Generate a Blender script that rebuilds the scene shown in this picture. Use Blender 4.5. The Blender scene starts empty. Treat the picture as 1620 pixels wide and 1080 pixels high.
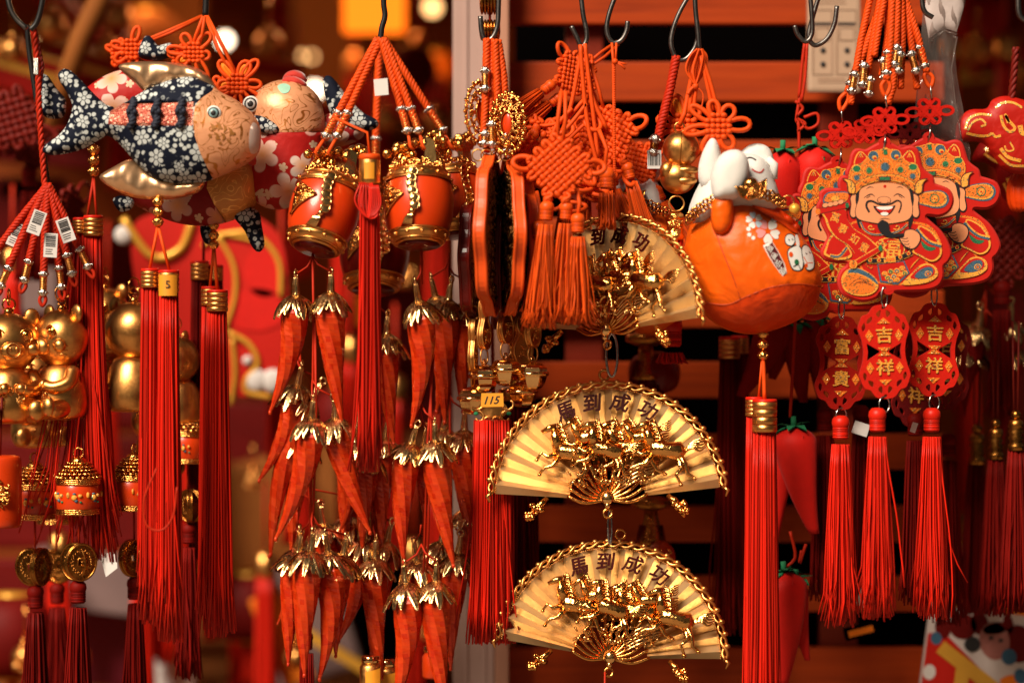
import bpy, bmesh, math, random
import numpy as np
from mathutils import Vector, Matrix, Euler, noise
from mathutils.geometry import delaunay_2d_cdt, tessellate_polygon
PI = math.pi
random.seed(11)
scene = bpy.context.scene
COL = scene.collection
S = 0.0004            # metres per photo pixel in the plane the goods hang in
D = 1.5               # camera to that plane

# ------------------------------------------------------------------ camera, world, sun, exposure
cam = bpy.data.cameras.new('camera')
cam.sensor_width = 36
cam.lens = 36 * D / (1620 * S)
cam.clip_start = .05
cam.clip_end = 60
cam.dof.use_dof = True
cam.dof.focus_distance = D - .005
cam.dof.aperture_fstop = 2.4
camo = bpy.data.objects.new('camera', cam)
camo.location = (0, -D, 0)
camo.rotation_euler = (PI / 2, 0, 0)
COL.objects.link(camo)
scene.camera = camo

SUN_DIR = Vector((-.42, -.66, .70)).normalized()       # towards the light
w = bpy.data.worlds.new('World')
scene.world = w
w.use_nodes = True
nt = w.node_tree
nt.nodes.clear()
sky = nt.nodes.new('ShaderNodeTexSky')
sky.sky_type = 'NISHITA'
sky.sun_disc = False
sky.sun_elevation = math.asin(SUN_DIR.z)
sky.sun_rotation = math.atan2(SUN_DIR.x, SUN_DIR.y)
sky.dust_density = 4
hs = nt.nodes.new('ShaderNodeHueSaturation')
hs.inputs['Saturation'].default_value = .25
wm = nt.nodes.new('ShaderNodeMix')
wm.data_type = 'RGBA'
wm.blend_type = 'MULTIPLY'
wm.inputs[0].default_value = 1
wm.inputs[7].default_value = (1, .84, .66, 1)
bg = nt.nodes.new('ShaderNodeBackground')
bg.inputs[1].default_value = .015
wo = nt.nodes.new('ShaderNodeOutputWorld')
nt.links.new(sky.outputs[0], hs.inputs['Color'])
nt.links.new(hs.outputs[0], wm.inputs[6])
nt.links.new(wm.outputs[2], bg.inputs[0])
nt.links.new(bg.outputs[0], wo.inputs[0])
sun = bpy.data.lights.new('sun', 'SUN')
sun.energy = 5.0
sun.angle = math.radians(24)
sun.color = (1, .86, .68)
suno = bpy.data.objects.new('sun', sun)
suno.rotation_euler = (-SUN_DIR).to_track_quat('-Z', 'Y').to_euler()
COL.objects.link(suno)
vs = scene.view_settings
scene.display_settings.display_device = 'sRGB'
vs.view_transform = 'Standard'
vs.look = 'None'
vs.exposure = .22
vs.gamma = 1
vs.use_curve_mapping = False
cy = scene.cycles
cy.use_denoising = True
cy.max_bounces = 8
cy.diffuse_bounces = 4
cy.glossy_bounces = 4
cy.sample_clamp_indirect = 6
cy.caustics_reflective = False
cy.caustics_refractive = False

# ------------------------------------------------------------------ helpers
def P(px, py, d=0.0):
    k = (D + d) / D * S
    return Vector(((px - 810) * k, d, (540 - py) * k))

def thing(name, label, cat, px, py, d=0.0, group=None, kind=None):
    o = bpy.data.objects.new(name, None)
    o.empty_display_size = .01
    COL.objects.link(o)
    o.location = P(px, py, d)
    o['label'] = label
    o['category'] = cat
    if group: o['group'] = group
    if kind: o['kind'] = kind
    o['kk'] = (D + d) / D
    return o

def dup(root, label, px, py, d, rz=0.0, ry=0.0, sc=1.0, group=None, rx=0.0):
    r = root.copy()
    COL.objects.link(r)
    k = (D + d) / D
    r.location = P(px, py, d)
    f = sc * k / root['kk']
    r.scale = (f, f, f)
    r.rotation_euler = (rx, ry, rz)
    r['label'] = label
    if group: r['group'] = group
    for ch in list(root.children):
        c = ch.copy()
        COL.objects.link(c)
        c.parent = r
        for g in ch.children:
            e = g.copy()
            COL.objects.link(e)
            e.parent = c
    return r

def cr(pts, n=6, closed=False):
    """Catmull-Rom through pts (2-D or 3-D tuples)"""
    pts = [np.array(p, float) for p in pts]
    N = len(pts)
    out = []
    rng = range(N) if closed else range(N - 1)
    for i in rng:
        if closed:
            a, b, c, d = pts[i - 1], pts[i], pts[(i + 1) % N], pts[(i + 2) % N]
        else:
            b, c = pts[i], pts[i + 1]
            a = pts[i - 1] if i > 0 else 2 * b - c
            d = pts[i + 2] if i + 2 < N else 2 * c - b
        for j in range(n):
            t = j / n
            out.append(.5 * (2 * b + (c - a) * t + (2 * a - 5 * b + 4 * c - d) * t * t + (3 * b - a - 3 * c + d) * t ** 3))
    if not closed: out.append(pts[-1])
    return [tuple(float(x) for x in p) for p in out]

def in_poly(x, z, poly):
    c = False
    j = len(poly) - 1
    for i in range(len(poly)):
        xi, zi = poly[i][0], poly[i][1]
        xj, zj = poly[j][0], poly[j][1]
        if (zi > z) != (zj > z) and x < (xj - xi) * (z - zi) / (zj - zi) + xi: c = not c
        j = i
    return c

def area2(poly):
    return .5 * sum(poly[i - 1][0] * poly[i][1] - poly[i][0] * poly[i - 1][1] for i in range(len(poly)))

def ell(cx, cz, a, b=None, n=20, rot=0.0, a0=0.0, a1=2 * PI):
    b = a if b is None else b
    full = abs(a1 - a0 - 2 * PI) < 1e-6
    m = n if full else n + 1
    r = []
    for i in range(m):
        t = a0 + (a1 - a0) * i / n
        x, z = a * math.cos(t), b * math.sin(t)
        r.append((cx + x * math.cos(rot) - z * math.sin(rot), cz + x * math.sin(rot) + z * math.cos(rot)))
    return r

def stroke(pts, w0, w1=None, taper=False):
    """2-D polyline -> closed outline of a brush stroke"""
    w1 = w0 if w1 is None else w1
    n = len(pts)
    L, R = [], []
    for i, p in enumerate(pts):
        a = pts[max(i - 1, 0)]
        b = pts[min(i + 1, n - 1)]
        dx, dz = b[0] - a[0], b[1] - a[1]
        l = math.hypot(dx, dz) or 1
        t = i / (n - 1)
        wd = (w0 + (w1 - w0) * t) / 2
        if taper: wd *= max(.15, math.sin(PI * (t * .92 + .04)))
        L.append((p[0] - dz / l * wd, p[1] + dx / l * wd))
        R.append((p[0] + dz / l * wd, p[1] - dx / l * wd))
    return L + R[::-1]

class MB:
    """collects shapes in photo-pixel units: x right, y away from the camera, z up"""
    def __init__(s):
        s.v, s.f, s.m, s.sm = [], [], [], []
        s.M = Matrix.Identity(4)
    def add(s, vs, fs, m=0, smooth=True):
        b = len(s.v)
        if s.M == Matrix.Identity(4):
            s.v.extend((float(p[0]), float(p[1]), float(p[2])) for p in vs)
        else:
            s.v.extend(tuple(s.M @ Vector((float(p[0]), float(p[1]), float(p[2])))) for p in vs)
        s.f.extend(tuple(b + i for i in f) for f in fs)
        s.m.extend([m] * len(fs))
        s.sm.extend([smooth] * len(fs))
    def tube(s, pts, r=1.0, n=8, closed=False, m=0, flat=1.0):
        pts = [Vector(p) for p in pts]
        N = len(pts)
        rr = list(r) if hasattr(r, '__len__') else [r] * N
        if len(rr) != N: rr = list(np.interp(np.linspace(0, 1, N), np.linspace(0, 1, len(rr)), rr))
        T = []
        for i in range(N):
            if closed: t = pts[(i + 1) % N] - pts[i - 1]
            else: t = pts[min(i + 1, N - 1)] - pts[max(i - 1, 0)]
            T.append(t.normalized() if t.length > 1e-9 else Vector((0, 0, 1)))
        up = Vector((0, 1, 0)) if abs(T[0].y) < .9 else Vector((1, 0, 0))
        u = (up - T[0] * up.dot(T[0])).normalized()
        vs = []
        for i in range(N):
            u = u - T[i] * u.dot(T[i])
            u = u.normalized() if u.length > 1e-9 else T[i].orthogonal().normalized()
            v = T[i].cross(u)
            for j in range(n):
                a = 2 * PI * j / n
                vs.append(pts[i] + u * (math.cos(a) * rr[i] * flat) + v * (math.sin(a) * rr[i]))
        fs = []
        for i in range(N if closed else N - 1):
            i2 = (i + 1) % N
            for j in range(n):
                k = (j + 1) % n
                fs.append((i * n + j, i * n + k, i2 * n + k, i2 * n + j))
        if not closed:
            fs.append(tuple(range(n - 1, -1, -1)))
            fs.append(tuple((N - 1) * n + j for j in range(n)))
        s.add(vs, fs, m)
    def rope(s, pts, r, strands=3, pitch=None, m=0, n=6):
        """twisted cord: strands wound round a path"""
        pitch = pitch or r * 6
        P3 = [Vector(p) for p in pts]
        Ls = [0]
        for a, b in zip(P3, P3[1:]): Ls.append(Ls[-1] + (b - a).length)
        N = max(6, int(Ls[-1] / pitch * 7))
        q = []
        for i in range(N + 1):
            l = Ls[-1] * i / N
            k = max(j for j in range(len(Ls)) if Ls[j] <= l + 1e-9)
            k = min(k, len(P3) - 2)
            t = (l - Ls[k]) / ((Ls[k + 1] - Ls[k]) or 1)
            q.append(P3[k].lerp(P3[k + 1], t))
        for sx in range(strands):
            out = []
            u = None
            for i in range(N + 1):
                T = (q[min(i + 1, N)] - q[max(i - 1, 0)]).normalized()
                if u is None: u = (Vector((0, 1, 0)) if abs(T.y) < .9 else Vector((1, 0, 0)))
                u = (u - T * u.dot(T)).normalized()
                v = T.cross(u)
                a = 2 * PI * (Ls[-1] * i / N / pitch + sx / strands)
                out.append(q[i] + (u * math.cos(a) + v * math.sin(a)) * r * .52)
            s.tube(out, r * .56, n, m=m)
    def ball(s, c, r, u=16, v=10, m=0, rot=None):
        r = (r, r, r) if not hasattr(r, '__len__') else r
        R = rot or Matrix.Identity(3)
        c = Vector(c)
        vs = [c + R @ Vector((0, 0, r[2]))]
        for i in range(1, v):
            t = PI * i / v
            for j in range(u):
                a = 2 * PI * j / u
                vs.append(c + R @ Vector((r[0] * math.sin(t) * math.cos(a), r[1] * math.sin(t) * math.sin(a), r[2] * math.cos(t))))
        vs.append(c + R @ Vector((0, 0, -r[2])))
        fs = [(0, 1 + j, 1 + (j + 1) % u) for j in range(u)]
        for i in range(v - 2):
            for j in range(u):
                a = 1 + i * u
                b = a + u
                k = (j + 1) % u
                fs.append((a + j, b + j, b + k, a + k))
        a = 1 + (v - 2) * u
        fs += [(len(vs) - 1, a + (j + 1) % u, a + j) for j in range(u)]
        s.add(vs, fs, m)
    def lathe(s, prof, n=32, m=0, c=(0, 0, 0), smooth=True, caps=True):
        """profile of (radius, z) turned round a vertical axis"""
        vs = []
        for r, z in prof:
            for j in range(n):
                a = 2 * PI * j / n
                vs.append((c[0] + r * math.cos(a), c[1] + r * math.sin(a), c[2] + z))
        fs = []
        for i in range(len(prof) - 1):
            for j in range(n):
                k = (j + 1) % n
                fs.append((i * n + j, i * n + k, (i + 1) * n + k, (i + 1) * n + j))
        if caps:
            fs.append(tuple(range(n - 1, -1, -1)))
            fs.append(tuple((len(prof) - 1) * n + j for j in range(n)))
        s.add(vs, fs, m, smooth)
    def box(s, x0, x1, y0, y1, z0, z1, m=0, bev=0.0):
        if bev > 0:
            bm = bmesh.new()
            bmesh.ops.create_cube(bm, size=1)
            for v in bm.verts:
                v.co = Vector(((x0 + x1) / 2 + v.co.x * (x1 - x0), (y0 + y1) / 2 + v.co.y * (y1 - y0), (z0 + z1) / 2 + v.co.z * (z1 - z0)))
            bmesh.ops.bevel(bm, geom=bm.edges[:], offset=bev, segments=2, affect='EDGES', profile=.6)
            bm.verts.index_update()
            s.add([v.co.copy() for v in bm.verts], [[v.index for v in f.verts] for f in bm.faces], m, False)
            bm.free()
            return
        vs = [(x, y, z) for x in (x0, x1) for y in (y0, y1) for z in (z0, z1)]
        s.add(vs, [(0, 1, 3, 2), (4, 6, 7, 5), (0, 4, 5, 1), (2, 3, 7, 6), (0, 2, 6, 4), (1, 5, 7, 3)], m, False)
    def prism(s, loops, y0, y1, m=0, bev=0.0, ms=None):
        """flat board: outline (plus holes) in x,z; front face at y0 (near), back at y1"""
        if not hasattr(loops[0][0], '__len__'): loops = [loops]
        ms = m if ms is None else ms
        L = []
        for i, lp in enumerate(loops):
            lp = [tuple(p[:2]) for p in lp]
            if (area2(lp) > 0) != (i == 0): lp = lp[::-1]
            L.append(lp)
        tris = tessellate_polygon([[Vector((p[0], p[1], 0)) for p in lp] for lp in L])
        flat = [p for lp in L for p in lp]
        n = len(flat)
        def orient(t):
            a, b, c = (flat[i] for i in t)
            return t if (b[0] - a[0]) * (c[1] - a[1]) - (b[1] - a[1]) * (c[0] - a[0]) > 0 else (t[0], t[2], t[1])
        tris = [orient(t) for t in tris]
        s.add([(p[0], y0, p[1]) for p in flat], [tuple(t) for t in tris], m, False)
        s.add([(p[0], y1, p[1]) for p in flat], [tuple(t[::-1]) for t in tris], ms, False)
        b = 0
        for lp in L:
            k = len(lp)
            s.add([(p[0], y0, p[1]) for p in lp] + [(p[0], y1, p[1]) for p in lp],
                  [(i, i + k, (i + 1) % k + k, (i + 1) % k) for i in range(k)], ms, False)
            b += k
    def text(s, body, size, cx, cz, y0, depth, rot=0.0, m=0, bold=0.0, sx=1.0, shear=0.0):
        c = bpy.data.curves.new('lettering', 'FONT')
        c.body = body
        c.size = size
        c.align_x = 'CENTER'
        c.align_y = 'CENTER'
        c.extrude = depth / 2
        c.shear = shear
        c.resolution_u = 4
        o = bpy.data.objects.new('lettering', c)
        COL.objects.link(o)
        me = bpy.data.meshes.new_from_object(o.evaluated_get(bpy.context.evaluated_depsgraph_get()))
        co = [v.co for v in me.vertices]
        mx = (min(v.x for v in co) + max(v.x for v in co)) / 2
        my = (min(v.y for v in co) + max(v.y for v in co)) / 2
        ca, sa = math.cos(rot), math.sin(rot)
        vs = []
        for v in co:
            x, z = (v.x - mx) * sx, v.y - my
            vs.append((cx + x * ca - z * sa, y0 - v.z, cz + x * sa + z * ca))
        w_ = bold * size * .3
        for i, (dx, dz) in enumerate(((0, 0), (w_, .2 * w_), (-w_, -.2 * w_), (0, w_ * .8), (.3 * w_, -w_ * .8)) if bold else ((0, 0),)):
            s.add([(x + dx, y + .03 * i, z + dz) for x, y, z in vs], [tuple(p.vertices) for p in me.polygons], m, False)
        bpy.data.objects.remove(o)
        bpy.data.curves.remove(c)
        bpy.data.meshes.remove(me)
    def ring(s, c, r, t, axis='y', n=20, m=0, k=6, rot=0.0):
        pts = []
        for i in range(n):
            a = 2 * PI * i / n
            x, z = r * math.cos(a), r * math.sin(a)
            if axis == 'y': p = (x, 0, z)
            elif axis == 'x': p = (0, x, z)
            else: p = (x, z, 0)
            if rot: p = (p[0] * math.cos(rot) - p[1] * math.sin(rot), p[0] * math.sin(rot) + p[1] * math.cos(rot), p[2])
            pts.append((c[0] + p[0], c[1] + p[1], c[2] + p[2]))
        s.tube(pts, t, k, closed=True, m=m)
    def build(s, name, mats, parent=None, k=None, label=None, weld=False):
        me = bpy.data.meshes.new(name)
        if k is None: k = parent_root(parent)['kk'] if parent else 1.0
        f = S * k
        me.from_pydata([(a * f, b * f, c * f) for a, b, c in s.v], [], s.f)
        mats = mats if isinstance(mats, (list, tuple)) else [mats]
        for mt in mats: me.materials.append(mt)
        me.polygons.foreach_set('material_index', s.m)
        me.polygons.foreach_set('use_smooth', s.sm)
        me.update()
        if weld:
            bm = bmesh.new(); bm.from_mesh(me); bmesh.ops.remove_doubles(bm, verts=bm.verts, dist=f * .05); drop_crumbs(bm); bm.to_mesh(me); bm.free()
        o = bpy.data.objects.new(name, me)
        COL.objects.link(o)
        if parent: o.parent = parent
        if label: o['label'] = label
        return o

def drop_crumbs(bm):
    seen, isl = set(), []
    for f0 in bm.faces:
        if f0 in seen: continue
        st, cur = [f0], []
        seen.add(f0)
        while st:
            f = st.pop()
            cur.append(f)
            for v in f.verts:
                for g in v.link_faces:
                    if g not in seen:
                        seen.add(g)
                        st.append(g)
        isl.append(cur)
    big = max(len(i) for i in isl)
    bad = [f for i in isl if len(i) < big * .2 for f in i]
    if bad: bmesh.ops.delete(bm, geom=bad, context='FACES')

def parent_root(o):
    while o.parent: o = o.parent
    return o

def one(name, label, cat, px, py, d, mb, mats, group=None, kind=None):
    """a thing that is one mesh"""
    k = (D + d) / D
    o = mb.build(name, mats, None, k)
    o.location = P(px, py, d)
    if kind: o['kind'] = kind
    if cat:
        o['label'] = label
        o['category'] = cat
    if group: o['group'] = group
    o['kk'] = k
    return o

class Pil:
    """stuffed shape from an outline: height falls to zero at the seam"""
    def __init__(s, outline, T, R, step=7, wr=None, y=0.0):
        s.o, s.T, s.R, s.step, s.wr, s.y = [tuple(p) for p in outline], T, R, step, wr, y
        a = np.array(s.o)
        s.a, s.b = a, np.roll(a, -1, 0)
    def dist(s, x, z):
        p = np.array((x, z))
        ab = s.b - s.a
        t = np.clip(((p - s.a) * ab).sum(1) / np.maximum((ab * ab).sum(1), 1e-9), 0, 1)
        q = s.a + ab * t[:, None]
        return float(np.sqrt(((q - p) ** 2).sum(1)).min())
    def h(s, x, z):
        t = min(s.dist(x, z) / s.R, 1)
        h = s.T * math.sqrt(max(0, 1 - (1 - t) ** 2))
        if s.wr: h *= s.wr(x, z)
        return h
    def grid(s, polys, step=None, ext=None):
        step = step or s.step
        V, Eg = [], []
        for lp in polys:
            b = len(V)
            V += [Vector(p) for p in lp]
            Eg += [(b + i, b + (i + 1) % len(lp)) for i in range(len(lp))]
        o = ext or s.o
        x0, x1 = min(p[0] for p in o), max(p[0] for p in o)
        z0, z1 = min(p[1] for p in o), max(p[1] for p in o)
        x = x0 + step * .5
        r = 0
        while x < x1:
            z = z0 + step * (.5 if r % 2 else .25)
            while z < z1:
                if in_poly(x, z, o) and s.dist(x, z) > step * .3: V.append(Vector((x, z)))
                z += step
            x += step * .9
            r += 1
        vc, _, fc, _, _, _ = delaunay_2d_cdt(V, Eg, [], 1, 1e-4)
        return vc, fc
    def mesh(s, mb, regions=(), sel=None, m=0, back=True, only=None):
        """regions: [(poly, material)]; only / sel: polygon that keeps (True) or drops (False) faces"""
        vc, fc = s.grid([s.o] + [r[0] for r in regions] + ([sel] if sel else []))
        H = [s.h(v.x, v.y) for v in vc]
        front = [(v.x, s.y - h, v.y) for v, h in zip(vc, H)]
        rear = [(v.x, s.y + h * .9, v.y) for v, h in zip(vc, H)]
        for sd, vs in ((0, front), (1, rear)):
            if sd and not back: break
            groups = {}
            for f in fc:
                c = sum((vc[i] for i in f), Vector((0, 0))) / len(f)
                if not in_poly(c.x, c.y, s.o): continue
                if sel and in_poly(c.x, c.y, sel) != only: continue
                mm = m
                for poly, rm in regions:
                    if in_poly(c.x, c.y, poly): mm = rm
                a = area2([vc[i] for i in f])
                f = list(f) if (a > 0) != bool(sd) else list(f)[::-1]
                groups.setdefault(mm, []).append(f)
            for mm, fs in groups.items(): mb.add(vs, fs, mm)
    def decal(s, mb, poly, m=0, off=.6, step=6):
        """print lying on the front surface"""
        poly = [tuple(p) for p in poly]
        vc, fc = s.grid([poly], step, poly)
        vs = [(v.x, s.y - s.h(v.x, v.y) - off, v.y) for v in vc]
        fs = []
        for f in fc:
            c = sum((vc[i] for i in f), Vector((0, 0))) / len(f)
            if not in_poly(c.x, c.y, poly): continue
            fs.append(list(f) if area2([vc[i] for i in f]) > 0 else list(f)[::-1])
        mb.add(vs, fs, m)

# ------------------------------------------------------------------ materials
class NT:
    def __init__(s, name):
        s.mat = bpy.data.materials.new(name)
        s.mat.use_nodes = True
        s.t = s.mat.node_tree
        s.b = s.t.nodes['Principled BSDF']
        s.out = s.t.nodes['Material Output']
        s.co = s.n('ShaderNodeTexCoord').outputs['Object']
        s._oi = None
    def n(s, ty, **kw):
        nd = s.t.nodes.new(ty)
        for k, v in kw.items(): setattr(nd, k, v)
        return nd
    def l(s, a, b): s.t.links.new(a, b)
    def put(s, sock, v):
        if hasattr(v, 'is_output'): s.l(v, sock)
        else: sock.default_value = v
    def m(s, op, a, b=0.0, c=0.0):
        nd = s.n('ShaderNodeMath', operation=op)
        s.put(nd.inputs[0], a)
        s.put(nd.inputs[1], b)
        s.put(nd.inputs[2], c)
        return nd.outputs[0]
    def noise(s, scale, detail=3, rough=.55, co=None, out=0, dist=0.0):
        nd = s.n('ShaderNodeTexNoise')
        nd.inputs['Scale'].default_value = scale
        nd.inputs['Detail'].default_value = detail
        nd.inputs['Roughness'].default_value = rough
        nd.inputs['Distortion'].default_value = dist
        s.l(co or s.co, nd.inputs['Vector'])
        return nd.outputs[out]
    def map(s, scale=(1, 1, 1), loc=(0, 0, 0), rot=(0, 0, 0), co=None):
        nd = s.n('ShaderNodeMapping')
        nd.inputs['Scale'].default_value = scale
        nd.inputs['Location'].default_value = loc
        nd.inputs['Rotation'].default_value = rot
        s.l(co or s.co, nd.inputs['Vector'])
        return nd.outputs[0]
    def mix(s, f, a, b, ty='MIX'):
        nd = s.n('ShaderNodeMix', data_type='RGBA', blend_type=ty)
        s.put(nd.inputs[0], f)
        for i, v in ((6, a), (7, b)): s.put(nd.inputs[i], v if hasattr(v, 'is_output') else (*v[:3], 1))
        return nd.outputs[2]
    def ramp(s, f, stops, interp='LINEAR'):
        nd = s.n('ShaderNodeValToRGB')
        cr_ = nd.color_ramp
        cr_.interpolation = interp
        while len(cr_.elements) < len(stops): cr_.elements.new(.5)
        for e, (p, c) in zip(cr_.elements, stops):
            e.position = p
            e.color = (*c, 1) if len(c) == 3 else c
        s.l(f, nd.inputs[0])
        return nd.outputs[0]
    def step(s, v, edge, soft=.03):
        nd = s.n('ShaderNodeMapRange')
        s.put(nd.inputs[0], v)
        nd.inputs[1].default_value = edge - soft
        nd.inputs[2].default_value = edge + soft
        return nd.outputs[0]
    def bump(s, h, strength=.3, dist=.0005, normal=None):
        nd = s.n('ShaderNodeBump')
        nd.inputs['Strength'].default_value = strength
        nd.inputs['Distance'].default_value = dist
        s.l(h, nd.inputs['Height'])
        if normal: s.l(normal, nd.inputs['Normal'])
        s.l(nd.outputs[0], s.b.inputs['Normal'])
        return nd.outputs[0]
    def isl(s):
        return s.n('ShaderNodeNewGeometry').outputs['Random Per Island']
    def rnd(s):
        return s.n('ShaderNodeObjectInfo').outputs['Random']
    def set(s, **kw):
        for k, v in kw.items(): s.put(s.b.inputs[k.replace('_', ' ')], v)
        return s.mat

def dk(c, f): return tuple(x * f for x in c)

def plain(name, c, rough=.5, metal=0.0, var=.18, vs_=300, bs=0.0, bsc=1500, bd=.0003, coat=0.0, sheen=0.0, spec=.5, aniso=0.0):
    t = NT(name)
    n = t.noise(vs_, 4)
    col = t.mix(n, dk(c, 1 - var), tuple(min(1, x * (1 + var)) for x in c))
    rr = t.m('ADD', t.m('MULTIPLY', t.noise(vs_ * 2.3, 3), .16), rough - .08)
    if bs: t.bump(t.noise(bsc, 4), bs, bd)
    t.set(Base_Color=col, Roughness=rr, Metallic=metal, Coat_Weight=coat, Sheen_Weight=sheen, Specular_IOR_Level=spec)
    return t.mat

def thread_mat(name, c, rough=.42, lo=.55, hi=1.35, sheen=.05, spec=.25):
    t = NT(name)
    f = t.isl()
    col = t.mix(f, dk(c, lo), tuple(min(1, x * hi) for x in c))
    wv = t.map((900, 900, 60))
    t.bump(t.noise(1.0, 2, co=wv), .25, .0002)
    t.set(Base_Color=col, Roughness=rough, Sheen_Weight=sheen, Sheen_Tint=(1, .3, .15, 1), Specular_IOR_Level=spec)
    return t.mat

def cord_mat(name, c, rough=.55):
    t = NT(name)
    f = t.noise(250, 3)
    col = t.mix(f, dk(c, .75), tuple(min(1, x * 1.15) for x in c))
    t.bump(t.noise(2600, 2, co=t.map((1, 1, .35))), .35, .0003)
    t.set(Base_Color=col, Roughness=rough, Sheen_Weight=.05, Sheen_Tint=(1, .4, .1, 1), Specular_IOR_Level=.2)
    return t.mat

def gold_mat(name, c=(1, .39, .095), rough=.14, bs=.25, bsc=500, bd=.0006, lo=.6):
    t = NT(name)
    n = t.noise(160, 4)
    col = t.mix(n, dk(c, lo), tuple(min(1, x * 1.12) for x in c))
    t.bump(t.noise(bsc, 3), bs, bd)
    rr = t.m('ADD', t.m('ADD', t.m('MULTIPLY', t.noise(700, 3), .16), rough - .09), t.m('MULTIPLY', t.step(t.noise(45, 5, .7), .58, .08), .16))
    t.set(Base_Color=col, Metallic=1.0, Roughness=rr)
    return t.mat

RED = (.56, .012, .004)
M = {}
M['thread_red'] = thread_mat('red_silk_thread', (.64, .014, .004))
M['thread_orange'] = thread_mat('orange_red_silk_thread', (.82, .085, .006))
M['thread_dark'] = thread_mat('shaded_red_thread', (.17, .004, .002), .6, spec=.1, sheen=0.0)  # red thread with the shade put into its colour, for tassels further back
M['cord_orange'] = cord_mat('orange_cord', (.80, .078, .005))
M['cord_red'] = cord_mat('red_cord', (.52, .022, .004))
M['cord_dark'] = cord_mat('shaded_red_cord', (.16, .006, .003))  # red cord darkened in colour for knots and strings in shade
M['cord_yellow'] = cord_mat('yellow_orange_cord', (.86, .22, .012))
M['gold'] = gold_mat('polished_gold')
M['gold_bright'] = gold_mat('shiny_gold', (1, .55, .21), .11, .15, lo=.8)
M['gold_petal'] = gold_mat('bright_petal_gold', (1, .58, .25), .19, .3, 500, .0008, .8)
M['gold_satin'] = gold_mat('satin_gold', (1, .43, .12), .32, .2, 2500, .0003, .5)
M['gold_chased'] = gold_mat('chased_horse_gold', (1, .46, .13), .11, .55, 300, .0016, .7)
M['gold_dark'] = gold_mat('antique_gold', (.5, .2, .04), .28, .3)
M['gold_rough'] = gold_mat('chased_gold', (1, .43, .11), .15, .55, 500, .0014, .6)
M['silver'] = gold_mat('silver_bead', (.75, .72, .68), .22, .5, 2500, .0006)
M['wire'] = gold_mat('steel_wire', (.20, .18, .17), .35, .1)
M['wire_black'] = plain('black_wire', (.012, .010, .010), .4)
M['wire_steel'] = gold_mat('bright_wire', (.62, .58, .54), .22, .1)
M['white_tag'] = plain('white_paper_tag', (.74, .70, .68), .45, var=.06)
M['ink'] = plain('black_ink', (.012, .010, .012), .6, var=.1)
M['price'] = plain('orange_price_sticker', (.86, .33, .02), .5, var=.05)
M['felt_red'] = plain('red_felt', (.56, .012, .005), .85, var=.25, vs_=600, bs=.5, bsc=3500, spec=.12)
M['felt_mid'] = plain('shaded_red_felt', (.34, .008, .004), .85, var=.25, vs_=600, bs=.5, bsc=3500, spec=.1)  # red felt part darkened, shade painted in for the left pendant
M['felt_dark'] = plain('deep_shaded_red_felt', (.16, .004, .004), .85, var=.25, vs_=600, bs=.5, bsc=3500, spec=.2)  # red felt with deep shade in its colour, for pieces hanging behind
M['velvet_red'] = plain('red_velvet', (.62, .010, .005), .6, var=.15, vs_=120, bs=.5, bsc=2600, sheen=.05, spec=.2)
M['velvet_dark'] = plain('shaded_red_velvet', (.24, .005, .004), .65, var=.2, vs_=120, bs=.4, bsc=2600, spec=.1)  # velvet darkened as painted shade on the rear peppers, horn and chilies
M['green'] = plain('green_felt', (.010, .20, .075), .8, var=.25, vs_=500, bs=.4, bsc=3000)
M['card_red'] = plain('printed_red', (.52, .011, .005), .45, var=.08, spec=.3)
M['card_edge'] = plain('red_board_edge', (.50, .010, .005), .7, var=.15, vs_=500, bs=.4, bsc=3000)
def glitter(name, c, g=(.95, .62, .2)):
    t = NT(name)
    v = t.n('ShaderNodeTexVoronoi')
    v.inputs['Scale'].default_value = 1500
    t.l(t.co, v.inputs['Vector'])
    sp = t.n('ShaderNodeSeparateColor')
    t.l(v.outputs['Color'], sp.inputs[0])
    f = t.step(sp.outputs[0], .84, .02)
    t.set(Base_Color=t.mix(f, c, g), Metallic=t.m('MULTIPLY', f, .9), Roughness=t.m('SUBTRACT', .45, t.m('MULTIPLY', f, .25)))
    t.bump(v.outputs['Distance'], .5, .0003)
    return t.mat
M['p_orange'] = glitter('glitter_orange', (.82, .17, .010))
M['p_yellow'] = glitter('glitter_yellow', (.86, .36, .04), (1, .8, .4))
M['p_blue'] = glitter('printed_blue', (.04, .11, .18), (.3, .45, .5))
M['p_green'] = glitter('printed_green', (.012, .16, .06), (.2, .5, .3))
M['p_skin'] = plain('printed_skin', (.80, .30, .13), .5, var=.05)
M['p_pink'] = plain('printed_pink', (.85, .30, .30), .5, var=.05)
M['p_white'] = plain('printed_white', (.82, .80, .76), .5, var=.04)
M['p_black'] = plain('printed_black', (.010, .009, .012), .45, var=.1)
M['p_maroon'] = plain('printed_maroon', (.13, .012, .016), .5, var=.1)
M['fan_ink'] = plain('deep_red_lacquer', (.05, .002, .0015), .45, var=.2, spec=.12)
M['white_plush'] = plain('white_plush', (.80, .77, .74), .8, var=.05, vs_=400, bs=.5, bsc=4000, sheen=.3, spec=.2)
M['satin_orange'] = None
M['lips'] = plain('red_velvet_lips', (.55, .018, .006), .75, var=.15, sheen=.4)

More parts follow.
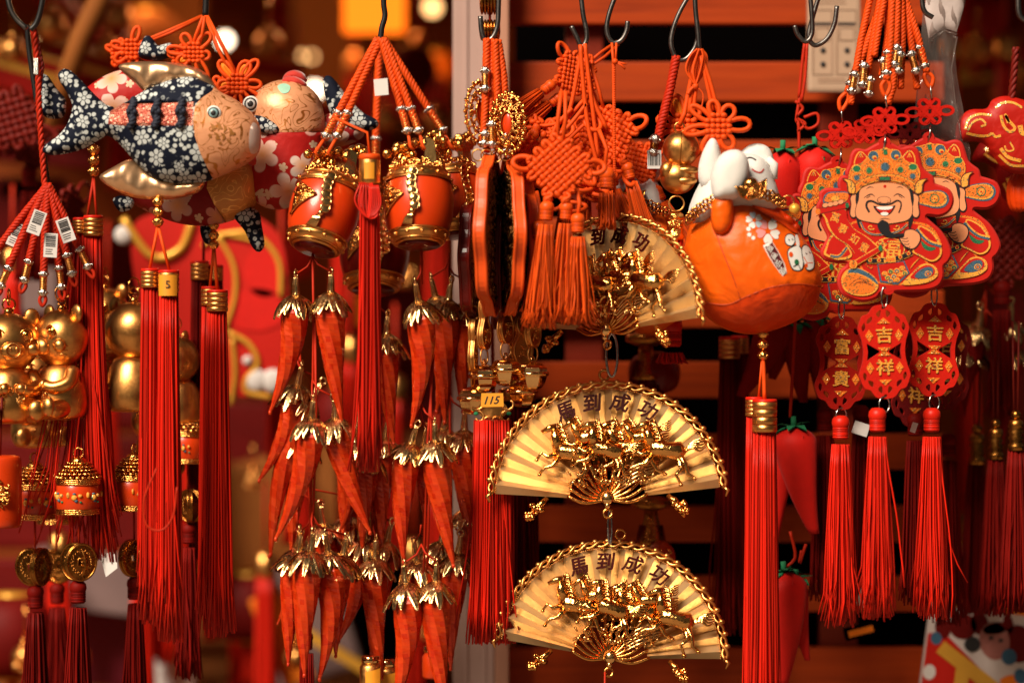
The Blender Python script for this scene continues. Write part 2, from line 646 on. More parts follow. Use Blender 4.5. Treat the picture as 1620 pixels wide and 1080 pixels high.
def satin(name, c, rough=.36, wr=.5, ws=55):
    t = NT(name)
    col = t.mix(t.noise(90, 3), dk(c, .85), tuple(min(1, x * 1.12) for x in c))
    h = t.m('ADD', t.m('MULTIPLY', t.noise(ws, 2, dist=.6), 1.0), t.m('MULTIPLY', t.noise(3000, 2, co=t.map((1, 1, .4))), .05))
    h = t.m('ADD', h, t.m('MULTIPLY', t.noise(120, 2, dist=1.5), .05))
    t.bump(h, wr, .005)
    t.set(Base_Color=col, Roughness=rough, Specular_IOR_Level=.3)
    return t.mat
M['satin_orange'] = satin('orange_satin', (.90, .118, .004), .36)
M['satin_red'] = satin('red_satin', (.82, .060, .004), .36)
M['satin_gold'] = None

def foil_cloth():
    t = NT('gold_foil_cloth')
    n = t.noise(34, 1, dist=.8)
    col = t.mix(t.noise(120, 3), (.82, .44, .22), (.95, .62, .36))
    t.bump(t.m('ADD', n, t.m('MULTIPLY', t.noise(160, 2, dist=.8), .12)), .14, .004)
    t.set(Base_Color=col, Metallic=.9, Roughness=.33)
    return t.mat
M['foil'] = foil_cloth()

def vor(t, scale, co, out='Distance', rndm=1.0, feature='F1'):
    v = t.n('ShaderNodeTexVoronoi', feature=feature)
    v.inputs['Scale'].default_value = scale
    v.inputs['Randomness'].default_value = rndm
    t.l(co, v.inputs['Vector'])
    return v

def flower_mask(t, scale, petals=5, size=.36, rndm=.7, off=(0, 0, 0)):
    """five-petal blossoms on a jittered lattice; returns (petal mask, core mask, cell random, radius)"""
    sp = t.n('ShaderNodeSeparateXYZ')
    t.l(t.co, sp.inputs[0])
    cb = t.n('ShaderNodeCombineXYZ')
    t.l(sp.outputs[0], cb.inputs[0])
    t.l(sp.outputs[2], cb.inputs[1])
    co = t.map((scale, scale, 1), off, co=cb.outputs[0])
    v = vor(t, 1.0, co, rndm=rndm)
    v.voronoi_dimensions = '2D'
    sub = t.n('ShaderNodeVectorMath', operation='SUBTRACT')
    t.l(co, sub.inputs[0])
    t.l(v.outputs['Position'], sub.inputs[1])
    s2 = t.n('ShaderNodeSeparateXYZ')
    t.l(sub.outputs[0], s2.inputs[0])
    r = t.m('SQRT', t.m('ADD', t.m('MULTIPLY', s2.outputs[0], s2.outputs[0]), t.m('MULTIPLY', s2.outputs[1], s2.outputs[1])))
    sc = t.n('ShaderNodeSeparateColor')
    t.l(v.outputs['Color'], sc.inputs[0])
    a = t.m('ADD', t.m('ARCTAN2', s2.outputs[1], s2.outputs[0]), t.m('MULTIPLY', sc.outputs[0], 6.28))
    pet = t.m('ABSOLUTE', t.m('COSINE', t.m('MULTIPLY', a, petals / 2)))
    pw = t.m('POWER', pet, .45)
    sz = t.m('ADD', size * .62, t.m('MULTIPLY', sc.outputs[1], size * .5))
    lim = t.m('MULTIPLY', sz, t.m('ADD', .30, t.m('MULTIPLY', pw, .70)))
    q = t.m('DIVIDE', r, lim)
    mask = t.m('SUBTRACT', 1.0, t.step(q, 1.0, .05))
    rq = t.m('DIVIDE', r, sz)
    return mask, rq, sc.outputs[2], q, pet

def navy_cloth():
    t = NT('navy_blossom_cloth')
    sp = t.n('ShaderNodeSeparateXYZ')
    t.l(t.co, sp.inputs[0])
    cb = t.n('ShaderNodeCombineXYZ')
    t.l(sp.outputs[0], cb.inputs[0])
    t.l(sp.outputs[2], cb.inputs[1])
    # big blossoms: separate petals
    m1, rq, rn, q, pet = flower_mask(t, 78, 6, .40, .8)
    gap = t.step(pet, .30, .06)
    core = t.m('SUBTRACT', 1.0, t.step(rq, .24, .03))
    ringo = t.m('MULTIPLY', t.step(rq, .33, .03), gap)
    big = t.m('MULTIPLY', m1, t.m('MAXIMUM', ringo, core))
    # sprinkles of small oval petals between
    co = t.map((250, 250, 1), co=cb.outputs[0])
    v = vor(t, 1.0, co, rndm=.75)
    v.voronoi_dimensions = '2D'
    dots = t.m('SUBTRACT', 1.0, t.step(v.outputs['Distance'], .34, .04))
    cl = t.step(t.noise(85, 2, co=cb.outputs[0]), .47, .03)
    away = t.step(q, 1.35, .1)
    small = t.m('MULTIPLY', t.m('MULTIPLY', dots, cl), away)
    f = t.m('MAXIMUM', big, small)
    n = t.noise(1500, 2)
    col = t.mix(f, t.mix(n, (.004, .006, .016), (.009, .013, .030)), t.mix(n, (.50, .55, .56), (.66, .68, .66)))
    weave = t.n('ShaderNodeTexWave')
    weave.inputs['Scale'].default_value = 900
    t.l(t.map((1, 0, 1)), weave.inputs['Vector'])
    t.bump(t.m('ADD', t.m('MULTIPLY', weave.outputs['Fac'], .08), t.noise(110, 2)), .22, .003)
    t.set(Base_Color=col, Roughness=.75, Specular_IOR_Level=.15)
    return t.mat
M['navy'] = navy_cloth()

def blossom_cloth(name, base, pet_a, pet_b, scale=42, size=.5, core=(.75, .3, .1), metal=0.0):
    t = NT(name)
    m1, rq, rn, q, pet = flower_mask(t, scale, 5, size, .8)
    c1 = t.mix(t.step(rn, .5, .1), pet_a, pet_b)
    c1 = t.mix(t.m('MINIMUM', t.m('MULTIPLY', rq, 1.2), 1.0), core, c1)
    m2, rq2, rn2, q2, pet2 = flower_mask(t, scale * 2.7, 5, .40, .9, (3.3, 1.7, 0))
    m2 = t.m('MULTIPLY', m2, t.step(rn2, .62, .02))
    n = t.noise(200, 3)
    col = t.mix(n, dk(base, .75), base)
    col = t.mix(m2, col, (.72, .5, .34))
    col = t.mix(m1, col, c1)
    t.bump(t.noise(100, 2, dist=.5), .25, .003)
    t.set(Base_Color=col, Roughness=.55, Specular_IOR_Level=.25)
    return t.mat
M['blossom'] = blossom_cloth('red_blossom_cloth', (.50, .012, .010), (.80, .62, .55), (.80, .40, .34))
M['blossom_dark'] = blossom_cloth('dark_red_blossom_cloth', (.30, .008, .010), (.66, .26, .22), (.55, .42, .38), 44, .46)

def face_cloth(name, c, line):
    t = NT(name)
    sp = t.noise(55, 1, dist=1.6)
    f = t.m('ABSOLUTE', t.m('SUBTRACT', t.m('FRACT', t.m('MULTIPLY', sp, 7.0)), .5))
    ln = t.m('SUBTRACT', 1.0, t.step(f, .075, .03))
    ln = t.m('MULTIPLY', ln, t.step(t.noise(30, 1), .42, .05))
    col = t.mix(ln, t.mix(t.noise(80, 2), dk(c, .9), c), line)
    t.bump(t.m('ADD', t.noise(80, 2, dist=.4), t.m('MULTIPLY', t.noise(3500, 2), .06)), .3, .003)
    t.set(Base_Color=col, Roughness=.4, Metallic=t.m('ADD', .22, t.m('MULTIPLY', ln, .5)), Specular_IOR_Level=.45)
    return t.mat
M['face_peach'] = face_cloth('peach_satin', (.86, .38, .19), (.50, .17, .03))
M['face_gold'] = face_cloth('gold_brocade', (.72, .30, .07), (.92, .52, .15))

def sparkle():
    t = NT('pink_sequin_strip')
    v = vor(t, 900, t.co)
    sc = t.n('ShaderNodeSeparateColor')
    t.l(v.outputs['Color'], sc.inputs[0])
    col = t.ramp(sc.outputs[0], [(0, (.30, .03, .02)), (.5, (.60, .12, .07)), (.85, (.72, .28, .18)), (1, (.9, .6, .45))])
    t.bump(v.outputs['Distance'], .8, .0006)
    t.set(Base_Color=col, Roughness=.35, Metallic=.35)
    return t.mat
M['sparkle'] = sparkle()

def fan_leaf():
    t = NT('brushed_gold_leaf')
    n = t.noise(1.0, 4, co=t.map((1500, 1500, 220)))
    c = t.mix(t.noise(130, 4), (.86, .50, .20), (.98, .72, .38))
    c = t.mix(t.m('MULTIPLY', n, .5), c, (1, .80, .50))
    t.bump(t.m('ADD', n, t.noise(2600, 3)), .28, .0004)
    t.set(Base_Color=c, Metallic=.8, Roughness=t.m('ADD', .25, t.m('MULTIPLY', t.noise(200, 4), .16)))
    return t.mat
M['fan'] = fan_leaf()

def chili_mat():
    t = NT('iridescent_red_ribbon')
    sp = t.n('ShaderNodeSeparateXYZ')
    t.l(t.co, sp.inputs[0])
    an = t.m('ARCTAN2', sp.outputs[1], sp.outputs[0])
    ca = t.m('FLOOR', t.m('ADD', t.m('MULTIPLY', an, 2.55), t.m('MULTIPLY', sp.outputs[2], 55)))
    cz = t.m('FLOOR', t.m('ADD', t.m('MULTIPLY', sp.outputs[2], 330), t.m('MULTIPLY', ca, .37)))
    cc = t.n('ShaderNodeCombineXYZ')
    t.l(ca, cc.inputs[0]); t.l(cz, cc.inputs[1]); t.l(t.rnd(), cc.inputs[2])
    wn = t.n('ShaderNodeTexWhiteNoise')
    t.l(cc.outputs[0], wn.inputs['Vector'])
    f = wn.outputs['Value']
    n = t.noise(1.0, 2, co=t.map((40, 40, 1600)))
    c = t.mix(f, (.64, .026, .003), (.82, .064, .005))
    c = t.mix(t.m('MULTIPLY', n, .3), c, (.30, .006, .002))
    t.bump(t.m('ADD', f, t.m('MULTIPLY', n, .3)), .12, .0008)
    t.set(Base_Color=c, Roughness=t.m('ADD', .24, t.m('MULTIPLY', f, .14)), Specular_IOR_Level=.6, Metallic=.2)
    return t.mat
M['chili'] = chili_mat()
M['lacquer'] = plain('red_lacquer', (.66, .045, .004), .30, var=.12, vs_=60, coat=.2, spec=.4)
M['lacquer_dark'] = plain('dark_shaded_red_lacquer', (.2, .006, .003), .3, var=.2, coat=.15, spec=.3)  # lacquer darkened in colour, for the drum in shade and dark rims
M['disc_orange'] = plain('orange_red_rubber', (.80, .085, .006), .45, var=.1)
M['carved'] = gold_mat('carved_dark_gold', (.40, .16, .045), .25, .9, 420, .003, .2)

def wood(name, c1, c2, rough=.5):
    t = NT(name)
    co = t.map((1.2, 30, 26))
    g = t.noise(2.6, 8, .7, co=co, dist=1.2)
    g2 = t.noise(30, 3, co=t.map((.3, 6, 6)))
    col = t.mix(g, c1, c2)
    col = t.mix(t.m('MULTIPLY', t.step(g2, .62, .12), .5), col, dk(c1, .5))
    t.bump(g, .25, .001)
    t.set(Base_Color=col, Roughness=rough, Specular_IOR_Level=.2)
    return t.mat
M['slat'] = wood('stained_red_wood', (.24, .021, .003), (.52, .064, .005))
M['slat_back'] = wood('dark_stained_wood', (.14, .012, .004), (.22, .02, .005))
M['card_board'] = plain('brown_carton', (.27, .085, .018), .7, var=.15, vs_=40, spec=.1)
M['dark'] = plain('shade_and_box_black', (.0015, .001, .001), .9, spec=0.0)  # near-black: painted shade on the slat backing, also used for black boxes
M['interior'] = plain('rust_brown_wall', (.22, .045, .008), .8, var=.5, vs_=6, spec=.1)
M['post'] = plain('pale_painted_post', (.47, .31, .27), .5, var=.1, vs_=20, spec=.2)
M['plate'] = plain('cream_plastic', (.48, .32, .22), .45, var=.04)
M['bg_red'] = plain('red_card_stock', (.40, .008, .004), .5, var=.3, vs_=40, spec=.12)
M['bg_dred'] = plain('dark_red_card', (.13, .004, .003), .6, var=.4, vs_=40, spec=.12)
M['bg_orange'] = plain('orange_card_stock', (.80, .18, .012), .5, var=.2, vs_=40, spec=.12)
M['bg_yellow'] = plain('yellow_foil_card', (.85, .42, .05), .35, .4, var=.2, vs_=40)
M['bg_white'] = plain('white_card', (.72, .66, .64), .55, var=.1, vs_=40, spec=.12)
M['bg_grey'] = plain('grey_cloth', (.20, .13, .125), .7, var=.25, vs_=30, spec=.12)
M['bg_blue'] = plain('blue_card', (.05, .12, .2), .5, var=.2, vs_=40, spec=.12)
M['bg_brown'] = plain('brown_wood_shelf', (.20, .06, .015), .55, var=.3, vs_=30, spec=.12)

def lamp_mat(name, c, e):
    t = NT(name)
    t.set(Base_Color=(*c, 1), Emission_Color=(*c, 1), Emission_Strength=e)
    return t.mat
M['bulb'] = lamp_mat('warm_bulb', (1, .55, .2), 4)
M['bulb_white'] = lamp_mat('white_bulb', (1, .80, .55), 9)
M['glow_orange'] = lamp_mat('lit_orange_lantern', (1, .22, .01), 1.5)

def film():
    t = NT('clear_film')
    t.bump(t.noise(45, 2, dist=1.0), .35, .004)
    tr = t.n('ShaderNodeBsdfTransparent')
    tr.inputs[0].default_value = (.93, .88, .86, 1)
    gl = t.n('ShaderNodeBsdfGlossy')
    gl.inputs['Roughness'].default_value = .12
    bn = [n for n in t.t.nodes if n.type == 'BUMP'][0]
    t.l(bn.outputs[0], gl.inputs['Normal'])
    mx = t.n('ShaderNodeMixShader')
    fr = t.n('ShaderNodeFresnel')
    t.l(bn.outputs[0], fr.inputs['Normal'])
    t.l(t.m('ADD', t.m('MULTIPLY', fr.outputs[0], .55), .03), mx.inputs[0])
    t.l(tr.outputs[0], mx.inputs[1])
    t.l(gl.outputs[0], mx.inputs[2])
    df = t.n('ShaderNodeBsdfDiffuse'); df.inputs[0].default_value = (.6, .5, .46, 1)
    m2 = t.n('ShaderNodeMixShader'); m2.inputs[0].default_value = .10
    t.l(mx.outputs[0], m2.inputs[1]); t.l(df.outputs[0], m2.inputs[2])
    t.l(m2.outputs[0], t.out.inputs[0])
    return t.mat
M['film'] = film()
# ------------------------------------------------------------------ the setting
def q(ox, oy):
    return lambda *pts: [(x - ox, oy - y) for x, y in pts]

def struct(name, x0, x1, y0, y1, d0, d1, mat, cx=None, cy=None):
    """box given by photo pixels at the depth of its front face"""
    mb = MB()
    k = (D + d0) / D
    dd = (d1 - d0) / (S * k)
    px, py = (x0 + x1) / 2, (y0 + y1) / 2
    mb.box(x0 - px, x1 - px, 0, dd, py - y1, py - y0)
    o = mb.build(name, mat, None, k)
    o.location = P(px, py, d0)
    o['kind'] = 'structure'
    return o
struct('back_wall', -900, 2300, -500, 1700, 1.35, 1.4, M['interior'])
mb = MB()
mb.box(-1600, 1600, 0, 3000, -10, 10)
o = mb.build('shade_ceiling', M['interior'], None, 1.1); o.location = P(810, -330, .2); o['kind'] = 'structure'  # unseen ceiling, added to keep light from above out of the interior
mb = MB()
mb.box(-1600, 1600, 0, 3000, -10, 10)
o = mb.build('shade_counter', M['bg_brown'], None, 1.1); o.location = P(810, 1290, .12); o['kind'] = 'structure'  # unseen board under the view, added to block light from below
mb = MB()
mb.box(-9000, 9000, -10000, 400, -20, 0)
o = mb.build('bounce_ground', plain('warm_bounce_paving', (.26, .19, .14), .8, var=.2, vs_=5), None, 1.0); o.location = (0, 0, -1.25); o['kind'] = 'structure'  # unseen paving sheet, added to bounce warm light up onto the goods
struct('gap_shade_sheet', 815, 1485, -200, 1300, .24, .26, M['dark'])  # near-black sheet behind the slats, painting the shade in their gaps

# slatted screen
t = thing('slatted_screen', 'dark red stained wooden slat screen behind the hanging goods', 'screen', 1142, 540, .16)
for y0, y1 in ((-46, 38), (98, 160), (222, 284), (345, 405), (459, 518), (572, 629), (686, 742), (800, 857), (911, 967), (1024, 1105)):
    mb = MB()
    mb.box(-340, 352, 0, 22, 540 - y1, 540 - y0, bev=2.5)
    mb.build('slat', M['slat'], t)
for x in (925, 1330):
    mb = MB()
    mb.box(x - 1142 - 30, x - 1142 + 30, 24, 50, -600, 600, bev=2)
    mb.build('batten', M['slat_back'], t)
# post
t = thing('post', 'pale pinkish painted door post beside the slat screen', 'post', 760, 540, .13)
mb = MB(); mb.box(-44, 22, 6, 60, -640, 640, bev=3); mb.box(-26, -20, 2.8, 8, -640, 640, bev=1); mb.box(2, 9, 3.4, 8, -640, 640, bev=1)
mb.build('post_face', M['post'], t)
mb = MB(); mb.box(22.5, 45, 0, 60, -640, 640, bev=3)
mb.build('edge_strip', plain('tan_edge_strip', (.48, .23, .15), .55, var=.15, vs_=20), t)
# socket plate
t = thing('outlet_plate', 'cream plastic socket plate screwed onto the slat screen', 'socket plate', 1320, 66, .13)
mb = MB(); mb.box(-42, 42, 0, 18, -80, 80, bev=6); mb.build('plate', M['plate'], t)
mb = MB()
for zx in (-18, 20):
    mb.box(zx - 16, zx + 14, -1.2, 2, 26, 30)
    for zz in (-14, -36):
        mb.ball((zx, -.6, zz), (4.5, 2.5, 4.5), 10, 6)
mb.build('socket_holes', M['ink'], t)
mb = MB()
for zx in (-19, 19):
    for r_ in ([(zx - 15, 50), (zx + 15, 50), (zx + 15, -52), (zx - 15, -52)], [(zx - 11, 22), (zx + 11, 22), (zx + 11, 2), (zx - 11, 2)]):
        mb.tube([(a, -.6, b) for a, b in r_], .9, 5, True)
for zz in (60, 66, -60, -65): mb.box(-26, 14 + zz % 7, -.8, .2, zz, zz + 1.6)
mb.build('moulded_outline', plain('dull_tan_plastic', (.34, .20, .13), .5, var=.1), t)

# ------------------------------------------------------------------ shop interior, out of focus
def bgbox(name, label, cat, px, py, w_, h_, dep, d, mat, ry=0, rz=0, rx=0, trim=None):
    mb = MB()
    mb.box(-w_ / 2, w_ / 2, 0, dep, -h_ / 2, h_ / 2, bev=min(w_, h_) * .06)
    mats = [mat]
    if trim:
        mats.append(trim)
        mb.box(-w_ * .36, w_ * .36, -1.5, 1, -h_ * .05, h_ * .12, 1)
        mb.box(-w_ * .5 - 1, w_ * .5 + 1, -1.2, dep * .5, h_ * .38, h_ * .46, 1)
    o = one(name, label, cat, px, py, d, mb, mats)
    o.rotation_euler = (rx, ry, rz)
    return o
def bglantern(label, px, py, r, d, mat, lit=False, sq=.85):
    t = thing('paper_lantern', label, 'lantern', px, py, d)
    mb = MB()
    prof = [(r * .35, r * sq)]
    for i in range(1, 24):
        a = PI * i / 24
        prof.append((r * (.35 + .65 * math.sin(a)) * (1 - .035 * (i % 2)), r * sq * math.cos(a)))
    prof.append((r * .35, -r * sq))
    mb.lathe(prof, 28)
    mb.build('lantern_body', mat, t)
    for z in (r * sq, -r * sq):
        mb = MB(); mb.lathe([(r * .38, z - 4), (r * .38, z + 4)], 20); mb.build('lantern_rim', M['bg_yellow'], t)
    mb = MB(); threads(mb, 0, 0, -r * sq, r * .12, r * .2, r * 1.2, 24, 1.6, 5)
    mb.build('fringe', M['thread_red'], t)
    return t
def threads(mb, x, y, z0, r0, r1, L, n, rad, seed, m=0, wav=1.0, seg=8, flat=.75, lv=.10, stray=0, lean=0.0):
    rg = random.Random(seed)
    for i in range(n):
        rr = math.sqrt((i + .5) / n)
        a = i * 2.39996 + rg.uniform(-.2, .2)
        ll = L * (1 - lv * rg.random() ** 1.6)
        sx, sy = math.cos(a) * rr, math.sin(a) * rr * flat
        ex = rg.gauss(0, .10) * r1
        ey = rg.gauss(0, .10) * r1
        ph = rg.uniform(0, 6.28)
        am = rg.uniform(.2, 1.0) * wav
        st = stray and rg.random() < stray
        if st:
            ex += rg.uniform(-1, 1) * r1 * 1.1
            am *= 3.5
        pts = []
        c1, c2 = rg.uniform(-1, 1) * wav * 1.6, rg.uniform(-1, 1) * wav
        for k in range(seg + 1):
            t = k / seg
            s = t ** .8
            pts.append((x + r0 * sx + (r1 - r0) * sx * s + ex * t * t + am * math.sin(ph + t * 5.5) * t + (c1 * (t > .93)) * 2 + lean * t * t,
                        y + r0 * sy + (r1 - r0) * sy * s + ey * t * t + am * math.cos(ph * 1.7 + t * 4.5) * t,
                        z0 - ll * t))
        mb.tube(pts, rad * rg.uniform(.8, 1.15), 4 if n < 80 else 3, m=m)

# pole, frames and shelves
mb = MB(); mb.tube([(62, 0, 130), (0, 0, 0), (-58, 0, -170)], 17, 16)
one('wooden_pole', 'slanting tan wooden pole behind the navy fish tail', 'pole', 128, 60, .3, mb, M['card_board'])
for lab, x0, x1, y, d in (('upper brown shelf board behind the drum charms', 480, 745, 205, .62), ('middle brown shelf board behind the fish', -120, 745, 372, .85),
                        ('lower brown shelf board low behind the chilies', 260, 760, 700, .7), ('bottom shelf board behind the gold coins', -150, 420, 930, .8)):
    k = 1
    mb = MB(); mb.box(-(x1 - x0) / 2, (x1 - x0) / 2, 0, 260, -9, 9, bev=2)
    one('shelf_board', lab, 'shelf', (x0 + x1) / 2, y, d, mb, M['bg_brown'])
B = bgbox
B('gift_box', 'flat red gift box with foil band leaning at the upper left corner', 'box', 45, 115, 150, 70, 40, .4, M['bg_red'], ry=.28, trim=M['bg_yellow'])
B('gift_box', 'long red box with gold foil edge leaning behind the slanting pole', 'box', 165, 120, 190, 70, 30, .5, M['bg_red'], ry=.3, trim=M['bg_yellow'])
B('gift_box', 'dark red box lying above the fish tail', 'box', 60, 215, 190, 90, 40, .45, M['bg_dred'], ry=.1)
B('gift_box', 'slim red box standing diagonally at the top beside the pole', 'box', 100, 20, 40, 190, 30, .62, M['bg_red'], ry=-.75)
B('paper_banner', 'narrow bright red paper strip hanging left of the drum hook', 'banner', 438, 22, 34, 100, 3, .6, M['bg_red'])
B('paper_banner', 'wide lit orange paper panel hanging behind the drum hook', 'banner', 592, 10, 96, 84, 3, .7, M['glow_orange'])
B('wall_panel', 'brown panel on the rear wall at the top left', 'panel', 258, 30, 130, 190, 8, 1.0, M['card_board'])
B('gift_box', 'tan carton upright on the rear wall between banner and fish knots', 'box', 515, 60, 110, 190, 40, 1.1, M['card_board'])
B('gift_box', 'dark box on the shelf right behind the drum cords', 'box', 640, 160, 130, 80, 60, .8, M['bg_dred'])
B('gift_box', 'bright red box with foil lid behind the fish heads', 'box', 415, 130, 120, 90, 50, .55, M['bg_red'], ry=.15, trim=M['bg_orange'])
B('gift_box', 'small red box behind the navy fin of the upright fish', 'box', 560, 240, 110, 70, 40, .6, M['bg_red'])
B('gift_box', 'orange box low behind the drum cords', 'box', 640, 262, 60, 50, 40, .7, M['bg_orange'])
B('gift_box', 'black box on the shelf beside the pale post', 'box', 660, 210, 90, 50, 40, .7, M['dark'])
B('carton', 'large tan carton behind the long chili strings', 'box', 405, 815, 150, 170, 80, .5, M['card_board'], ry=-.22, rz=.2)
B('carton', 'small tan carton half hidden between the chili strings', 'box', 545, 760, 90, 150, 80, .55, M['card_board'], ry=.1)
B('gift_box', 'dull red box under the gold outlined paper decoration', 'box', 400, 690, 190, 110, 60, .55, M['bg_dred'])
B('gift_box', 'black box deep behind the lower chilies', 'box', 620, 950, 190, 200, 60, .6, M['dark'])
B('gift_box', 'deep red box behind the middle chilies', 'box', 640, 560, 180, 220, 60, .7, M['bg_dred'])
B('gift_box', 'orange box glimpsed between the two drums and chilies', 'box', 560, 490, 60, 50, 50, .6, M['bg_orange'])
B('folded_cloth', 'folded grey cloth low behind the gold coins', 'cloth', 165, 925, 230, 90, 60, .45, M['bg_grey'], ry=.12)
B('folded_cloth', 'crumpled grey brown cloth at the bottom between tassels and chilies', 'cloth', 470, 985, 160, 190, 40, .5, M['bg_grey'], ry=-.3)
B('gift_box', 'blue box low behind the dark tassels', 'box', 165, 985, 190, 50, 40, .6, M['bg_blue'], ry=.25)
B('gift_box', 'purple red box behind the lower left tassels', 'box', 190, 1030, 160, 120, 50, .5, plain('plum_card', (.24, .01, .03), .5, var=.2), ry=.1)
B('gift_box', 'red box at the lower left corner behind the coins', 'box', 20, 930, 110, 90, 50, .4, M['bg_dred'])
B('bamboo_stick', 'yellow stick slanting at the bottom behind the chilies', 'stick', 530, 1030, 130, 17, 17, .4, M['bg_yellow'], ry=.55)
B('gift_box', 'orange box on its edge at the bottom left of the chilies', 'box', 445, 1010, 50, 150, 30, .42, M['bg_orange'], ry=-.4)
B('gift_box', 'white envelope stack at the lower edge behind the coin tassels', 'box', 275, 1055, 60, 90, 30, .42, M['bg_white'])
B('gift_box', 'dark red box on the middle shelf at the far left edge', 'box', 20, 330, 160, 100, 50, .5, M['bg_dred'])
B('gift_box', 'yellow foil box at the left behind the red cords', 'box', 30, 300, 60, 30, 30, .5, M['bg_yellow'])
B('folded_cloth', 'pale grey cloth glimpsed behind the gold figurines', 'cloth', 30, 460, 120, 70, 40, .4, M['bg_grey'])
B('gift_box', 'maroon box filling the gap behind the gold figurines', 'box', 150, 520, 400, 330, 50, .6, M['bg_dred'])
B('gift_box', 'maroon box filling the gap behind the red barrel charms', 'box', 130, 780, 380, 180, 50, .55, M['bg_dred'])
bglantern('round red paper lantern with ribbed sides at the lower left', 20, 1005, 75, .35, M['bg_dred'])
bglantern('orange paper lantern glimpsed at the rear beside the post', 690, 120, 40, .9, M['bg_orange'])
bglantern('round wire framed brown lantern at the top left', 236, 70, 58, .75, M['card_board'])
# lamps
for lab, x, y, r, d, mt in (('white round lamp glowing beside the fish knots', 356, 64, 8, .95, 'bulb_white'), ('white round lamp glowing right of the upright fish', 498, 142, 8.5, .95, 'bulb_white'),
                        ('left of the twin warm bulbs above the upright fish', 476, 90, 4.5, 1.0, 'bulb'), ('right of the twin warm bulbs above the upright fish', 493, 90, 4.5, 1.0, 'bulb'),
                        ('warm lamp at the top edge near the pale post', 684, 12, 11, .9, 'bulb'), ('small warm bulb at the top left behind the boxes', 60, 50, 4, .8, 'bulb'),
                        ('small warm bulb glinting above the pole', 152, 70, 4, .7, 'bulb'), ('warm bulb beyond the clear bag', 1520, 78, 8, 1.0, 'bulb'), ('tiny bulb below the bag at the right', 1535, 120, 5, 1.0, 'bulb'), ('warm bulb glimpsed above the poster', 1530, 905, 6, .9, 'bulb'),
                        ('warm bulb behind the brown lantern', 285, 60, 6, .9, 'bulb')):
    t = thing('light_bulb', lab, 'lamp', x, y, d)
    mb = MB(); mb.ball((0, 0, 0), r, 16, 10); mb.build('bulb', M[mt], t)
    mb = MB(); mb.lathe([(r * .45, r * .8), (r * .45, r * 1.7), (r * .2, r * 1.9)], 12); mb.build('bulb_cap', M['bg_brown'], t)
for lab, x, y, d, e in (('shop lamp', 560, -60, .75, 1.0), ('shop lamp', 180, -90, .7, .8)):
    ld = bpy.data.lights.new('shop_lamp', 'POINT'); ld.energy = e; ld.color = (1, .55, .25); ld.shadow_soft_size = .03
    lo = bpy.data.objects.new('shop_lamp', ld); lo.location = P(x, y, d); COL.objects.link(lo)

# red paper decoration with gold outlines
t = thing('paper_decoration', 'big red paper cut-out with gold outlines and white puffs behind the tassels', 'decoration', 350, 480, .26)
f = q(350, 480)
out = cr(f((210, 360), (255, 335), (330, 330), (400, 340), (445, 380), (455, 470), (448, 560), (430, 620), (370, 625), (300, 600), (250, 540), (215, 450)), 5, True)
mb = MB(); mb.prism(out, 0, 5); mb.build('red_panel', M['card_red'], t)
mb = MB()
for pts, wd in ((((195, 345), (240, 405), (285, 395), (305, 350)), 13), (((345, 372), (370, 420), (372, 470), (355, 525)), 8), (((345, 372), (400, 370), (440, 410), (445, 470)), 9),
                (((362, 525), (395, 545), (408, 575), (390, 600), (392, 620), (430, 628)), 9), (((368, 535), (372, 590), (366, 640)), 8), (((320, 390), (350, 372), (420, 385)), 6)):
    p3 = [(a, -4, b) for a, b in cr(f(*pts), 6)]
    mb.tube(p3, wd / 2, 8)
mb.build('gold_outline', M['bg_yellow'], t)
for x, y, r in ((406, 601, 18), (432, 602, 19), (392, 570, 8), (196, 372, 15)):
    mb = MB(); mb.ball(f((x, y))[0][:1] + (-3,) + f((x, y))[0][1:], (r, 8, r), 16, 10); mb.build('white_puff', M['bg_white'], t)
mb = MB()
for x, y, a, b in ((405, 490, 50, 34), (420, 430, 34, 40)): mb.prism(ell(*f((x, y))[0], a, b, 24), -2, -.5)
mb.build('red_leaf', M['velvet_red'], t)

# right background: printed poster, film bag, dark goods
t = thing('printed_poster', 'white printed board with yellow character on red at the lower right corner', 'poster', 1550, 1020, .12)
t.rotation_euler = (0, .13, 0)
mb = MB(); mb.box(-86, 130, 0, 10, -120, 58, bev=2); mb.build('board', plain('poster_white', (.62, .52, .49), .5, var=.08), t)
mb = MB()
mb.prism([(-84, 8), (-60, 14), (10, -40), (60, -70), (60, -118), (-84, -118)], -1.2, -.2, 0)
mb.prism(stroke([(-62, -10), (10, -52), (50, -76)], 22), -2.6, -1.4, 1)
mb.prism(stroke([(-22, -32), (-22, -115)], 22), -2.1, -1.3, 1)
mb.prism(ell(-74, -52, 10, 12), -1.8, -1.3, 2)
mb.prism(stroke([(-80, 60), (0, 62), (128, 60)], 11), -2.2, -.3, 3)
for x, z, a, b, m_ in ((22, 10, 24, 30, 5), (-30, 26, 22, 20, 4), (-5, 34, 14, 18, 4), (-62, 20, 12, 18, 4), (60, 10, 26, 30, 4), (-12, 0, 13, 12, 6), (48, -12, 12, 13, 7), (40, 40, 8, 16, 4), (22, 30, 22, 9, 4), (56, -48, 18, 8, 3), (16, 14, 4, 3, 6), (32, 12, 4, 3, 6), (70, -40, 10, 12, 7), (-70, 2, 9, 10, 7)):
    mb.prism(ell(x, z, a, b, 18, .3), -1.0 - .13 * (x % 5) - (.5 if m_ > 5 else 0), -.2, m_)
mb.build('poster_print', [M['card_red'], M['bg_yellow'], M['bg_white'], M['bg_orange'], M['bg_dred'], plain('dusky_pink_print', (.36, .12, .10), .5), M['ink'], M['bg_blue']], t)

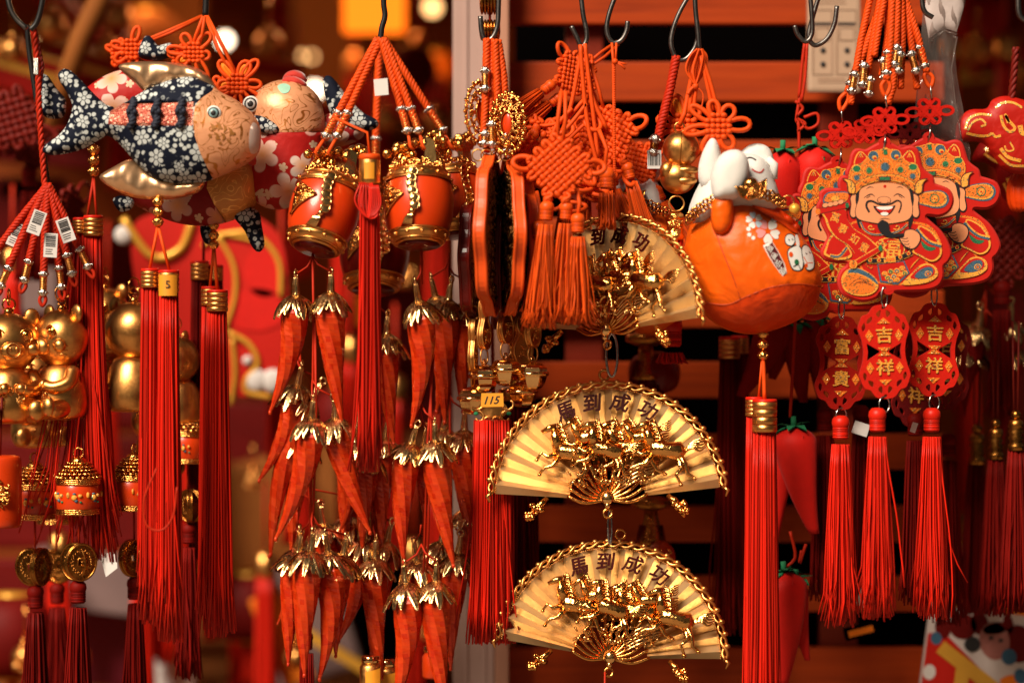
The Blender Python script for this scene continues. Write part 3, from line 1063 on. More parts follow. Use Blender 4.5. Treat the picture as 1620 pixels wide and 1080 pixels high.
t = thing('clear_bag', 'crumpled clear plastic bag hanging above the bearded figure cards', 'plastic bag', 1480, 120, .02)
f = q(1480, 120)
pl = Pil(cr(f((1466, -30), (1526, -30), (1524, 20), (1512, 60), (1514, 120), (1527, 190), (1534, 260), (1490, 275), (1440, 262), (1446, 190), (1452, 120), (1456, 70), (1460, 20)), 3, True), 10, 22, 7,
         wr=lambda x, z: 1 + .55 * math.sin(x * .35 + z * .05) + .3 * math.sin(z * .13 + x * .1))
mb = MB(); pl.mesh(mb); mb.build('bag', M['film'], t)
hp = Pil(f((1467, -28), (1525, -28), (1523, 14), (1512, 52), (1492, 46), (1468, 62), (1461, 22)), 6, 16, 6, y=-7)
mb = MB(); hp.mesh(mb); mb.build('bag_header', plain('milky_film', (.55, .46, .44), .3, var=.2, vs_=90, bs=.25, bsc=60, bd=.004), t)
mb = MB(); mb.tube([(a, -12, b) for a, b in f((1512, 60), (1503, 110), (1510, 170), (1522, 240))], 1.2, 6); mb.tube([(a, -12, b) for a, b in f((1470, 66), (1492, 50), (1512, 56))], 1.2, 6)
mb.build('bag_seam', M['film'], t)
for lab, x, y, w_, h_, d, mt, ry in (('orange foil box far behind the clear bag', 1530, 75, 70, 46, .7, 'bg_orange', .3), ('red box deep behind the bag and mask', 1560, 30, 120, 70, .75, 'bg_dred', -.3),
                              ('red box in shade above the horned ornament', 1585, 95, 80, 70, .6, 'bg_red', .5), ('yellow foil card in shade above the horned ornament', 1540, 118, 70, 18, .6, 'bg_yellow', -.1), ('orange card leaning at the right edge', 1600, 130, 30, 60, .5, 'bg_orange', .6),
                              ('yellow foil box above the printed poster', 1545, 915, 60, 60, .45, 'bg_yellow', 0), ('red strip lying on the printed poster', 1550, 948, 200, 18, .2, 'bg_red', .1), ('grey panel deep at the right edge', 1590, 560, 60, 200, .5, 'bg_dred', 0)):
    B('gift_box' if 'box' in lab else 'paper_card', lab, 'box' if 'box' in lab else 'card', x, y, w_, h_, 30, d, M[mt], ry=ry)

# ------------------------------------------------------------------ hooks
def hook(label, pts, r=4.0, d=0.0, mat='wire', dz=0.0):
    ox, oy = pts[0]
    f = q(ox, oy)
    mb = MB()
    P2 = cr(f(*pts), 6)
    n = len(P2)
    mb.tube([(a, dz * i / n, b) for i, (a, b) in enumerate(P2)], r, 10)
    return one('wire_hook', label, 'hook', ox, oy, d, mb, M[mat], group='wire hooks')
hook('black wire hook arm at the top left corner', [(10, -40), (14, 5), (24, 28), (42, 46)], 4.5, .0, 'wire')
hook('black wire hook arm right of the corner one, above the fish tail', [(76, -60), (66, 8), (58, 36), (48, 48)], 4.5, .0, 'wire_black')
hook('long black wire running down past the navy fish tail', [(43, 40), (46, 80), (55, 140), (66, 220), (76, 292)], 4.2, .02, 'wire_black')
hook('dark hook end above the fish knots', [(327, -60), (326, 0), (325, 24)], 5, -.01, 'wire_black')
hook('dark hook from which the drum cords hang', [(612, -60), (607, 0), (609, 25), (604, 45), (602, 64)], 4.6, -.01, 'wire_black')
hook('grey hook in front of the pale post', [(792, -60), (789, 0), (787, 40), (779, 60), (768, 64), (762, 50), (760, 26)], 4.2, -.02, 'wire')
hook('grey hook holding the orange woven knots', [(904, 42), (912, 58), (920, 74), (927, 66), (928, 50), (922, 20), (916, -40)], 4, -.005, 'wire')
hook('grey hook with the thin fan cord tied on', [(993, 34), (991, 50), (983, 64), (971, 68), (962, 58), (960, 40), (967, 12), (984, -30)], 4, -.005, 'wire')
hook('grey hook loop holding the dark red strap', [(1098, -20), (1075, 20), (1064, 50), (1062, 72), (1070, 92), (1084, 94), (1098, 78), (1104, 60)], 3.8, .0, 'wire')
hook('straight grey hook behind the looped one, holding the flower knots', [(1098, -60), (1100, 10), (1104, 50), (1106, 78)], 4, -.01, 'wire')
hook('small grey hook holding the red pepper string', [(1257, 41), (1262, 55), (1274, 66), (1283, 58), (1285, 36), (1279, -40)], 3.8, -.005, 'wire')
hook('wide grey hook in front of the socket plate', [(1324, 10), (1320, 38), (1308, 62), (1290, 72), (1280, 60), (1284, 34), (1303, -30)], 3.8, .015, 'wire')
hook('grey hook end in front of the clear bag', [(1459, -40), (1459, 4), (1464, 20), (1476, 28)], 4, -.015, 'wire')
hook('grey hook end at the upper right corner', [(1612, -40), (1611, 14), (1617, 30), (1630, 34)], 4.5, .03, 'wire')
# ------------------------------------------------------------------ shared small parts
MESHES = {}
def cached(key, fn, name, mats, parent, weld=False):
    """one mesh per key; every use is its own object"""
    k = parent_root(parent)['kk']
    kk = (key, round(k, 3))
    if kk not in MESHES:
        mb = MB(); fn(mb)
        o = mb.build(name, mats, parent, k, None, weld)
        MESHES[kk] = o.data
        return o
    o = bpy.data.objects.new(name, MESHES[kk])
    COL.objects.link(o)
    o.parent = parent
    return o

def put(o, x, y, z, rx=0, ry=0, rz=0, sc=1):
    k = S * parent_root(o)['kk']
    o.location = (x * k, y * k, z * k)
    o.rotation_euler = (rx, ry, rz)
    o.scale = (sc, sc, sc) if not hasattr(sc, '__len__') else sc
    return o

def foil_cap(mb, r, h):
    """top felt disc, dark core, gold foil bands; z from 0 down to -h"""
    mb.lathe([(r * .9, 2.5), (r * .98, 1), (r * .98, -3)], 24, 1)
    mb.lathe([(r * .93, 0), (r * .93, -h)], 24, 1)
    nb = 4
    for i in range(nb):
        z0 = -2 - (h - 2) * i / nb
        z1 = -2 - (h - 2) * (i + 1) / nb + .8
        mb.lathe([(r * .93, z0), (r * .985, z0 - .5), (r * .985, z1 + .5), (r * .93, z1)], 24, 0)
def wrap_cap(mb, r, h):
    """silk ball and wound ring on top of a tassel"""
    mb.lathe([(r * .25, h * .42), (r * .6, h * .40), (r * .92, h * .26), (r * 1.0, h * .08), (r * .9, -h * .08), (r * .8, -h * .12)], 18, 0)
    n = 6
    for i in range(n):
        mb.ring((0, 0, -h * .14 - h * .46 * i / n), r * .80, h * .05, 'z', 16, 0, 5)
    mb.lathe([(r * .78, -h * .1), (r * .78, -h * .62)], 16, 0)

def tassel(root, x, y, z, r, L, mat='thread_red', cap='foil', n=110, seed=1, r1=None, thr=1.5, capmat=None, stray=.02, wav=1.5, lean=0, lv=.17, caph=None):
    h = caph or (r * 1.9)
    r1 = r1 or r * 1.25
    key = ('thr', r, L, n, seed, r1, thr, stray, wav, lean)
    o = cached(key + (mat,), lambda mb: threads(mb, 0, 0, 0, r * .86, r1, L - h, n, thr, seed, stray=stray, wav=wav, lean=lean, lv=lv), 'tassel', M[mat], root)
    put(o, x, y, z - h)
    if cap == 'foil':
        c = cached(('foil', r, h), lambda mb: foil_cap(mb, r, h), 'tassel_cap', [M['gold_satin'], M['thread_red']], root)
    else:
        c = cached(('wrap', r, h, mat), lambda mb: wrap_cap(mb, r * .9, h * 1.2), 'tassel_cap', [M[capmat or mat]], root)
    c.parent = o
    put(c, 0, 0, h)
    c.scale = (1, 1, 1)
    return o

def beads(root, pts, r, mat='gold_rough'):
    mb = MB()
    for p in pts:
        mb.ball(p, r, 14, 10)
        for a in range(8):
            t = a * PI / 4
            mb.ball((p[0] + math.cos(t) * r * .9, p[1] + math.sin(t) * r * .9, p[2]), r * .22, 6, 4)
    return mb.build('bead', M[mat], root)

def cord(root, pts, r, mat, rope=True, name='cord', pitch=None, strands=3):
    mb = MB()
    if rope: mb.rope(pts, r, strands, pitch)
    else: mb.tube(pts, r, 8)
    return mb.build(name, M[mat], root)

def sleeve(mb, a, b, r):
    """coiled gold tube with a silver bead at each end, along a..b"""
    a, b = Vector(a), Vector(b)
    d = (b - a)
    L = d.length
    R = d.normalized().to_track_quat('Z', 'Y').to_matrix()
    def tr(p): return a + R @ Vector(p)
    n = 9
    mb.tube([tr((0, 0, L * .1)), tr((0, 0, L * .9))], r * .86, 10, m=0)
    for i in range(n):
        z = L * (.16 + .68 * i / (n - 1))
        mb.tube([tr((r * .86 * math.cos(t), r * .86 * math.sin(t), z)) for t in [2 * PI * k / 10 for k in range(10)]], L * .035, 5, closed=True, m=0)
    for z in (.04, .96):
        c = tr((0, 0, L * z))
        mb.ball(c, r * 1.2, 12, 8, 1)
        for k in range(8):
            t = 2 * PI * k / 8
            mb.ball(tr((r * 1.1 * math.cos(t), r * 1.1 * math.sin(t), L * z)), r * .34, 6, 4, 1)

def weave_knot(mb, n=7, sp=9.0, r=4.4, ears=1.5, rot=PI / 4, seed=3, c=(0, 0, 0), amp=2.6, skip=()):
    """square mat of cord woven over and under, with loops at the rim and two big ears"""
    rg = random.Random(seed)
    H = (n - 1) / 2 * sp
    ca, sa = math.cos(rot), math.sin(rot)
    def tr(u, w, y): return (c[0] + u * ca - w * sa, c[1] + y, c[2] + u * sa + w * ca)
    for di in (0, 1):
        for i in range(n):
            v = (i - (n - 1) / 2) * sp
            pts = []
            N = n * 4
            for k in range(N + 1):
                u = -H - sp * .6 + (2 * H + sp * 1.2) * k / N
                ph = PI * (u + H) / sp + PI * i + (PI if di else 0)
                y = math.cos(ph) * amp
                pts.append(tr(u, v, y) if di == 0 else tr(v, u, y))
            mb.tube(pts, r, 7)
    for side in range(4):
        for i in range(0, n - 1, 1):
            if (i + side) % 2: continue
            m_ = (i + .5 - (n - 1) / 2) * sp
            ext = sp * rg.uniform(.5, 1.5)
            pts = []
            for k in range(13):
                t = PI * k / 12
                a = m_ + math.cos(t) * sp * .5 * (1 + .25 * math.sin(t))
                b = H + sp * .55 + math.sin(t) * ext
                y = math.sin(t) * rg.uniform(-1, 1) * 2
                u, w_ = [(a, b), (b, a), (a, -b), (-b, a)][side]
                pts.append(tr(u, w_, y))
            mb.tube(pts, r * .95, 7)
    for k, (a0, sz) in enumerate(((rot * 0 + 0, ears), (PI, ears))):
        # ears at the left and right corners
        cx = math.cos(a0)
        pts = []
        R = sp * 1.7 * sz
        for j in range(19):
            t = -2.5 + 5.0 * j / 18
            pts.append((c[0] + cx * (H * 1.36 + R * .9 + R * math.cos(t)), c[1] + 3 + math.sin(t * 2) * 2, c[2] + R * .62 * math.sin(t) + 3))
        mb.tube(pts, r, 8)

def petal_knot(mb, c=(0, 0, 0), R=26, r=3.6, n=8, seed=1, core=True, m=0, var=.18):
    """flower of looped cord, two cords side by side"""
    rg = random.Random(seed)
    for i in range(n):
        a = 2 * PI * i / n + rg.uniform(-var, var)
        L = R * rg.uniform(1 - var, 1 + var)
        wd = R * rg.uniform(.22, .34)
        for off in (0, 1):
            pts = []
            LL, WW = L - off * r * 1.9, wd - off * r * 1.7
            if WW < r * .7: continue
            for k in range(17):
                t = 2 * PI * k / 16 + PI
                u = R * .25 + LL * .5 * (1 + math.cos(t)) * .95
                v = WW * math.sin(t) * (.55 + .45 * (1 + math.cos(t)) / 2)
                y = -2.0 * math.sin(PI * (u / (R * 1.3))) + off * .6 + rg.uniform(-.2, .2)
                pts.append((c[0] + u * math.cos(a) - v * math.sin(a), c[1] + y, c[2] + u * math.sin(a) + v * math.cos(a)))
            mb.tube(pts, r * .8, 7, m=m + off)
    if core:
        for i in range(-2, 3):
            for j in range(-2, 3):
                if abs(i) + abs(j) > 3: continue
                mb.ball((c[0] + i * r * 1.7, c[1] - 3 - (i + j) % 2, c[2] + j * r * 1.7), (r * 1.15, r * 1.0, r * .95), 8, 6, m)

def felt_knot(mb, sc=1.0, t=6.0):
    """flat pan-chang shape: lattice of rings with looped ends, cut from felt"""
    w_ = 4.6 * sc
    def loop(cx, cz, a, b, rot, y):
        o = ell(cx, cz, a, b, 22, rot)
        i = ell(cx, cz, max(a - w_, 1.5), max(b - w_, 1.5), 22, rot)
        mb.prism([o, i], y, y + t)
    for k, (x, z) in enumerate(((-9, 13), (9, 13), (-9, -13), (9, -13))):
        loop(x * sc, z * sc, 9.5 * sc, 8.5 * sc, 0, -.11 * k)
    loop(-27 * sc, 0, 13 * sc, 9 * sc, 0, -.5)
    loop(27 * sc, 0, 13 * sc, 9 * sc, 0, -.62)
    for k, (x, z) in enumerate(((0, 0), (-11, 0), (11, 0))):
        loop(x * sc, z * sc, 8.6 * sc, 8.2 * sc, PI / 4, -.74 - .13 * k)
    for k, a in enumerate((PI / 4, -PI / 4)):
        c_, s_ = math.cos(a), math.sin(a)
        for j, off in enumerate((-7, 7)):
            p0 = (-18 * sc * c_ - off * s_ * sc, -18 * sc * s_ + off * c_ * sc)
            p1 = (18 * sc * c_ - off * s_ * sc, 18 * sc * s_ + off * c_ * sc)
            mb.prism(stroke([p0, p1], w_ * .95), -1.2 - .14 * (k * 2 + j), t)

def ringpart(root, x, z, r, t=1.4, mat='wire_steel', y=0, axis='y', rot=0.0):
    mb = MB(); mb.ring((x, y, z), r, t, axis, 22, rot=rot)
    return mb.build('ring', M[mat], root)

def lumps(mb, c, rx, rz, n, r, seed, y=0, m=0, ry=4):
    rg = random.Random(seed)
    for i in range(n):
        a, u = rg.uniform(0, 6.28), math.sqrt(rg.random())
        rr = r * rg.uniform(.5, 1.3)
        mb.ball((c[0] + rx * u * math.cos(a), y - rg.random() * ry, c[1] + rz * u * math.sin(a)), (rr * rg.uniform(.7, 1.4), rr, rr * rg.uniform(.7, 1.4)), 7, 5, m)

def scrolls(mb, c, rx, rz, n, r, seed, y=0, m=0):
    rg = random.Random(seed)
    for i in range(n):
        a, u = rg.uniform(0, 6.28), math.sqrt(rg.random())
        x, z = c[0] + rx * u * math.cos(a), c[1] + rz * u * math.sin(a)
        a0, sgn, R = rg.uniform(0, 6.28), rg.choice((-1, 1)), rg.uniform(3, 7)
        pts = []
        for k in range(12):
            t = k / 11
            ang = a0 + sgn * t * 5
            pts.append((x + R * (1 - t * .75) * math.cos(ang), y - 2 * math.sin(t * PI) - rg.random() * .4, z + R * (1 - t * .75) * math.sin(ang)))
        mb.tube(pts, r, 5, m=m)

# ------------------------------------------------------------------ fish
def eye(root, x, y, z, r, dark=False):
    mb = MB()
    mb.ball((x, y, z), (r, r * .35, r * 1.02), 18, 10, 0)
    mb.ball((x, y - r * .14, z), (r * .80, r * .33, r * .82), 18, 10, 1)
    mb.ball((x, y - r * .26, z), (r * .62, r * .31, r * .64), 16, 10, 2)
    mb.ball((x, y - r * .40, z), (r * .40, r * .26, r * .42), 14, 8, 1)
    mb.ball((x - r * .2, y - r * .62, z + r * .2), r * .10, 8, 6, 0)
    return mb.build('eye', [M['p_white'], M['ink'], plain('eye_iris', (.30, .50, .52) if not dark else (.6, .6, .6), .25, var=.1), M['ink']], root)

def stuffed(root, name, outline, T, R, mats, y=0, step=7, regions=(), sel=None, only=None, wr=None, label=None):
    pl = Pil(outline, T, R, step, wr, y)
    mb = MB(); pl.mesh(mb, regions, sel, 0, True, only)
    return mb.build(name, mats, root, label=label, weld=True), pl

def knot_and_cord(root, f, centre, hookpt, seed, R=22, n=7, y=0):
    cx, cz = f(centre)[0]
    hx, hz = f(hookpt)[0]
    mb = MB(); petal_knot(mb, (cx, y, cz), R * 1.25, 4.0, n, seed, var=.45)
    petal_knot(mb, (cx - R * .8, y + 6, cz - R * .3), R * .9, 3.8, 5, seed + 1, var=.4)
    mb.build('knot', [M['cord_orange'], M['cord_yellow']], root)
    mb = MB()
    for o_ in (-3.5, 3.5): mb.tube([(cx + o_, y, cz + 4), ((cx + hx) / 2 + o_ * 1.4, y - 2, (cz + hz) / 2), (hx + o_ * .3, y * .3, hz)], 3, 8)
    mb.build('hanging_cord', M['cord_orange'], root)

# main navy fish
t = thing('fish_ornament', 'stuffed navy fabric fish with white blossoms and peach satin head facing right', 'ornament', 250, 205, -.03, 'stuffed fish ornaments')
f = q(250, 205)
body = cr(f((160, 178), (180, 172), (205, 158), (235, 140), (270, 126), (302, 121), (328, 130), (350, 146), (372, 157), (394, 174), (409, 194), (413, 216), (410, 240), (396, 256), (370, 270), (342, 282), (322, 288), (290, 291), (255, 288), (233, 275), (213, 256), (196, 236), (180, 220), (160, 208)), 3, True)
headsel = f((340, 100), (338, 146), (322, 160), (314, 172), (311, 195), (314, 218), (322, 245), (332, 268), (342, 300), (440, 300), (440, 100))
strip = f((177, 170), (196, 164), (312, 165), (310, 203), (196, 202), (176, 199))
_, pl = stuffed(t, 'body', body, 46, 74, [M['navy'], M['sparkle']], regions=[(strip, 1)], sel=headsel, only=False, step=6)
mb = MB(); pl.mesh(mb, (), headsel, 0, True, True); mb.build('head', M['face_peach'], t, weld=True)
mb = MB()
mouth = cr(f((402, 196), (411, 203), (412, 222), (409, 240), (399, 244), (397, 220)), 4, True)
pl.decal(mb, mouth, 0, 1.0, 5); mb.build('mouth', plain('pale_satin', (.80, .62, .55), .35, var=.06), t)
mb = MB()
for x0 in (214, 253, 292):
    pts = []
    for k in range(9):
        z = 160 + 45 * k / 8
        a, b = f((x0 + 3 * math.sin(k * 1.3), z))[0]
        pts.append((a, -pl.h(a, b) - 2, b))
    mb.rope(pts, 6.5, 3, 16)
    a, b = f((x0 + 1, 181))[0]
    mb.ball((a, -pl.h(a, b) - 5, b), (9, 6, 8), 12, 8)
    for k in range(3): mb.ball((a + 5 * (k - 1), -pl.h(a, b) - 9, b + 4 * (k % 2)), 4, 8, 6)
mb.build('braid', plain('navy_cord', (.012, .016, .036), .7, var=.3, bs=.5), t)
ex, ez = f((343, 183))[0]
eye(t, ex, -pl.h(ex, ez) + 1, ez, 12)
mb = MB()   # gold brush marks on the cheek
for pts in (((338, 199), (343, 205), (340, 212)), ((347, 197), (353, 203), (350, 211)), ((358, 200), (362, 207), (359, 214)), ((344, 213), (350, 219), (347, 226)), ((355, 214), (360, 220), (357, 227)), ((366, 205), (371, 212), (368, 220)), ((372, 218), (376, 213)), ((337, 216), (340, 222)), ((352, 228), (356, 232)), ((364, 224), (370, 230)), ((341, 204), (349, 207)), ((352, 205), (358, 208)), ((347, 222), (354, 224))):
    pl.decal(mb, stroke(cr(f(*pts), 4), 4.4, 4.4, True), 0, .9, 4)
mb.build('cheek_print', plain('gold_brown_print', (.42, .17, .04), .4, .3, var=.2), t)
tail = cr(f((182, 173), (168, 166), (150, 150), (130, 129), (113, 113), (101, 109), (92, 116), (94, 128), (104, 144), (113, 162), (113, 178), (104, 200), (90, 216), (72, 228), (67, 238), (76, 245), (100, 244), (130, 236), (152, 224), (168, 215), (182, 212)), 3, True)
stuffed(t, 'tail', tail, 17, 26, M['navy'], y=1)
wr = lambda x, z: 1 + .16 * math.sin(x * .13 + z * .06) + .05 * math.sin(x * .31 - z * .1)
stuffed(t, 'back_fin', cr(f((186, 105), (212, 97), (258, 97), (300, 103), (328, 118), (345, 146), (325, 140), (296, 132), (262, 136), (232, 146), (213, 131)), 4, True), 15, 22, M['foil'], y=8, wr=wr, step=5)
stuffed(t, 'belly_fin', cr(f((156, 280), (178, 264), (204, 252), (222, 262), (246, 276), (290, 285), (322, 286), (312, 304), (270, 315), (215, 313), (178, 299)), 4, True), 15, 22, M['foil'], y=6, wr=wr, step=5)
knot_and_cord(t, f, (305, 82), (322, 26), 4, 24, 6, 14)
bx, bz = f((250, 335))[0]
beads(t, [(bx, 0, bz + 16), (bx, 0, bz), (bx, 0, bz - 16)], 8.5)
mb = MB()
for x1, y1 in ((237, 425), (268, 428)): mb.tube([(bx, 0, bz - 22), f((x1, y1))[0][:1] + (0,) + f((x1, y1))[0][1:]], 2.6, 7)
mb.build('hanging_thread', M['cord_orange'], t)
a, b = f((237, 427))[0]; tassel(t, a, 4, b, 15, 560, n=95, seed=2, wav=2.6, stray=.05)
a, b = f((268, 430))[0]; o = tassel(t, a, -8, b, 17, 585, n=120, seed=3, wav=2.2, stray=.04)
mb = MB(); 
prs = []
for i in range(9):
    an = -2.5 + 1.9 * i / 8
    prs.append((17.6 * math.cos(an), 17.6 * math.sin(an)))
mb.add([(x, y, z) for x, y in prs for z in (-3, -36)], [(2 * i, 2 * i + 1, 2 * i + 3, 2 * i + 2) for i in range(8)], 0, True)
mb.text('5', 17, 1, -18, -18.4, .4, 0, 1)
s_ = mb.build('price_sticker', [M['price'], M['ink']], o); put(s_, 0, 0, 30)

# fish below, gold brocade head
t = thing('fish_ornament', 'stuffed dark red blossom fish with gold brocade head and red lips, under the navy fish', 'ornament', 320, 300, .015, 'stuffed fish ornaments')
f = q(320, 300)
body = cr(f((188, 300), (205, 280), (260, 258), (320, 240), (370, 236), (402, 248), (419, 275), (416, 305), (398, 330), (370, 348), (330, 357), (285, 354), (245, 340), (210, 322)), 4, True)
hs_ = f((352, 200), (345, 250), (335, 280), (332, 300), (343, 325), (362, 360), (460, 360), (460, 200))
_, pl = stuffed(t, 'body', body, 40, 55, M['blossom_dark'], sel=hs_, only=False)
mb = MB(); pl.mesh(mb, (), hs_, 0, True, True); mb.build('head', M['face_gold'], t, weld=True)
stuffed(t, 'lips', cr(f((388, 246), (404, 244), (424, 254), (426, 264), (408, 268), (392, 260)), 4, True), 10, 9, M['lips'], y=-25)
stuffed(t, 'tail', cr(f((368, 338), (392, 328), (410, 336), (415, 358), (419, 388), (410, 399), (399, 390), (388, 366)), 4, True), 12, 14, M['navy'], y=-6)
stuffed(t, 'side_fin', cr(f((183, 318), (196, 311), (216, 318), (212, 332), (194, 336)), 4, True), 8, 9, M['navy'], y=-28, label='small navy blossom side fin')
stuffed(t, 'side_fin', cr(f((316, 355), (332, 350), (336, 372), (328, 386), (318, 376)), 4, True), 8, 9, M['navy'], y=10, label='navy fin pointing down')
bx, bz = f((338, 372))[0]
beads(t, [(bx, 0, bz + 15), (bx, 0, bz), (bx, 0, bz - 15)], 8)
mb = MB(); mb.tube([(bx, 0, bz - 18), f((344, 458))[0][:1] + (0,) + f((344, 458))[0][1:]], 3, 7); mb.tube([(bx, 3, bz - 18), f((331, 455))[0][:1] + (8,) + f((331, 455))[0][1:]], 2.4, 7)
mb.build('hanging_thread', M['cord_orange'], t)
a, b = f((331, 455))[0]; tassel(t, a, 14, b, 15, 520, n=90, seed=5, wav=1.5)
a, b = f((345, 461))[0]; tassel(t, a, -10, b, 17, 545, n=130, seed=6, wav=1.8, stray=.05, r1=26)

# upright fish
t = thing('fish_ornament', 'stuffed upright fish with black eye, peach dome head and red blossom body', 'ornament', 455, 220, .015, 'stuffed fish ornaments')
f = q(455, 220)
body = cr(f((396, 200), (396, 165), (410, 141), (440, 127), (475, 130), (503, 152), (514, 190), (515, 250), (507, 290), (478, 318), (440, 332), (404, 318), (392, 270)), 4, True)
hs_ = f((380, 206), (410, 211), (455, 214), (490, 212), (530, 208), (530, 100), (380, 100))
_, pl = stuffed(t, 'body', body, 50, 62, M['blossom'], sel=hs_, only=False)
mb = MB(); pl.mesh(mb, (), hs_, 0, True, True); mb.build('head', M['face_peach'], t, weld=True)
ex, ez = f((400, 168))[0]
mb_ = eye(t, ex, -pl.h(ex + 6, ez) - 2, ez, 13, True)
for nm, pts in (('upper_lip', ((448, 128), (452, 116), (466, 111), (480, 116), (486, 130), (470, 128))), ('lower_lip', ((446, 134), (452, 122), (468, 122), (484, 131), (484, 138), (464, 138)))):
    stuffed(t, nm, cr(f(*pts), 4, True), 9, 8, M['lips'], y=-8 if nm[0] == 'l' else 0)
mb = MB()
pl.decal(mb, cr(f((442, 140), (452, 135), (462, 140), (460, 150), (450, 152)), 4, True), 0, .8, 4)
mb.build('mint_patch', plain('mint_satin', (.35, .62, .48), .4, var=.2), t)
stuffed(t, 'side_fin', cr(f((402, 190), (418, 188), (440, 200), (447, 212), (430, 216), (410, 208)), 4, True), 9, 9, M['navy'], y=-48)
stuffed(t, 'tail', cr(f((511, 126), (519, 119), (530, 127), (552, 156), (575, 178), (594, 188), (598, 199), (582, 207), (552, 205), (528, 188), (515, 158)), 4, True), 15, 20, M['navy'], y=6)
stuffed(t, 'rear_body', cr(f((505, 190), (530, 175), (560, 190), (575, 212), (548, 228), (510, 230)), 4, True), 22, 22, M['blossom_dark'], y=20)
knot_and_cord(t, f, (378, 135), (327, 26), 9, 27, 8, -18)

# fish behind
t = thing('fish_ornament', 'stuffed red blossom fish mostly hidden behind the navy fish', 'ornament', 220, 150, .03, 'stuffed fish ornaments')
f = q(220, 150)
body = cr(f((118, 165), (138, 138), (180, 114), (235, 106), (290, 116), (315, 150), (290, 185), (200, 200), (140, 192)), 4, True)
stuffed(t, 'body', body, 40, 45, M['blossom'])
stuffed(t, 'tail', cr(f((57, 128), (66, 119), (78, 122), (92, 142), (106, 160), (102, 186), (78, 188), (66, 176), (64, 158), (56, 150)), 4, True), 13, 16, M['navy'], y=-10)
stuffed(t, 'back_fin', cr(f((222, 92), (226, 68), (236, 58), (246, 66), (252, 74), (270, 70), (277, 76), (272, 90), (252, 98)), 4, True), 11, 11, M['navy'], y=-14)
knot_and_cord(t, f, (208, 78), (320, 26), 14, 22, 5, 4)
beads(t, [f((148, y_))[0][:1] + (0,) + f((148, y_))[0][1:] for y_ in (237, 254, 271)], 9)
mb = MB()
for x1 in (138, 153): mb.tube([f((148, 280))[0][:1] + (0,) + f((148, 280))[0][1:], f((x1, 345))[0][:1] + (0,) + f((x1, 345))[0][1:]], 2, 7)
mb.build('hanging_thread', M['cord_red'], t)
a, b = f((131, 348))[0]; tassel(t, a, -22, b, 12, 520, n=46, seed=7, wav=6, stray=.4, r1=44, thr=1.2, lean=-14)
a, b = f((153, 345))[0]; tassel(t, a, -30, b, 16, 540, n=95, seed=8, wav=2.4, stray=.06, r1=20, lean=18)
t2 = thing('tassel_pair', 'dark shaded foil capped tassel pair behind the lower fish tassel', 'tassel', 322, 415, .07)
mb = MB(); mb.tube([(0, 0, 60), (0, 0, 0)], 2.5, 6); mb.build('hanging_thread', M['cord_dark'], t2)
tassel(t2, -6, 0, 0, 15, 470, mat='thread_dark', n=80, seed=9)
tassel(t2, 18, 12, -6, 12, 470, mat='thread_dark', n=60, seed=10)

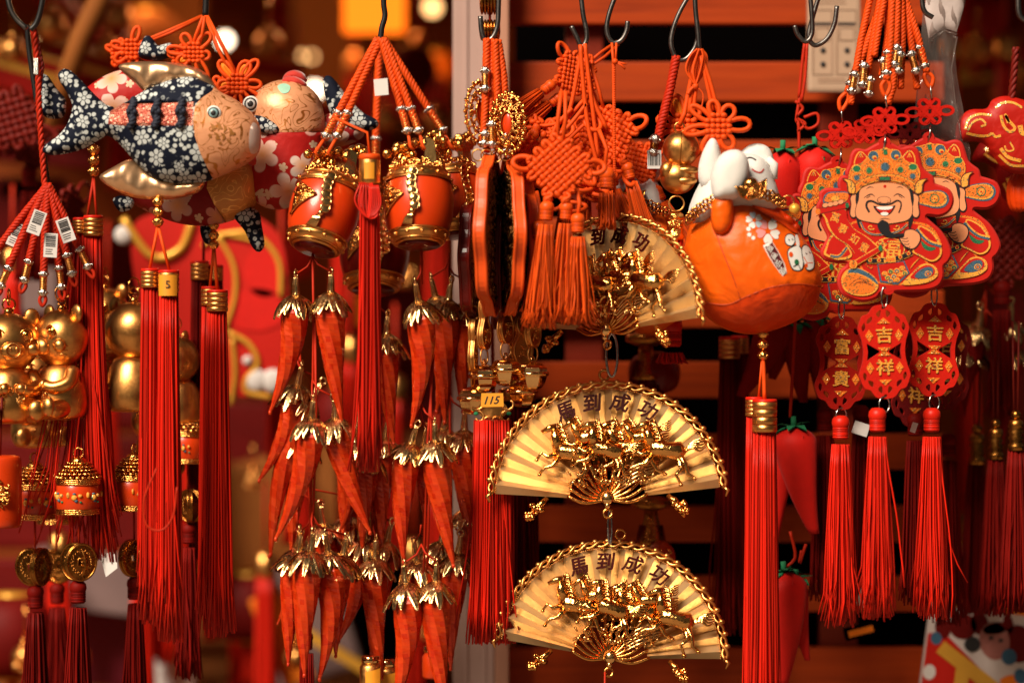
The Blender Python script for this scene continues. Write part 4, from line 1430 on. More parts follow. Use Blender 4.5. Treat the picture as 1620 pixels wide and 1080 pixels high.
# ------------------------------------------------------------------ drum charms
DP = [(40, 56), (46, 54), (50, 46), (53, 34), (55.5, 18), (56, 2), (54.5, -14), (51, -30), (46, -44), (41, -54), (38, -58), (30, -60)]
def drad(z): return float(np.interp(z, [p[1] for p in DP[::-1]], [p[0] for p in DP[::-1]]))
def drum(label, x, y, d, hookpt, sc=1.0, tilt=-.30, roll=0.0, spin=0.0, dark=False, sleeves=2):
    t = thing('drum_charm', label, 'charm', x, y, d, 'gold banded drum charms')
    R = Euler((tilt, roll, 0)).to_matrix().to_4x4() @ Matrix.Rotation(spin, 4, 'Z') @ Matrix.Scale(sc, 4)
    def nb():
        m_ = MB(); m_.M = R; return m_
    def surf(th, z, off=1.5):   # th from the front, positive to the right
        r = drad(z) + off
        return (r * math.sin(th), -r * math.cos(th), z)
    mb = nb(); mb.lathe(DP, 48); mb.build('barrel', M['lacquer_dark' if dark else 'lacquer'], t)
    mb = nb()
    for z0, z1 in ((38, 54), (-44, -58)):
        prof = [(drad(z0) + .2, z0), (drad(z0) + 2.2, z0 + (1 if z0 < 0 else -1) * .0), (drad((z0 + z1) / 2) + 2.6, (z0 + z1) / 2), (drad(z1) + 2.2, z1), (drad(z1) - 4, z1 + (1.5 if z1 > 0 else -1.5))]
        mb.lathe(prof, 48, caps=False)
        for zz in (z0, z1): mb.ring((0, 0, zz), drad(zz) + 2.2, 1.4, 'z', 40, 0, 6)
        for k in range(12):
            p = surf(2 * PI * (k + .3) / 12, (z0 + z1) / 2, 3)
            mb.ball(p, 3.4, 10, 7)
    mb.lathe([(38, -58.5), (36, -62), (5, -62.5)], 36)
    mb.build('band', M['gold_satin'], t)
    mb = nb(); mb.lathe([(33, -63), (10, -64)], 36); mb.build('base_disc', M['lacquer_dark'], t)
    # handle: pair of posts, lion knob, open crown
    mb = nb()
    for sx in (-1, 1):
        mb.tube([(sx * 40, -6, 52), (sx * 36, -4, 74), (sx * 22, -2, 96), (0, 0, 106)], [6.5, 6, 6, 7], 8, m=0)
    mb.prism([(10, 52), (32, 52), (27, 102), (14, 106)], -30, -12, 1)
    mb.prism([(-30, 50), (-20, 50), (-14, 92), (-20, 94)], -8, 0, 1)
    lumps(mb, (24, 104), 19, 12, 22, 7.5, 5, -8, 0, 16)
    lumps(mb, (-22, 84), 15, 17, 22, 7, 6, -2, 0, 14)
    scrolls(mb, (0, 62), 42, 7, 26, 1.7, 8, -30)
    lumps(mb, (-36, 62), 10, 10, 12, 4.5, 7, -4, 0, 10)
    for k in range(4): mb.ball((-48 + 15 * k, -16, 84 + 6 * k), 8, 12, 8, 0)
    mb.build('handle', [M['gold_rough'], M['gold_bright']], t)
    # coin chain
    mb = nb()
    for k in range(6):
        p = Vector(surf(-.10 - .05 * math.sin(k), 42 - 11 * k, 4))
        mb.ball(p, (8.2, 2.0, 8.2), 16, 8)
        mb.ring(p + Vector((0, -1.6, 0)), 7.2, 1.1, 'y', 14, 0, 5)
    for k in range(9):
        a = -.10 + (k - 4) * .025
        mb.tube([surf(-.14, -22, 4), surf(a - .14, -32, 5), surf(a * 1.6 - .2, -44, 4)], 1.6, 5)
    mb.ball(surf(-.14, -22, 4), 5, 10, 8)
    mb.build('coin_chain', M['gold_bright'], t)
    # filigree patch wrapped round the left
    mb = nb()
    tri = [(-62, 36), (-20, 8), (-62, -24)]
    Vv = [Vector(p) for p in tri] + [Vector((x_, z_)) for x_ in range(-60, -20, 6) for z_ in range(-24, 36, 6) if in_poly(x_, z_, tri)]
    vc, _, fc, _, _, _ = delaunay_2d_cdt(Vv, [(0, 1), (1, 2), (2, 0)], [], 1, 1e-3)
    mb.add([surf(v.x / 52, v.y, 2) for v in vc], [tuple(f_) for f_ in fc], 0)
    rg = random.Random(3)
    for _ in range(60):
        x_, z_ = rg.uniform(-60, -22), rg.uniform(-22, 34)
        if in_poly(x_, z_, tri): mb.ball(surf(x_ / 52, z_, 2.5), 2.6, 6, 4)
    for a_, b_ in ((0, 1), (1, 2)):
        mb.tube([surf((tri[a_][0] + (tri[b_][0] - tri[a_][0]) * k / 8) / 52, tri[a_][1] + (tri[b_][1] - tri[a_][1]) * k / 8, 3) for k in range(9)], 1.6, 6)
    mb.build('filigree', M['gold_rough'], t)
    # cords up to the hook
    if hookpt:
        mb, mc = MB(), MB()
        hx, hz = hookpt[0] - x, y - hookpt[1]
        for i in range(sleeves):
            bx = (i - (sleeves - 1) / 2) * 20
            a = Vector((bx, -6, 96 * sc)); b = Vector((hx + (i - .5) * 5, -2, hz))
            e = a.lerp(b, .12); s1 = a.lerp(b, .36)
            mb.rope([e, a.lerp(b, .5) + Vector((0, -2, 0)), b], 6.3, 4, 26)
            mb.tube([e, a + Vector((-3, 0, 0)), a + Vector((3, 0, -6))], 3, 6)
            sleeve(mc, a.lerp(b, .14), s1, 6.6)
        mb.build('cord', M['cord_orange'], t)
        mc.build('coil_bead', [M['gold_satin'], M['silver']], t)
    return t
drum('lacquered red drum charm with gold bands, left one above the leftmost chilies', 512, 338, -.02, (600, 62), 1.0, -.34, .22, .15)
drum('lacquered red drum charm with gold bands, front right one with tall gold handle', 662, 328, -.025, (606, 62), 1.0, -.24, -.02, 0)
drum('shaded red drum charm half hidden behind the front right drum', 716, 318, .03, (612, 66), .9, -.2, -.1, .6, sleeves=1)
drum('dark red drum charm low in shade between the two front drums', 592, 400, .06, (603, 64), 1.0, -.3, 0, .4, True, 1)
# white scrap label on the drum cords
mb = MB(); mb.add([(-11, 0, 14), (11, -2, 16), (13, -1, -10), (-9, 1, -12)], [(0, 3, 2, 1)], 0, False); mb.add([(-11, 1, 14), (11, -1, 16), (13, 0, -10), (-9, 2, -12)], [(0, 1, 2, 3)], 0, False)
one('paper_label', 'crumpled white paper label on the drum cords', 'label', 602, 140, -.035, mb, [M['white_tag']])
# glass-capped tassel between the drums
t = thing('glass_cap_tassel', 'long thin red tassel with clear glass cap hanging between the drums', 'tassel', 585, 250, -.04)
mb = MB(); mb.lathe([(15, 0), (17, -4), (17, -38), (15, -42)], 24); mb.lathe([(16, 6), (17, 2), (17, -3), (14, -4)], 24, 1)
mb.build('cap', [M['gold_satin'], M['cord_orange']], t)
mb = MB(); mb.add([(16.5 * math.sin(a), -17.8 * math.cos(a) + .3, z) for a in (-.8, -.4, 0, .4, .8) for z in (-8, -34)], [(2 * i, 2 * i + 1, 2 * i + 3, 2 * i + 2) for i in range(4)])
mb.build('sticker', M['price'], t)
cord(t, [(0, 0, 4), (-4, 0, 40), (-60, 10, 66)], 2.2, 'cord_orange', False, 'loop_cord')
mb = MB(); threads(mb, 0, 0, -42, 15, 19, 455, 100, 1.6, 21, wav=2.2, stray=.06)
for k in range(7):
    mb.tube(cr([(-14 + 3 * k, -14, -40), (-22 + 6 * k, -20, -70 - 3 * k), (0, -22, -96), (18 - 3 * k, -20, -76), (14 - 2 * k, -16, -44)], 5), 1.5, 5)
mb.build('tassel', M['thread_red'], t)

# ------------------------------------------------------------------ chilies
def chili_body(mb, seed, L, r, bend):
    rg = random.Random(seed)
    n, rows = 9, 20
    rings = []
    for i in range(rows + 1):
        t = i / rows
        rad = r * (1 - .9 * t ** 1.35) * (.55 + .45 * math.sin(min(1, t * 6.5) * PI / 2))
        cx = bend * (t ** 2) * L
        rings.append((cx, -L * t * (1 - .12 * abs(bend)), rad, 1.9 * t))
    for i in range(rows):
        for j in range(n):
            q4 = []
            jit = rg.uniform(-1, 1) * .014 * r
            for (ii, jj) in ((i, j), (i, j + 1), (i + 1, j + 1), (i + 1, j)):
                cx, z, rad, tw = rings[ii]
                a = 2 * PI * jj / n + tw
                rr = rad + jit * (1 if jj == j else -1)
                q4.append((cx + rr * math.cos(a), rr * math.sin(a), z))
            mb.add(q4, [(0, 3, 2, 1)], 0, False)
    cx, z, rad, _ = rings[-1]
    mb.lathe([(rad * .9, z + 2), (rad * 1.25, z), (rad * 1.2, z - 3), (rad * .5, z - 5)], 10, 0, (cx, 0, 0))
    mb.lathe([(r * .4, -2), (r * .6, -L * .12), (r * .5, -L * .3)], 10, 0, (0, 0, 0))
def calyx(mb, seed):
    rg = random.Random(seed)
    # ring, ribbed stem, petals
    mb.ring((0, 0, 47), 5.5, 1.9, 'y', 16)
    st = cr([(0, 0, 42), (1, 0, 30), (0, 0, 16), (0, 0, 4)], 4)
    mb.tube(st, [3.2, 4, 5.5, 8], 9)
    for k in range(6):
        a = 2 * PI * k / 6
        mb.tube([(p[0] + math.cos(a) * (3 + 3.5 * i / 12), math.sin(a) * (3 + 3.5 * i / 12), p[2]) for i, p in enumerate(st)], 1.1, 5)
    for ly, (np_, rad, dz, ln) in enumerate(((13, 1.0, 0, 1.0), (11, .78, 4, .82), (8, .5, 7, .6))):
        for k in range(np_):
            a = 2 * PI * (k + .5 * ly) / np_ + rg.uniform(-.16, .16)
            fl = rg.uniform(-3, 7)
            L = 37 * ln * rg.uniform(.8, 1.25)
            vs, fs = [], []
            N = 6
            for i in range(N + 1):
                t = i / N
                rr = 4 + (L * .80) * math.sin(t * 1.35) * rad + fl * max(0, t - .6) * 2.5
                z = 10 + dz * .3 - L * .98 * (t ** 1.6) + 14 * max(0, t - .82)
                wd = 7.0 * math.sin(PI * (t * .86 + .08)) ** .8 * ln + .3
                for s_, dp in ((-1, 0), (-.45, 2.2), (0, -.6), (.45, 2.2), (1, 0)):
                    u = wd * s_
                    rj = rr + dp
                    vs.append((math.cos(a) * rj - math.sin(a) * u, math.sin(a) * rj + math.cos(a) * u, z + dp * .8))
            for i in range(N):
                for j in range(4): fs.append((i * 5 + j, i * 5 + j + 1, (i + 1) * 5 + j + 1, (i + 1) * 5 + j))
            mb.add(vs, fs, 0, True)
VAR = [(31, 168, 23, .18), (32, 168, 23, -.22), (33, 160, 22, .30), (34, 172, 23.5, .10)]
def chili_string(label, x, y, d, items, group='gold capped chili strings', cords=(), mat='chili'):
    """items: (calyx x, y, tip x, y, variant, depth offset in px)"""
    t = thing('chili_string', label, 'chili string', x, y, d, group)
    k = S * t['kk']
    mb = MB()
    for (cx, cy, tx, ty, vv, dy) in items:
        vx, vz = (tx - cx) * 1.07, (cy - ty) * 1.07
        L = math.hypot(vx, vz)
        sd, L0, r0, bd = VAR[vv]
        base = math.atan2(bd * L0, L0 * (1 - .12 * abs(bd)))
        ang = math.atan2(vx, -vz) - base      # lean of the axis from straight down
        o = cached(('chili', vv), lambda m_: chili_body(m_, sd, L0, r0, bd), 'chili', M[mat], t)
        sc = L / math.hypot(L0 * (1 - .12 * abs(bd)), bd * L0)
        fx = min(sc, 1.12)
        put(o, cx - x, dy, y - cy, 0, -ang, (cx * 7 % 6.28) * 0, (fx, fx, sc))
        c = cached(('calyx', vv), lambda m_: calyx(m_, sd), 'calyx', M['gold_petal'], o)
        put(c, 0, 0, 0, 0, ang * .35, (cx * 1.7) % 6.28, (1 / fx * .95, 1 / fx * .95, .95 / sc))
        mb.tube([(cx - x + 47 * .9 * math.sin(-ang * .65), dy, y - cy + 44), ((cx - x) * .3, dy * .4, y - cy + 56), (0, 0, y - cy + 70)], 1.6, 5)
    for c_ in cords: mb.tube([(a - x, 2, y - b) for a, b in c_], 2.1, 6)
    mb.build('string', M['cord_red'], t)
    return t
chili_string('chili string under the left drum, with its top pair of gold capped chilies spread wide', 494, 400, -.02,
    [(468, 478, 430, 640, 1, 0), (524, 474, 540, 652, 3, -10), (494, 672, 442, 838, 1, -18), (532, 672, 582, 830, 0, -4), (492, 880, 484, 1052, 3, -20), (468, 886, 456, 1040, 3, 10), (520, 884, 505, 1062, 1, 8), (540, 892, 530, 1030, 3, 26)],
    cords=[((494, 385), (496, 500), (494, 660), (490, 860)), ((498, 500), (500, 660), (494, 860))])
chili_string('shaded chili string behind the leftmost one, its chilies pointing down to the left', 470, 580, .03,
    [(470, 620, 414, 750, 1, 0), (486, 640, 448, 870, 2, 10), (512, 840, 540, 985, 3, 8), (478, 700, 460, 860, 3, 20), (470, 880, 440, 980, 1, 14), (548, 830, 560, 960, 3, 22)],
    cords=[((474, 560), (478, 700), (500, 860))])
chili_string('chili string hanging behind the thin glass capped tassel', 590, 470, .02,
    [(612, 540, 622, 690, 3, 0), (572, 706, 540, 830, 1, 4), (608, 704, 604, 860, 3, 8), (586, 728, 575, 860, 3, -14), (594, 892, 604, 1056, 3, -16), (578, 862, 538, 1004, 1, 10), (608, 868, 590, 1040, 3, 16), (560, 690, 546, 860, 3, 20)],
    cords=[((590, 440), (592, 700), (594, 860)), ((596, 480), (590, 720), (588, 870))])
chili_string('chili string under the front right drum, second one from the left with three bright tiers', 666, 420, -.02,
    [(664, 488, 652, 660, 1, -8), (648, 712, 640, 875, 0, -10), (690, 708, 716, 880, 3, -16), (644, 932, 622, 1110, 1, -14), (690, 930, 704, 1110, 3, -12), (670, 720, 672, 820, 3, 30), (660, 900, 650, 1000, 1, 26)],
    cords=[((667, 385), (667, 450)), ((680, 500), (682, 690), (676, 900)), ((686, 560), (676, 700), (670, 920))])
chili_string('shaded chili string beside the pale post with its chilies in deep red', 710, 440, .025,
    [(708, 486, 704, 655, 3, 0), (734, 692, 745, 850, 3, 0), (724, 886, 714, 1044, 3, -6), (702, 690, 700, 800, 3, 14), (738, 490, 732, 640, 3, 16), (696, 870, 690, 1000, 3, 18), (742, 816, 742, 920, 3, 20), (690, 480, 690, 640, 1, 22)],
    cords=[((710, 400), (712, 690), (712, 880))])
for i, (x, y, lab) in enumerate(((586, 1062, 'small glass bottle charm with gold lid and orange sticker at the bottom edge'), (612, 1068, 'second little glass bottle charm right of the stickered one at the bottom edge'), (685, 1046, 'little bottle charm in shade between the lowest chilies'))):
    t = thing('bottle_charm', lab, 'charm', x, y, .0 + .02 * i, 'bottle charms')
    mb = MB(); mb.lathe([(15, -26), (17, -22), (17, 8), (13, 14)], 20); mb.build('bottle', M['gold_satin' if i < 2 else 'lacquer'], t)
    mb = MB(); mb.lathe([(13, 14), (14.5, 16), (14.5, 24), (12, 26)], 20); mb.build('lid', M['gold_bright'], t)
    if i < 2:
        mb = MB(); mb.add([(18 * math.sin(a) + 2, -18 * math.cos(a), z + a * 4) for a in (-.9, -.45, 0, .45, .9) for z in (4, -20)], [(2 * j, 2 * j + 1, 2 * j + 3, 2 * j + 2) for j in range(4)])
        mb.build('sticker', M['price'], t)
# loose tassel at the bottom of the left chili string
t = thing('thread_tassel', 'thin dark red tassel hanging below the left chili string at the bottom edge', 'tassel', 485, 1010, .03)
tassel(t, 0, 0, 0, 12, 260, mat='thread_dark', cap='wrap', n=50, seed=33)
# ------------------------------------------------------------------ out-of-focus stock hanging further back on the left
TP = []
def far_tassel(label, x, y, d, sc=1.0):
    if TP: return dup(TP[0], label, x, y, d, .3 * len(label), 0, sc)
    t = thing('far_tassel', label, 'tassel', x, y, d, 'blurred tassels deep in the shop'); t.scale = (sc,) * 3
    mb = MB(); threads(mb, 0, 0, -30, 16, 24, 260, 70, 2.4, 201); mb.build('tassel', M['thread_red'], t)
    mb = MB(); mb.lathe([(6, 10), (17, 2), (18, -30), (15, -34)], 20); mb.build('tassel_cap', M['gold_satin'], t)
    mb = MB(); mb.tube([(0, 0, 5), (0, 0, 120)], 3, 6); mb.build('string', M['cord_red'], t)
    TP.append(t)
for lab, x, y, d in (('blurred red tassel behind the pair of twin bulbs', 470, 150, .6), ('blurred red tassel deep between the upright fish and the left drum', 545, 270, .45), ('blurred red tassel behind the top of the right drum cords', 690, 250, .5),
                     ('blurred red tassel behind the left chili string top', 445, 440, .35), ('blurred red tassel deep behind the glass capped tassel', 555, 540, .4), ('blurred red tassel behind the middle chili tier', 625, 600, .42), ('blurred red tassel low beside the tan carton', 345, 720, .5),
                     ('blurred red tassel at the bottom behind the left chilies', 420, 880, .4), ('blurred red tassel at the bottom behind the right chilies', 655, 860, .38), ('blurred red tassel deep behind the gold figurines', 170, 470, .4), ('blurred red tassel deep behind the barrels', 255, 760, .4), ('blurred red tassel behind the coins at the left edge', 95, 850, .35),
                     ('blurred red tassel at the top left behind the slanting pole', 190, 10, .5), ('blurred red tassel behind the clear bag', 1500, 60, .4), ('blurred red tassel deep at the right edge behind the horned ornament', 1590, 60, .45), ('blurred red tassel deep behind the dark chilies at the right', 1530, 520, .35)):
    far_tassel(lab, x, y, d)
BP = []
def bauble(label, x, y, d, sc=1.0):
    if BP: return dup(BP[0], label, x, y, d, .7 * len(label), 0, sc)
    t = thing('gold_bauble', label, 'bauble', x, y, d, 'blurred gold baubles deep in the shop')
    mb = MB(); mb.ball((0, 0, 0), 22, 18, 12); lumps(mb, (0, 0), 18, 18, 24, 5, 5, -14, 0, 6); mb.build('ball', M['gold_satin'], t)
    mb = MB(); mb.lathe([(7, 20), (8, 28), (5, 30)], 12); mb.tube([(0, 0, 28), (0, 0, 90)], 1.5, 5); mb.build('cap', M['gold'], t)
    BP.append(t)
for lab, x, y, d, sc in (('blurred gold bauble above the upright fish', 425, 70, .55, 1.0), ('blurred gold bauble right of the navy tail fin of the upright fish', 610, 190, .5, .8), ('blurred gold bauble beside the pale post under the lantern', 690, 190, .5, .9), ('blurred gold bauble behind the slanting pole top', 80, 40, .4, 1.1), ('blurred gold bauble left of the brown lantern', 170, 75, .45, .8),
                         ('blurred gold bauble between the drum and middle chilies', 640, 440, .4, .8), ('blurred gold bauble deep behind the lower left chilies', 400, 760, .45, .7), ('blurred gold bauble deep at the lower middle', 560, 900, .4, .9), ('blurred gold bauble at the bottom left corner', 40, 1040, .3, 1.0), ('second blurred gold bauble at the bottom, right of the corner one', 120, 1045, .35, .8),
                         ('blurred gold bauble beyond the clear bag at the right', 1545, 80, .5, 1.0), ('blurred gold bauble at the right edge over the horned ornament', 1605, 110, .5, .8), ('blurred gold bauble deep above the printed poster', 1520, 880, .35, .9)):
    bauble(lab, x, y, d, sc)
bglantern('round red paper lantern blurred behind the upright fish and left drum', 530, 200, 46, .6, M['bg_red'])
bglantern('red paper lantern blurred behind the right drum cords', 650, 110, 42, .65, M['bg_dred'])
bglantern('deep red paper lantern low behind the long chili strings', 395, 960, 60, .5, M['bg_dred'])
bglantern('deep red paper lantern behind the chili tiers', 545, 660, 55, .5, M['bg_dred'])
bglantern('red paper lantern in shade beyond the clear bag', 1545, 30, 46, .6, M['bg_red'])
for lab, x, y, d in (('blurred red tassel at the left edge over the gold figurines', 20, 400, .3), ('blurred red tassel deep between the two long capped tassels', 300, 640, .45), ('blurred red tassel right of the gold outlined paper decoration', 470, 600, .33), ('blurred red tassel under the tan carton', 380, 860, .55),
                     ('blurred red tassel far back above the left drum', 560, 90, .75), ('blurred red tassel far back between the drum cords and post', 665, 60, .7), ('blurred red tassel behind the second tier of the right chilies', 690, 760, .3), ('blurred red tassel low beside the grey cloth', 225, 880, .38)):
    far_tassel(lab, x, y, d, .9)
for lab, x, y, d, sc in (('blurred gold bauble over the shelf behind the right drum', 735, 300, .35, .7), ('blurred gold bauble left of the tan carton', 350, 800, .5, .8), ('blurred gold bauble behind the lowest right chilies', 690, 1000, .3, .9), ('blurred gold bauble behind the lowest left chilies', 470, 1040, .3, .8), ('blurred gold bauble at the left edge under the hook', 20, 80, .35, .9)):
    bauble(lab, x, y, d, sc)
# ------------------------------------------------------------------ plaques seen edge-on, bells, wide tassels
def plaque(label, x, y, d, yaw, R=125, dark=False, sq=1.0):
    t = thing('carved_plaque', label, 'plaque', x, y, d, 'carved plaques hanging edge-on')
    t.rotation_euler = (0, 0, yaw)
    out = []
    for k in range(96):
        a = 2 * PI * k / 96
        r = R * (1 + .05 * math.cos(8 * a)) 
        out.append((r * math.cos(a) * sq, r * math.sin(a)))
    inn = [(p[0] * .90, p[1] * .92) for p in out]
    mb = MB(); mb.prism([out, inn], -6, 6); 
    mb.tube([(p[0] * .99, -7, p[1] * .99) for p in out], 3, 6, True); mb.tube([(p[0] * .99, 7, p[1] * .99) for p in out], 3, 6, True)
    mb.build('rim', M['lacquer_dark' if dark else 'disc_orange'], t)
    mb = MB(); mb.prism(inn, -4, 4)
    for s_ in (-1, 1):
        rg = random.Random(8)
        for k in range(150):
            a, u = rg.uniform(0, 6.28), math.sqrt(rg.random()) * .84
            mb.ball((R * u * math.cos(a) * sq, s_ * 5, R * u * math.sin(a)), (rg.uniform(4, 9), 4, rg.uniform(4, 9)), 8, 5)
        mb.tube([(p[0] * .82, s_ * 7, p[1] * .82) for p in out], 2.5, 6, True)
    mb.build('carved_face', M['carved'], t)
    return t
plaque('orange rimmed round plaque seen edge-on, left one with its near rim at the left', 776, 372, -.02, 1.44, 122)
plaque('orange rimmed round plaque seen edge-on, with its near rim at the right', 806, 374, -.012, -1.43, 119)
plaque('orange rimmed plaque edge-on behind, between the right plaque and the orange tassels', 832, 405, .012, -1.45, 112)
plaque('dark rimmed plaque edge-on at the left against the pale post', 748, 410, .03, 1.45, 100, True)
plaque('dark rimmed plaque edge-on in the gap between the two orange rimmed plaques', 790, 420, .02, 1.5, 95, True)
# cords with beads and medallions above
t = thing('cord_bundle', 'bundle of orange twisted cords with silver beads in front of the pale post', 'cord', 776, 60, -.025)
f = q(776, 60)
mb, mc = MB(), MB()
for i, (pts, s0, s1) in enumerate(((((770, 62), (769, 120), (767, 180), (764, 232)), None, None), (((776, 62), (778, 130), (776, 190), (770, 240)), (777, 118), (777, 140)), (((783, 64), (786, 130), (788, 180), (790, 236)), None, None), (((788, 64), (797, 120), (800, 170), (803, 230)), None, None))):
    mb.rope([(a, (i % 2) * 5, b) for a, b in f(*pts)], 6.2, 4, 24)
for (x0, y0, x1, y1) in ((768, 112, 768, 142), (768, 212, 766, 228), (778, 196, 779, 230), (801, 216, 802, 240)):
    (a, b), (c_, e) = f((x0, y0), (x1, y1)); sleeve(mc, (a, -7, b), (c_, -7, e), 6.5)
mb.build('cord', M['cord_orange'], t); mc.build('coil_bead', [M['gold_satin'], M['silver']], t)
for x, y in ((756, 246), (770, 246), (784, 248), (800, 246)): a, b = f((x, y))[0]; ringpart(t, a, b, 9, 1.3, 'gold_satin', -6 + x % 5)
for lab, x, y, d, yaw in (('chased gold filigree medallion with red oval centre, left one beside the cords', 759, 178, -.02, .75), ('chased gold filigree medallion seen at an angle, right of the cords', 803, 196, -.03, -.45)):
    t = thing('gold_medallion', lab, 'medallion', x, y, d, 'gold filigree medallions')
    t.rotation_euler = (0, 0, yaw)
    mb = MB(); mb.tube([(p[0], 0, p[1]) for p in ell(0, 0, 29, 46, 34)], 2.6, 7, True); mb.tube([(p[0], 0, p[1]) for p in ell(0, 0, 19, 32, 30)], 2.2, 7, True)
    rg = random.Random(int(x))
    for k in range(34):
        a = 2 * PI * k / 34
        mb.ball(((30 + 2.5 * (k % 2)) * math.cos(a), -1, (47 + 3 * (k % 2)) * math.sin(a)), (3.4, 2.6, 3.4), 7, 5)
    for k in range(60):
        a, u = 2 * PI * k / 60 * 3.1, (.5, .72, .92)[k % 3]
        x0, z0, s0 = 27 * u * math.cos(a), 42 * u * math.sin(a), rg.choice((-1, 1))
        mb.tube([(x0 + 5 * (1 - j / 9) * math.cos(a + s0 * j * .55), -2 - 2 * math.sin(j * .3), z0 + 6 * (1 - j / 9) * math.sin(a + s0 * j * .55)) for j in range(9)], 1.5, 5)
    mb.tube([(p[0], -4, p[1]) for p in ell(0, 0, 11, 20, 22)], 2, 6, True)
    mb.build('filigree', M['gold_rough'], t)
    mb = MB(); mb.ball((0, 0, 0), (9, 4, 18), 16, 10); mb.build('stone', M['lacquer'], t)
# coin string at the top of the post
t = thing('coin_string', 'string of thick round gold discs at the top of the pale post', 'ornament', 775, 20, .02)
mb = MB()
for z, r in ((18, 22), (-28, 17)):
    for k in range(6): mb.ball(((k - 2.5) * 5, 0, z), (4.2, r, r * 1.0), 14, 12)
mb.build('disc', M['gold_dark'], t)
cord(t, [(0, 0, 60), (0, 0, -40)], 2.2, 'cord_red', False, 'string')
# gourd and bell charms
def bell_charm(label, x, y, d, yaw, proto=[]):
    if proto: return dup(proto[0], label, x, y, d, rz=yaw)
    t = thing('bell_charm', label, 'charm', x, y, d, 'gold gourd and bell charms')
    t.rotation_euler = (0, 0, yaw)
    ringpart(t, 0, 10, 11, 1.4, 'gold_satin', 0, 'x')
    prof = cr([(3, 0), (9, -8), (11, -20), (7, -34), (14, -50), (16, -64), (10, -78), (2, -82)], 4)
    out = [(r, z) for r, z in prof] + [(-r, z) for r, z in prof[::-1]]
    mb = MB(); mb.prism(out, -4, 4)
    for s_ in (-5, 5):
        mb.tube([(p[0], s_ * .8, p[1]) for p in out], 2.2, 6, True)
        scrolls(mb, (0, -60), 10, 12, 8, 1.3, 4, s_ + 1); scrolls(mb, (0, -22), 6, 9, 5, 1.2, 5, s_ + 1)
    mb.build('gourd', M['gold_satin'], t)
    ringpart(t, 0, -94, 14, 1.5, 'gold_satin', 0, 'x', PI / 2)
    mb = MB()
    mb.lathe(cr([(3, -106), (14, -109), (21, -115), (23, -121), (24, -124)], 4) + [(24, -127)] + cr([(22, -130), (18, -142), (11, -149), (3, -151)], 4), 6, smooth=False)
    mb.lathe([(24.8, -122), (26, -125), (24.8, -128)], 24)
    mb.ring((0, 0, -103), 4.5, 1.6, 'y', 12)
    mb.build('bell', M['gold_bright'], t)
    proto.append(t)
    return t
for lab, x, y, d, yw in (('gold gourd and bell charm hanging at the left, edge-on above the price sticker', 766, 470, .008, 1.15), ('gold gourd and bell charm in the middle, beside the price sticker', 800, 460, .006, .95), ('gold gourd and bell charm at the right in front of the dark gap', 843, 466, .0, 1.0),
                   ('gold gourd and bell charm turned to show its carved face, lowest bell', 826, 494, .015, .5), ('gold gourd and bell charm at the far left behind, against the pale post', 748, 505, .01, 1.4)):
    bell_charm(lab, x, y, d, yw)
# wide tassel with scroll plate and price
t = thing('scroll_tassel', 'wide long red tassel topped by a gold green scroll plate with an orange price sticker', 'tassel', 779, 646, .004)
mb = MB()
for s_ in (-1, 1):
    for (cx, cz, R, a0, tn) in ((26, 8, 14, 2.2, 5.2), (22, -14, 11, 1.0, 5.0), (8, -20, 9, 3.6, -4.6)):
        pts = []
        for k in range(15):
            u = k / 14
            r = R * (1 - .65 * u)
            pts.append((s_ * (cx + r * math.cos(a0 + tn * u)), -2 * math.sin(PI * u), cz + r * math.sin(a0 + tn * u)))
        mb.tube(pts, 2.2, 7)
mb.prism(ell(0, -2, 24, 16, 20), 0, 4)
mb.build('scroll_plate', M['gold_satin'], t)
mb = MB()
for x, z in ((0, -20), (15, -20), (-15, -20), (26, -8), (-26, -8)): mb.ball((x, -2, z), (4, 2, 3), 10, 6)
mb.build('enamel', M['green'], t)
mb = MB(); mb.prism([(-17, 25), (17, 25), (18, 4), (-18, 3)], -30, -29, 0)
mb.text('115', 17, 0, 14, -30.3, .4, .03, 1, bold=.06, shear=.35)
mb.build('price_sticker', [M['price'], M['ink']], t)
mb = MB(); threads(mb, 0, 4, -18, 29, 36, 355, 260, 1.5, 71, wav=1.8, stray=.03, flat=.5, lv=.08)
mb.build('tassel', M['thread_red'], t)
cord(t, [(2, 10, 10), (0, 120, 40), (-2, 150, 150)], 3, 'cord_red', False)
t = thing('scroll_tassel', 'dark red wide tassel in shade right behind the price stickered one', 'tassel', 818, 620, .05)
mb = MB(); threads(mb, 0, 0, 0, 28, 36, 350, 200, 1.6, 72, mat_ if False else 0, wav=1.8, flat=.5); mb.build('tassel', M['thread_dark'], t)
mb = MB(); mb.lathe([(12, 10), (30, 4), (31, -8), (28, -14)], 20); mb.build('tassel_cap', M['gold_dark'], t)

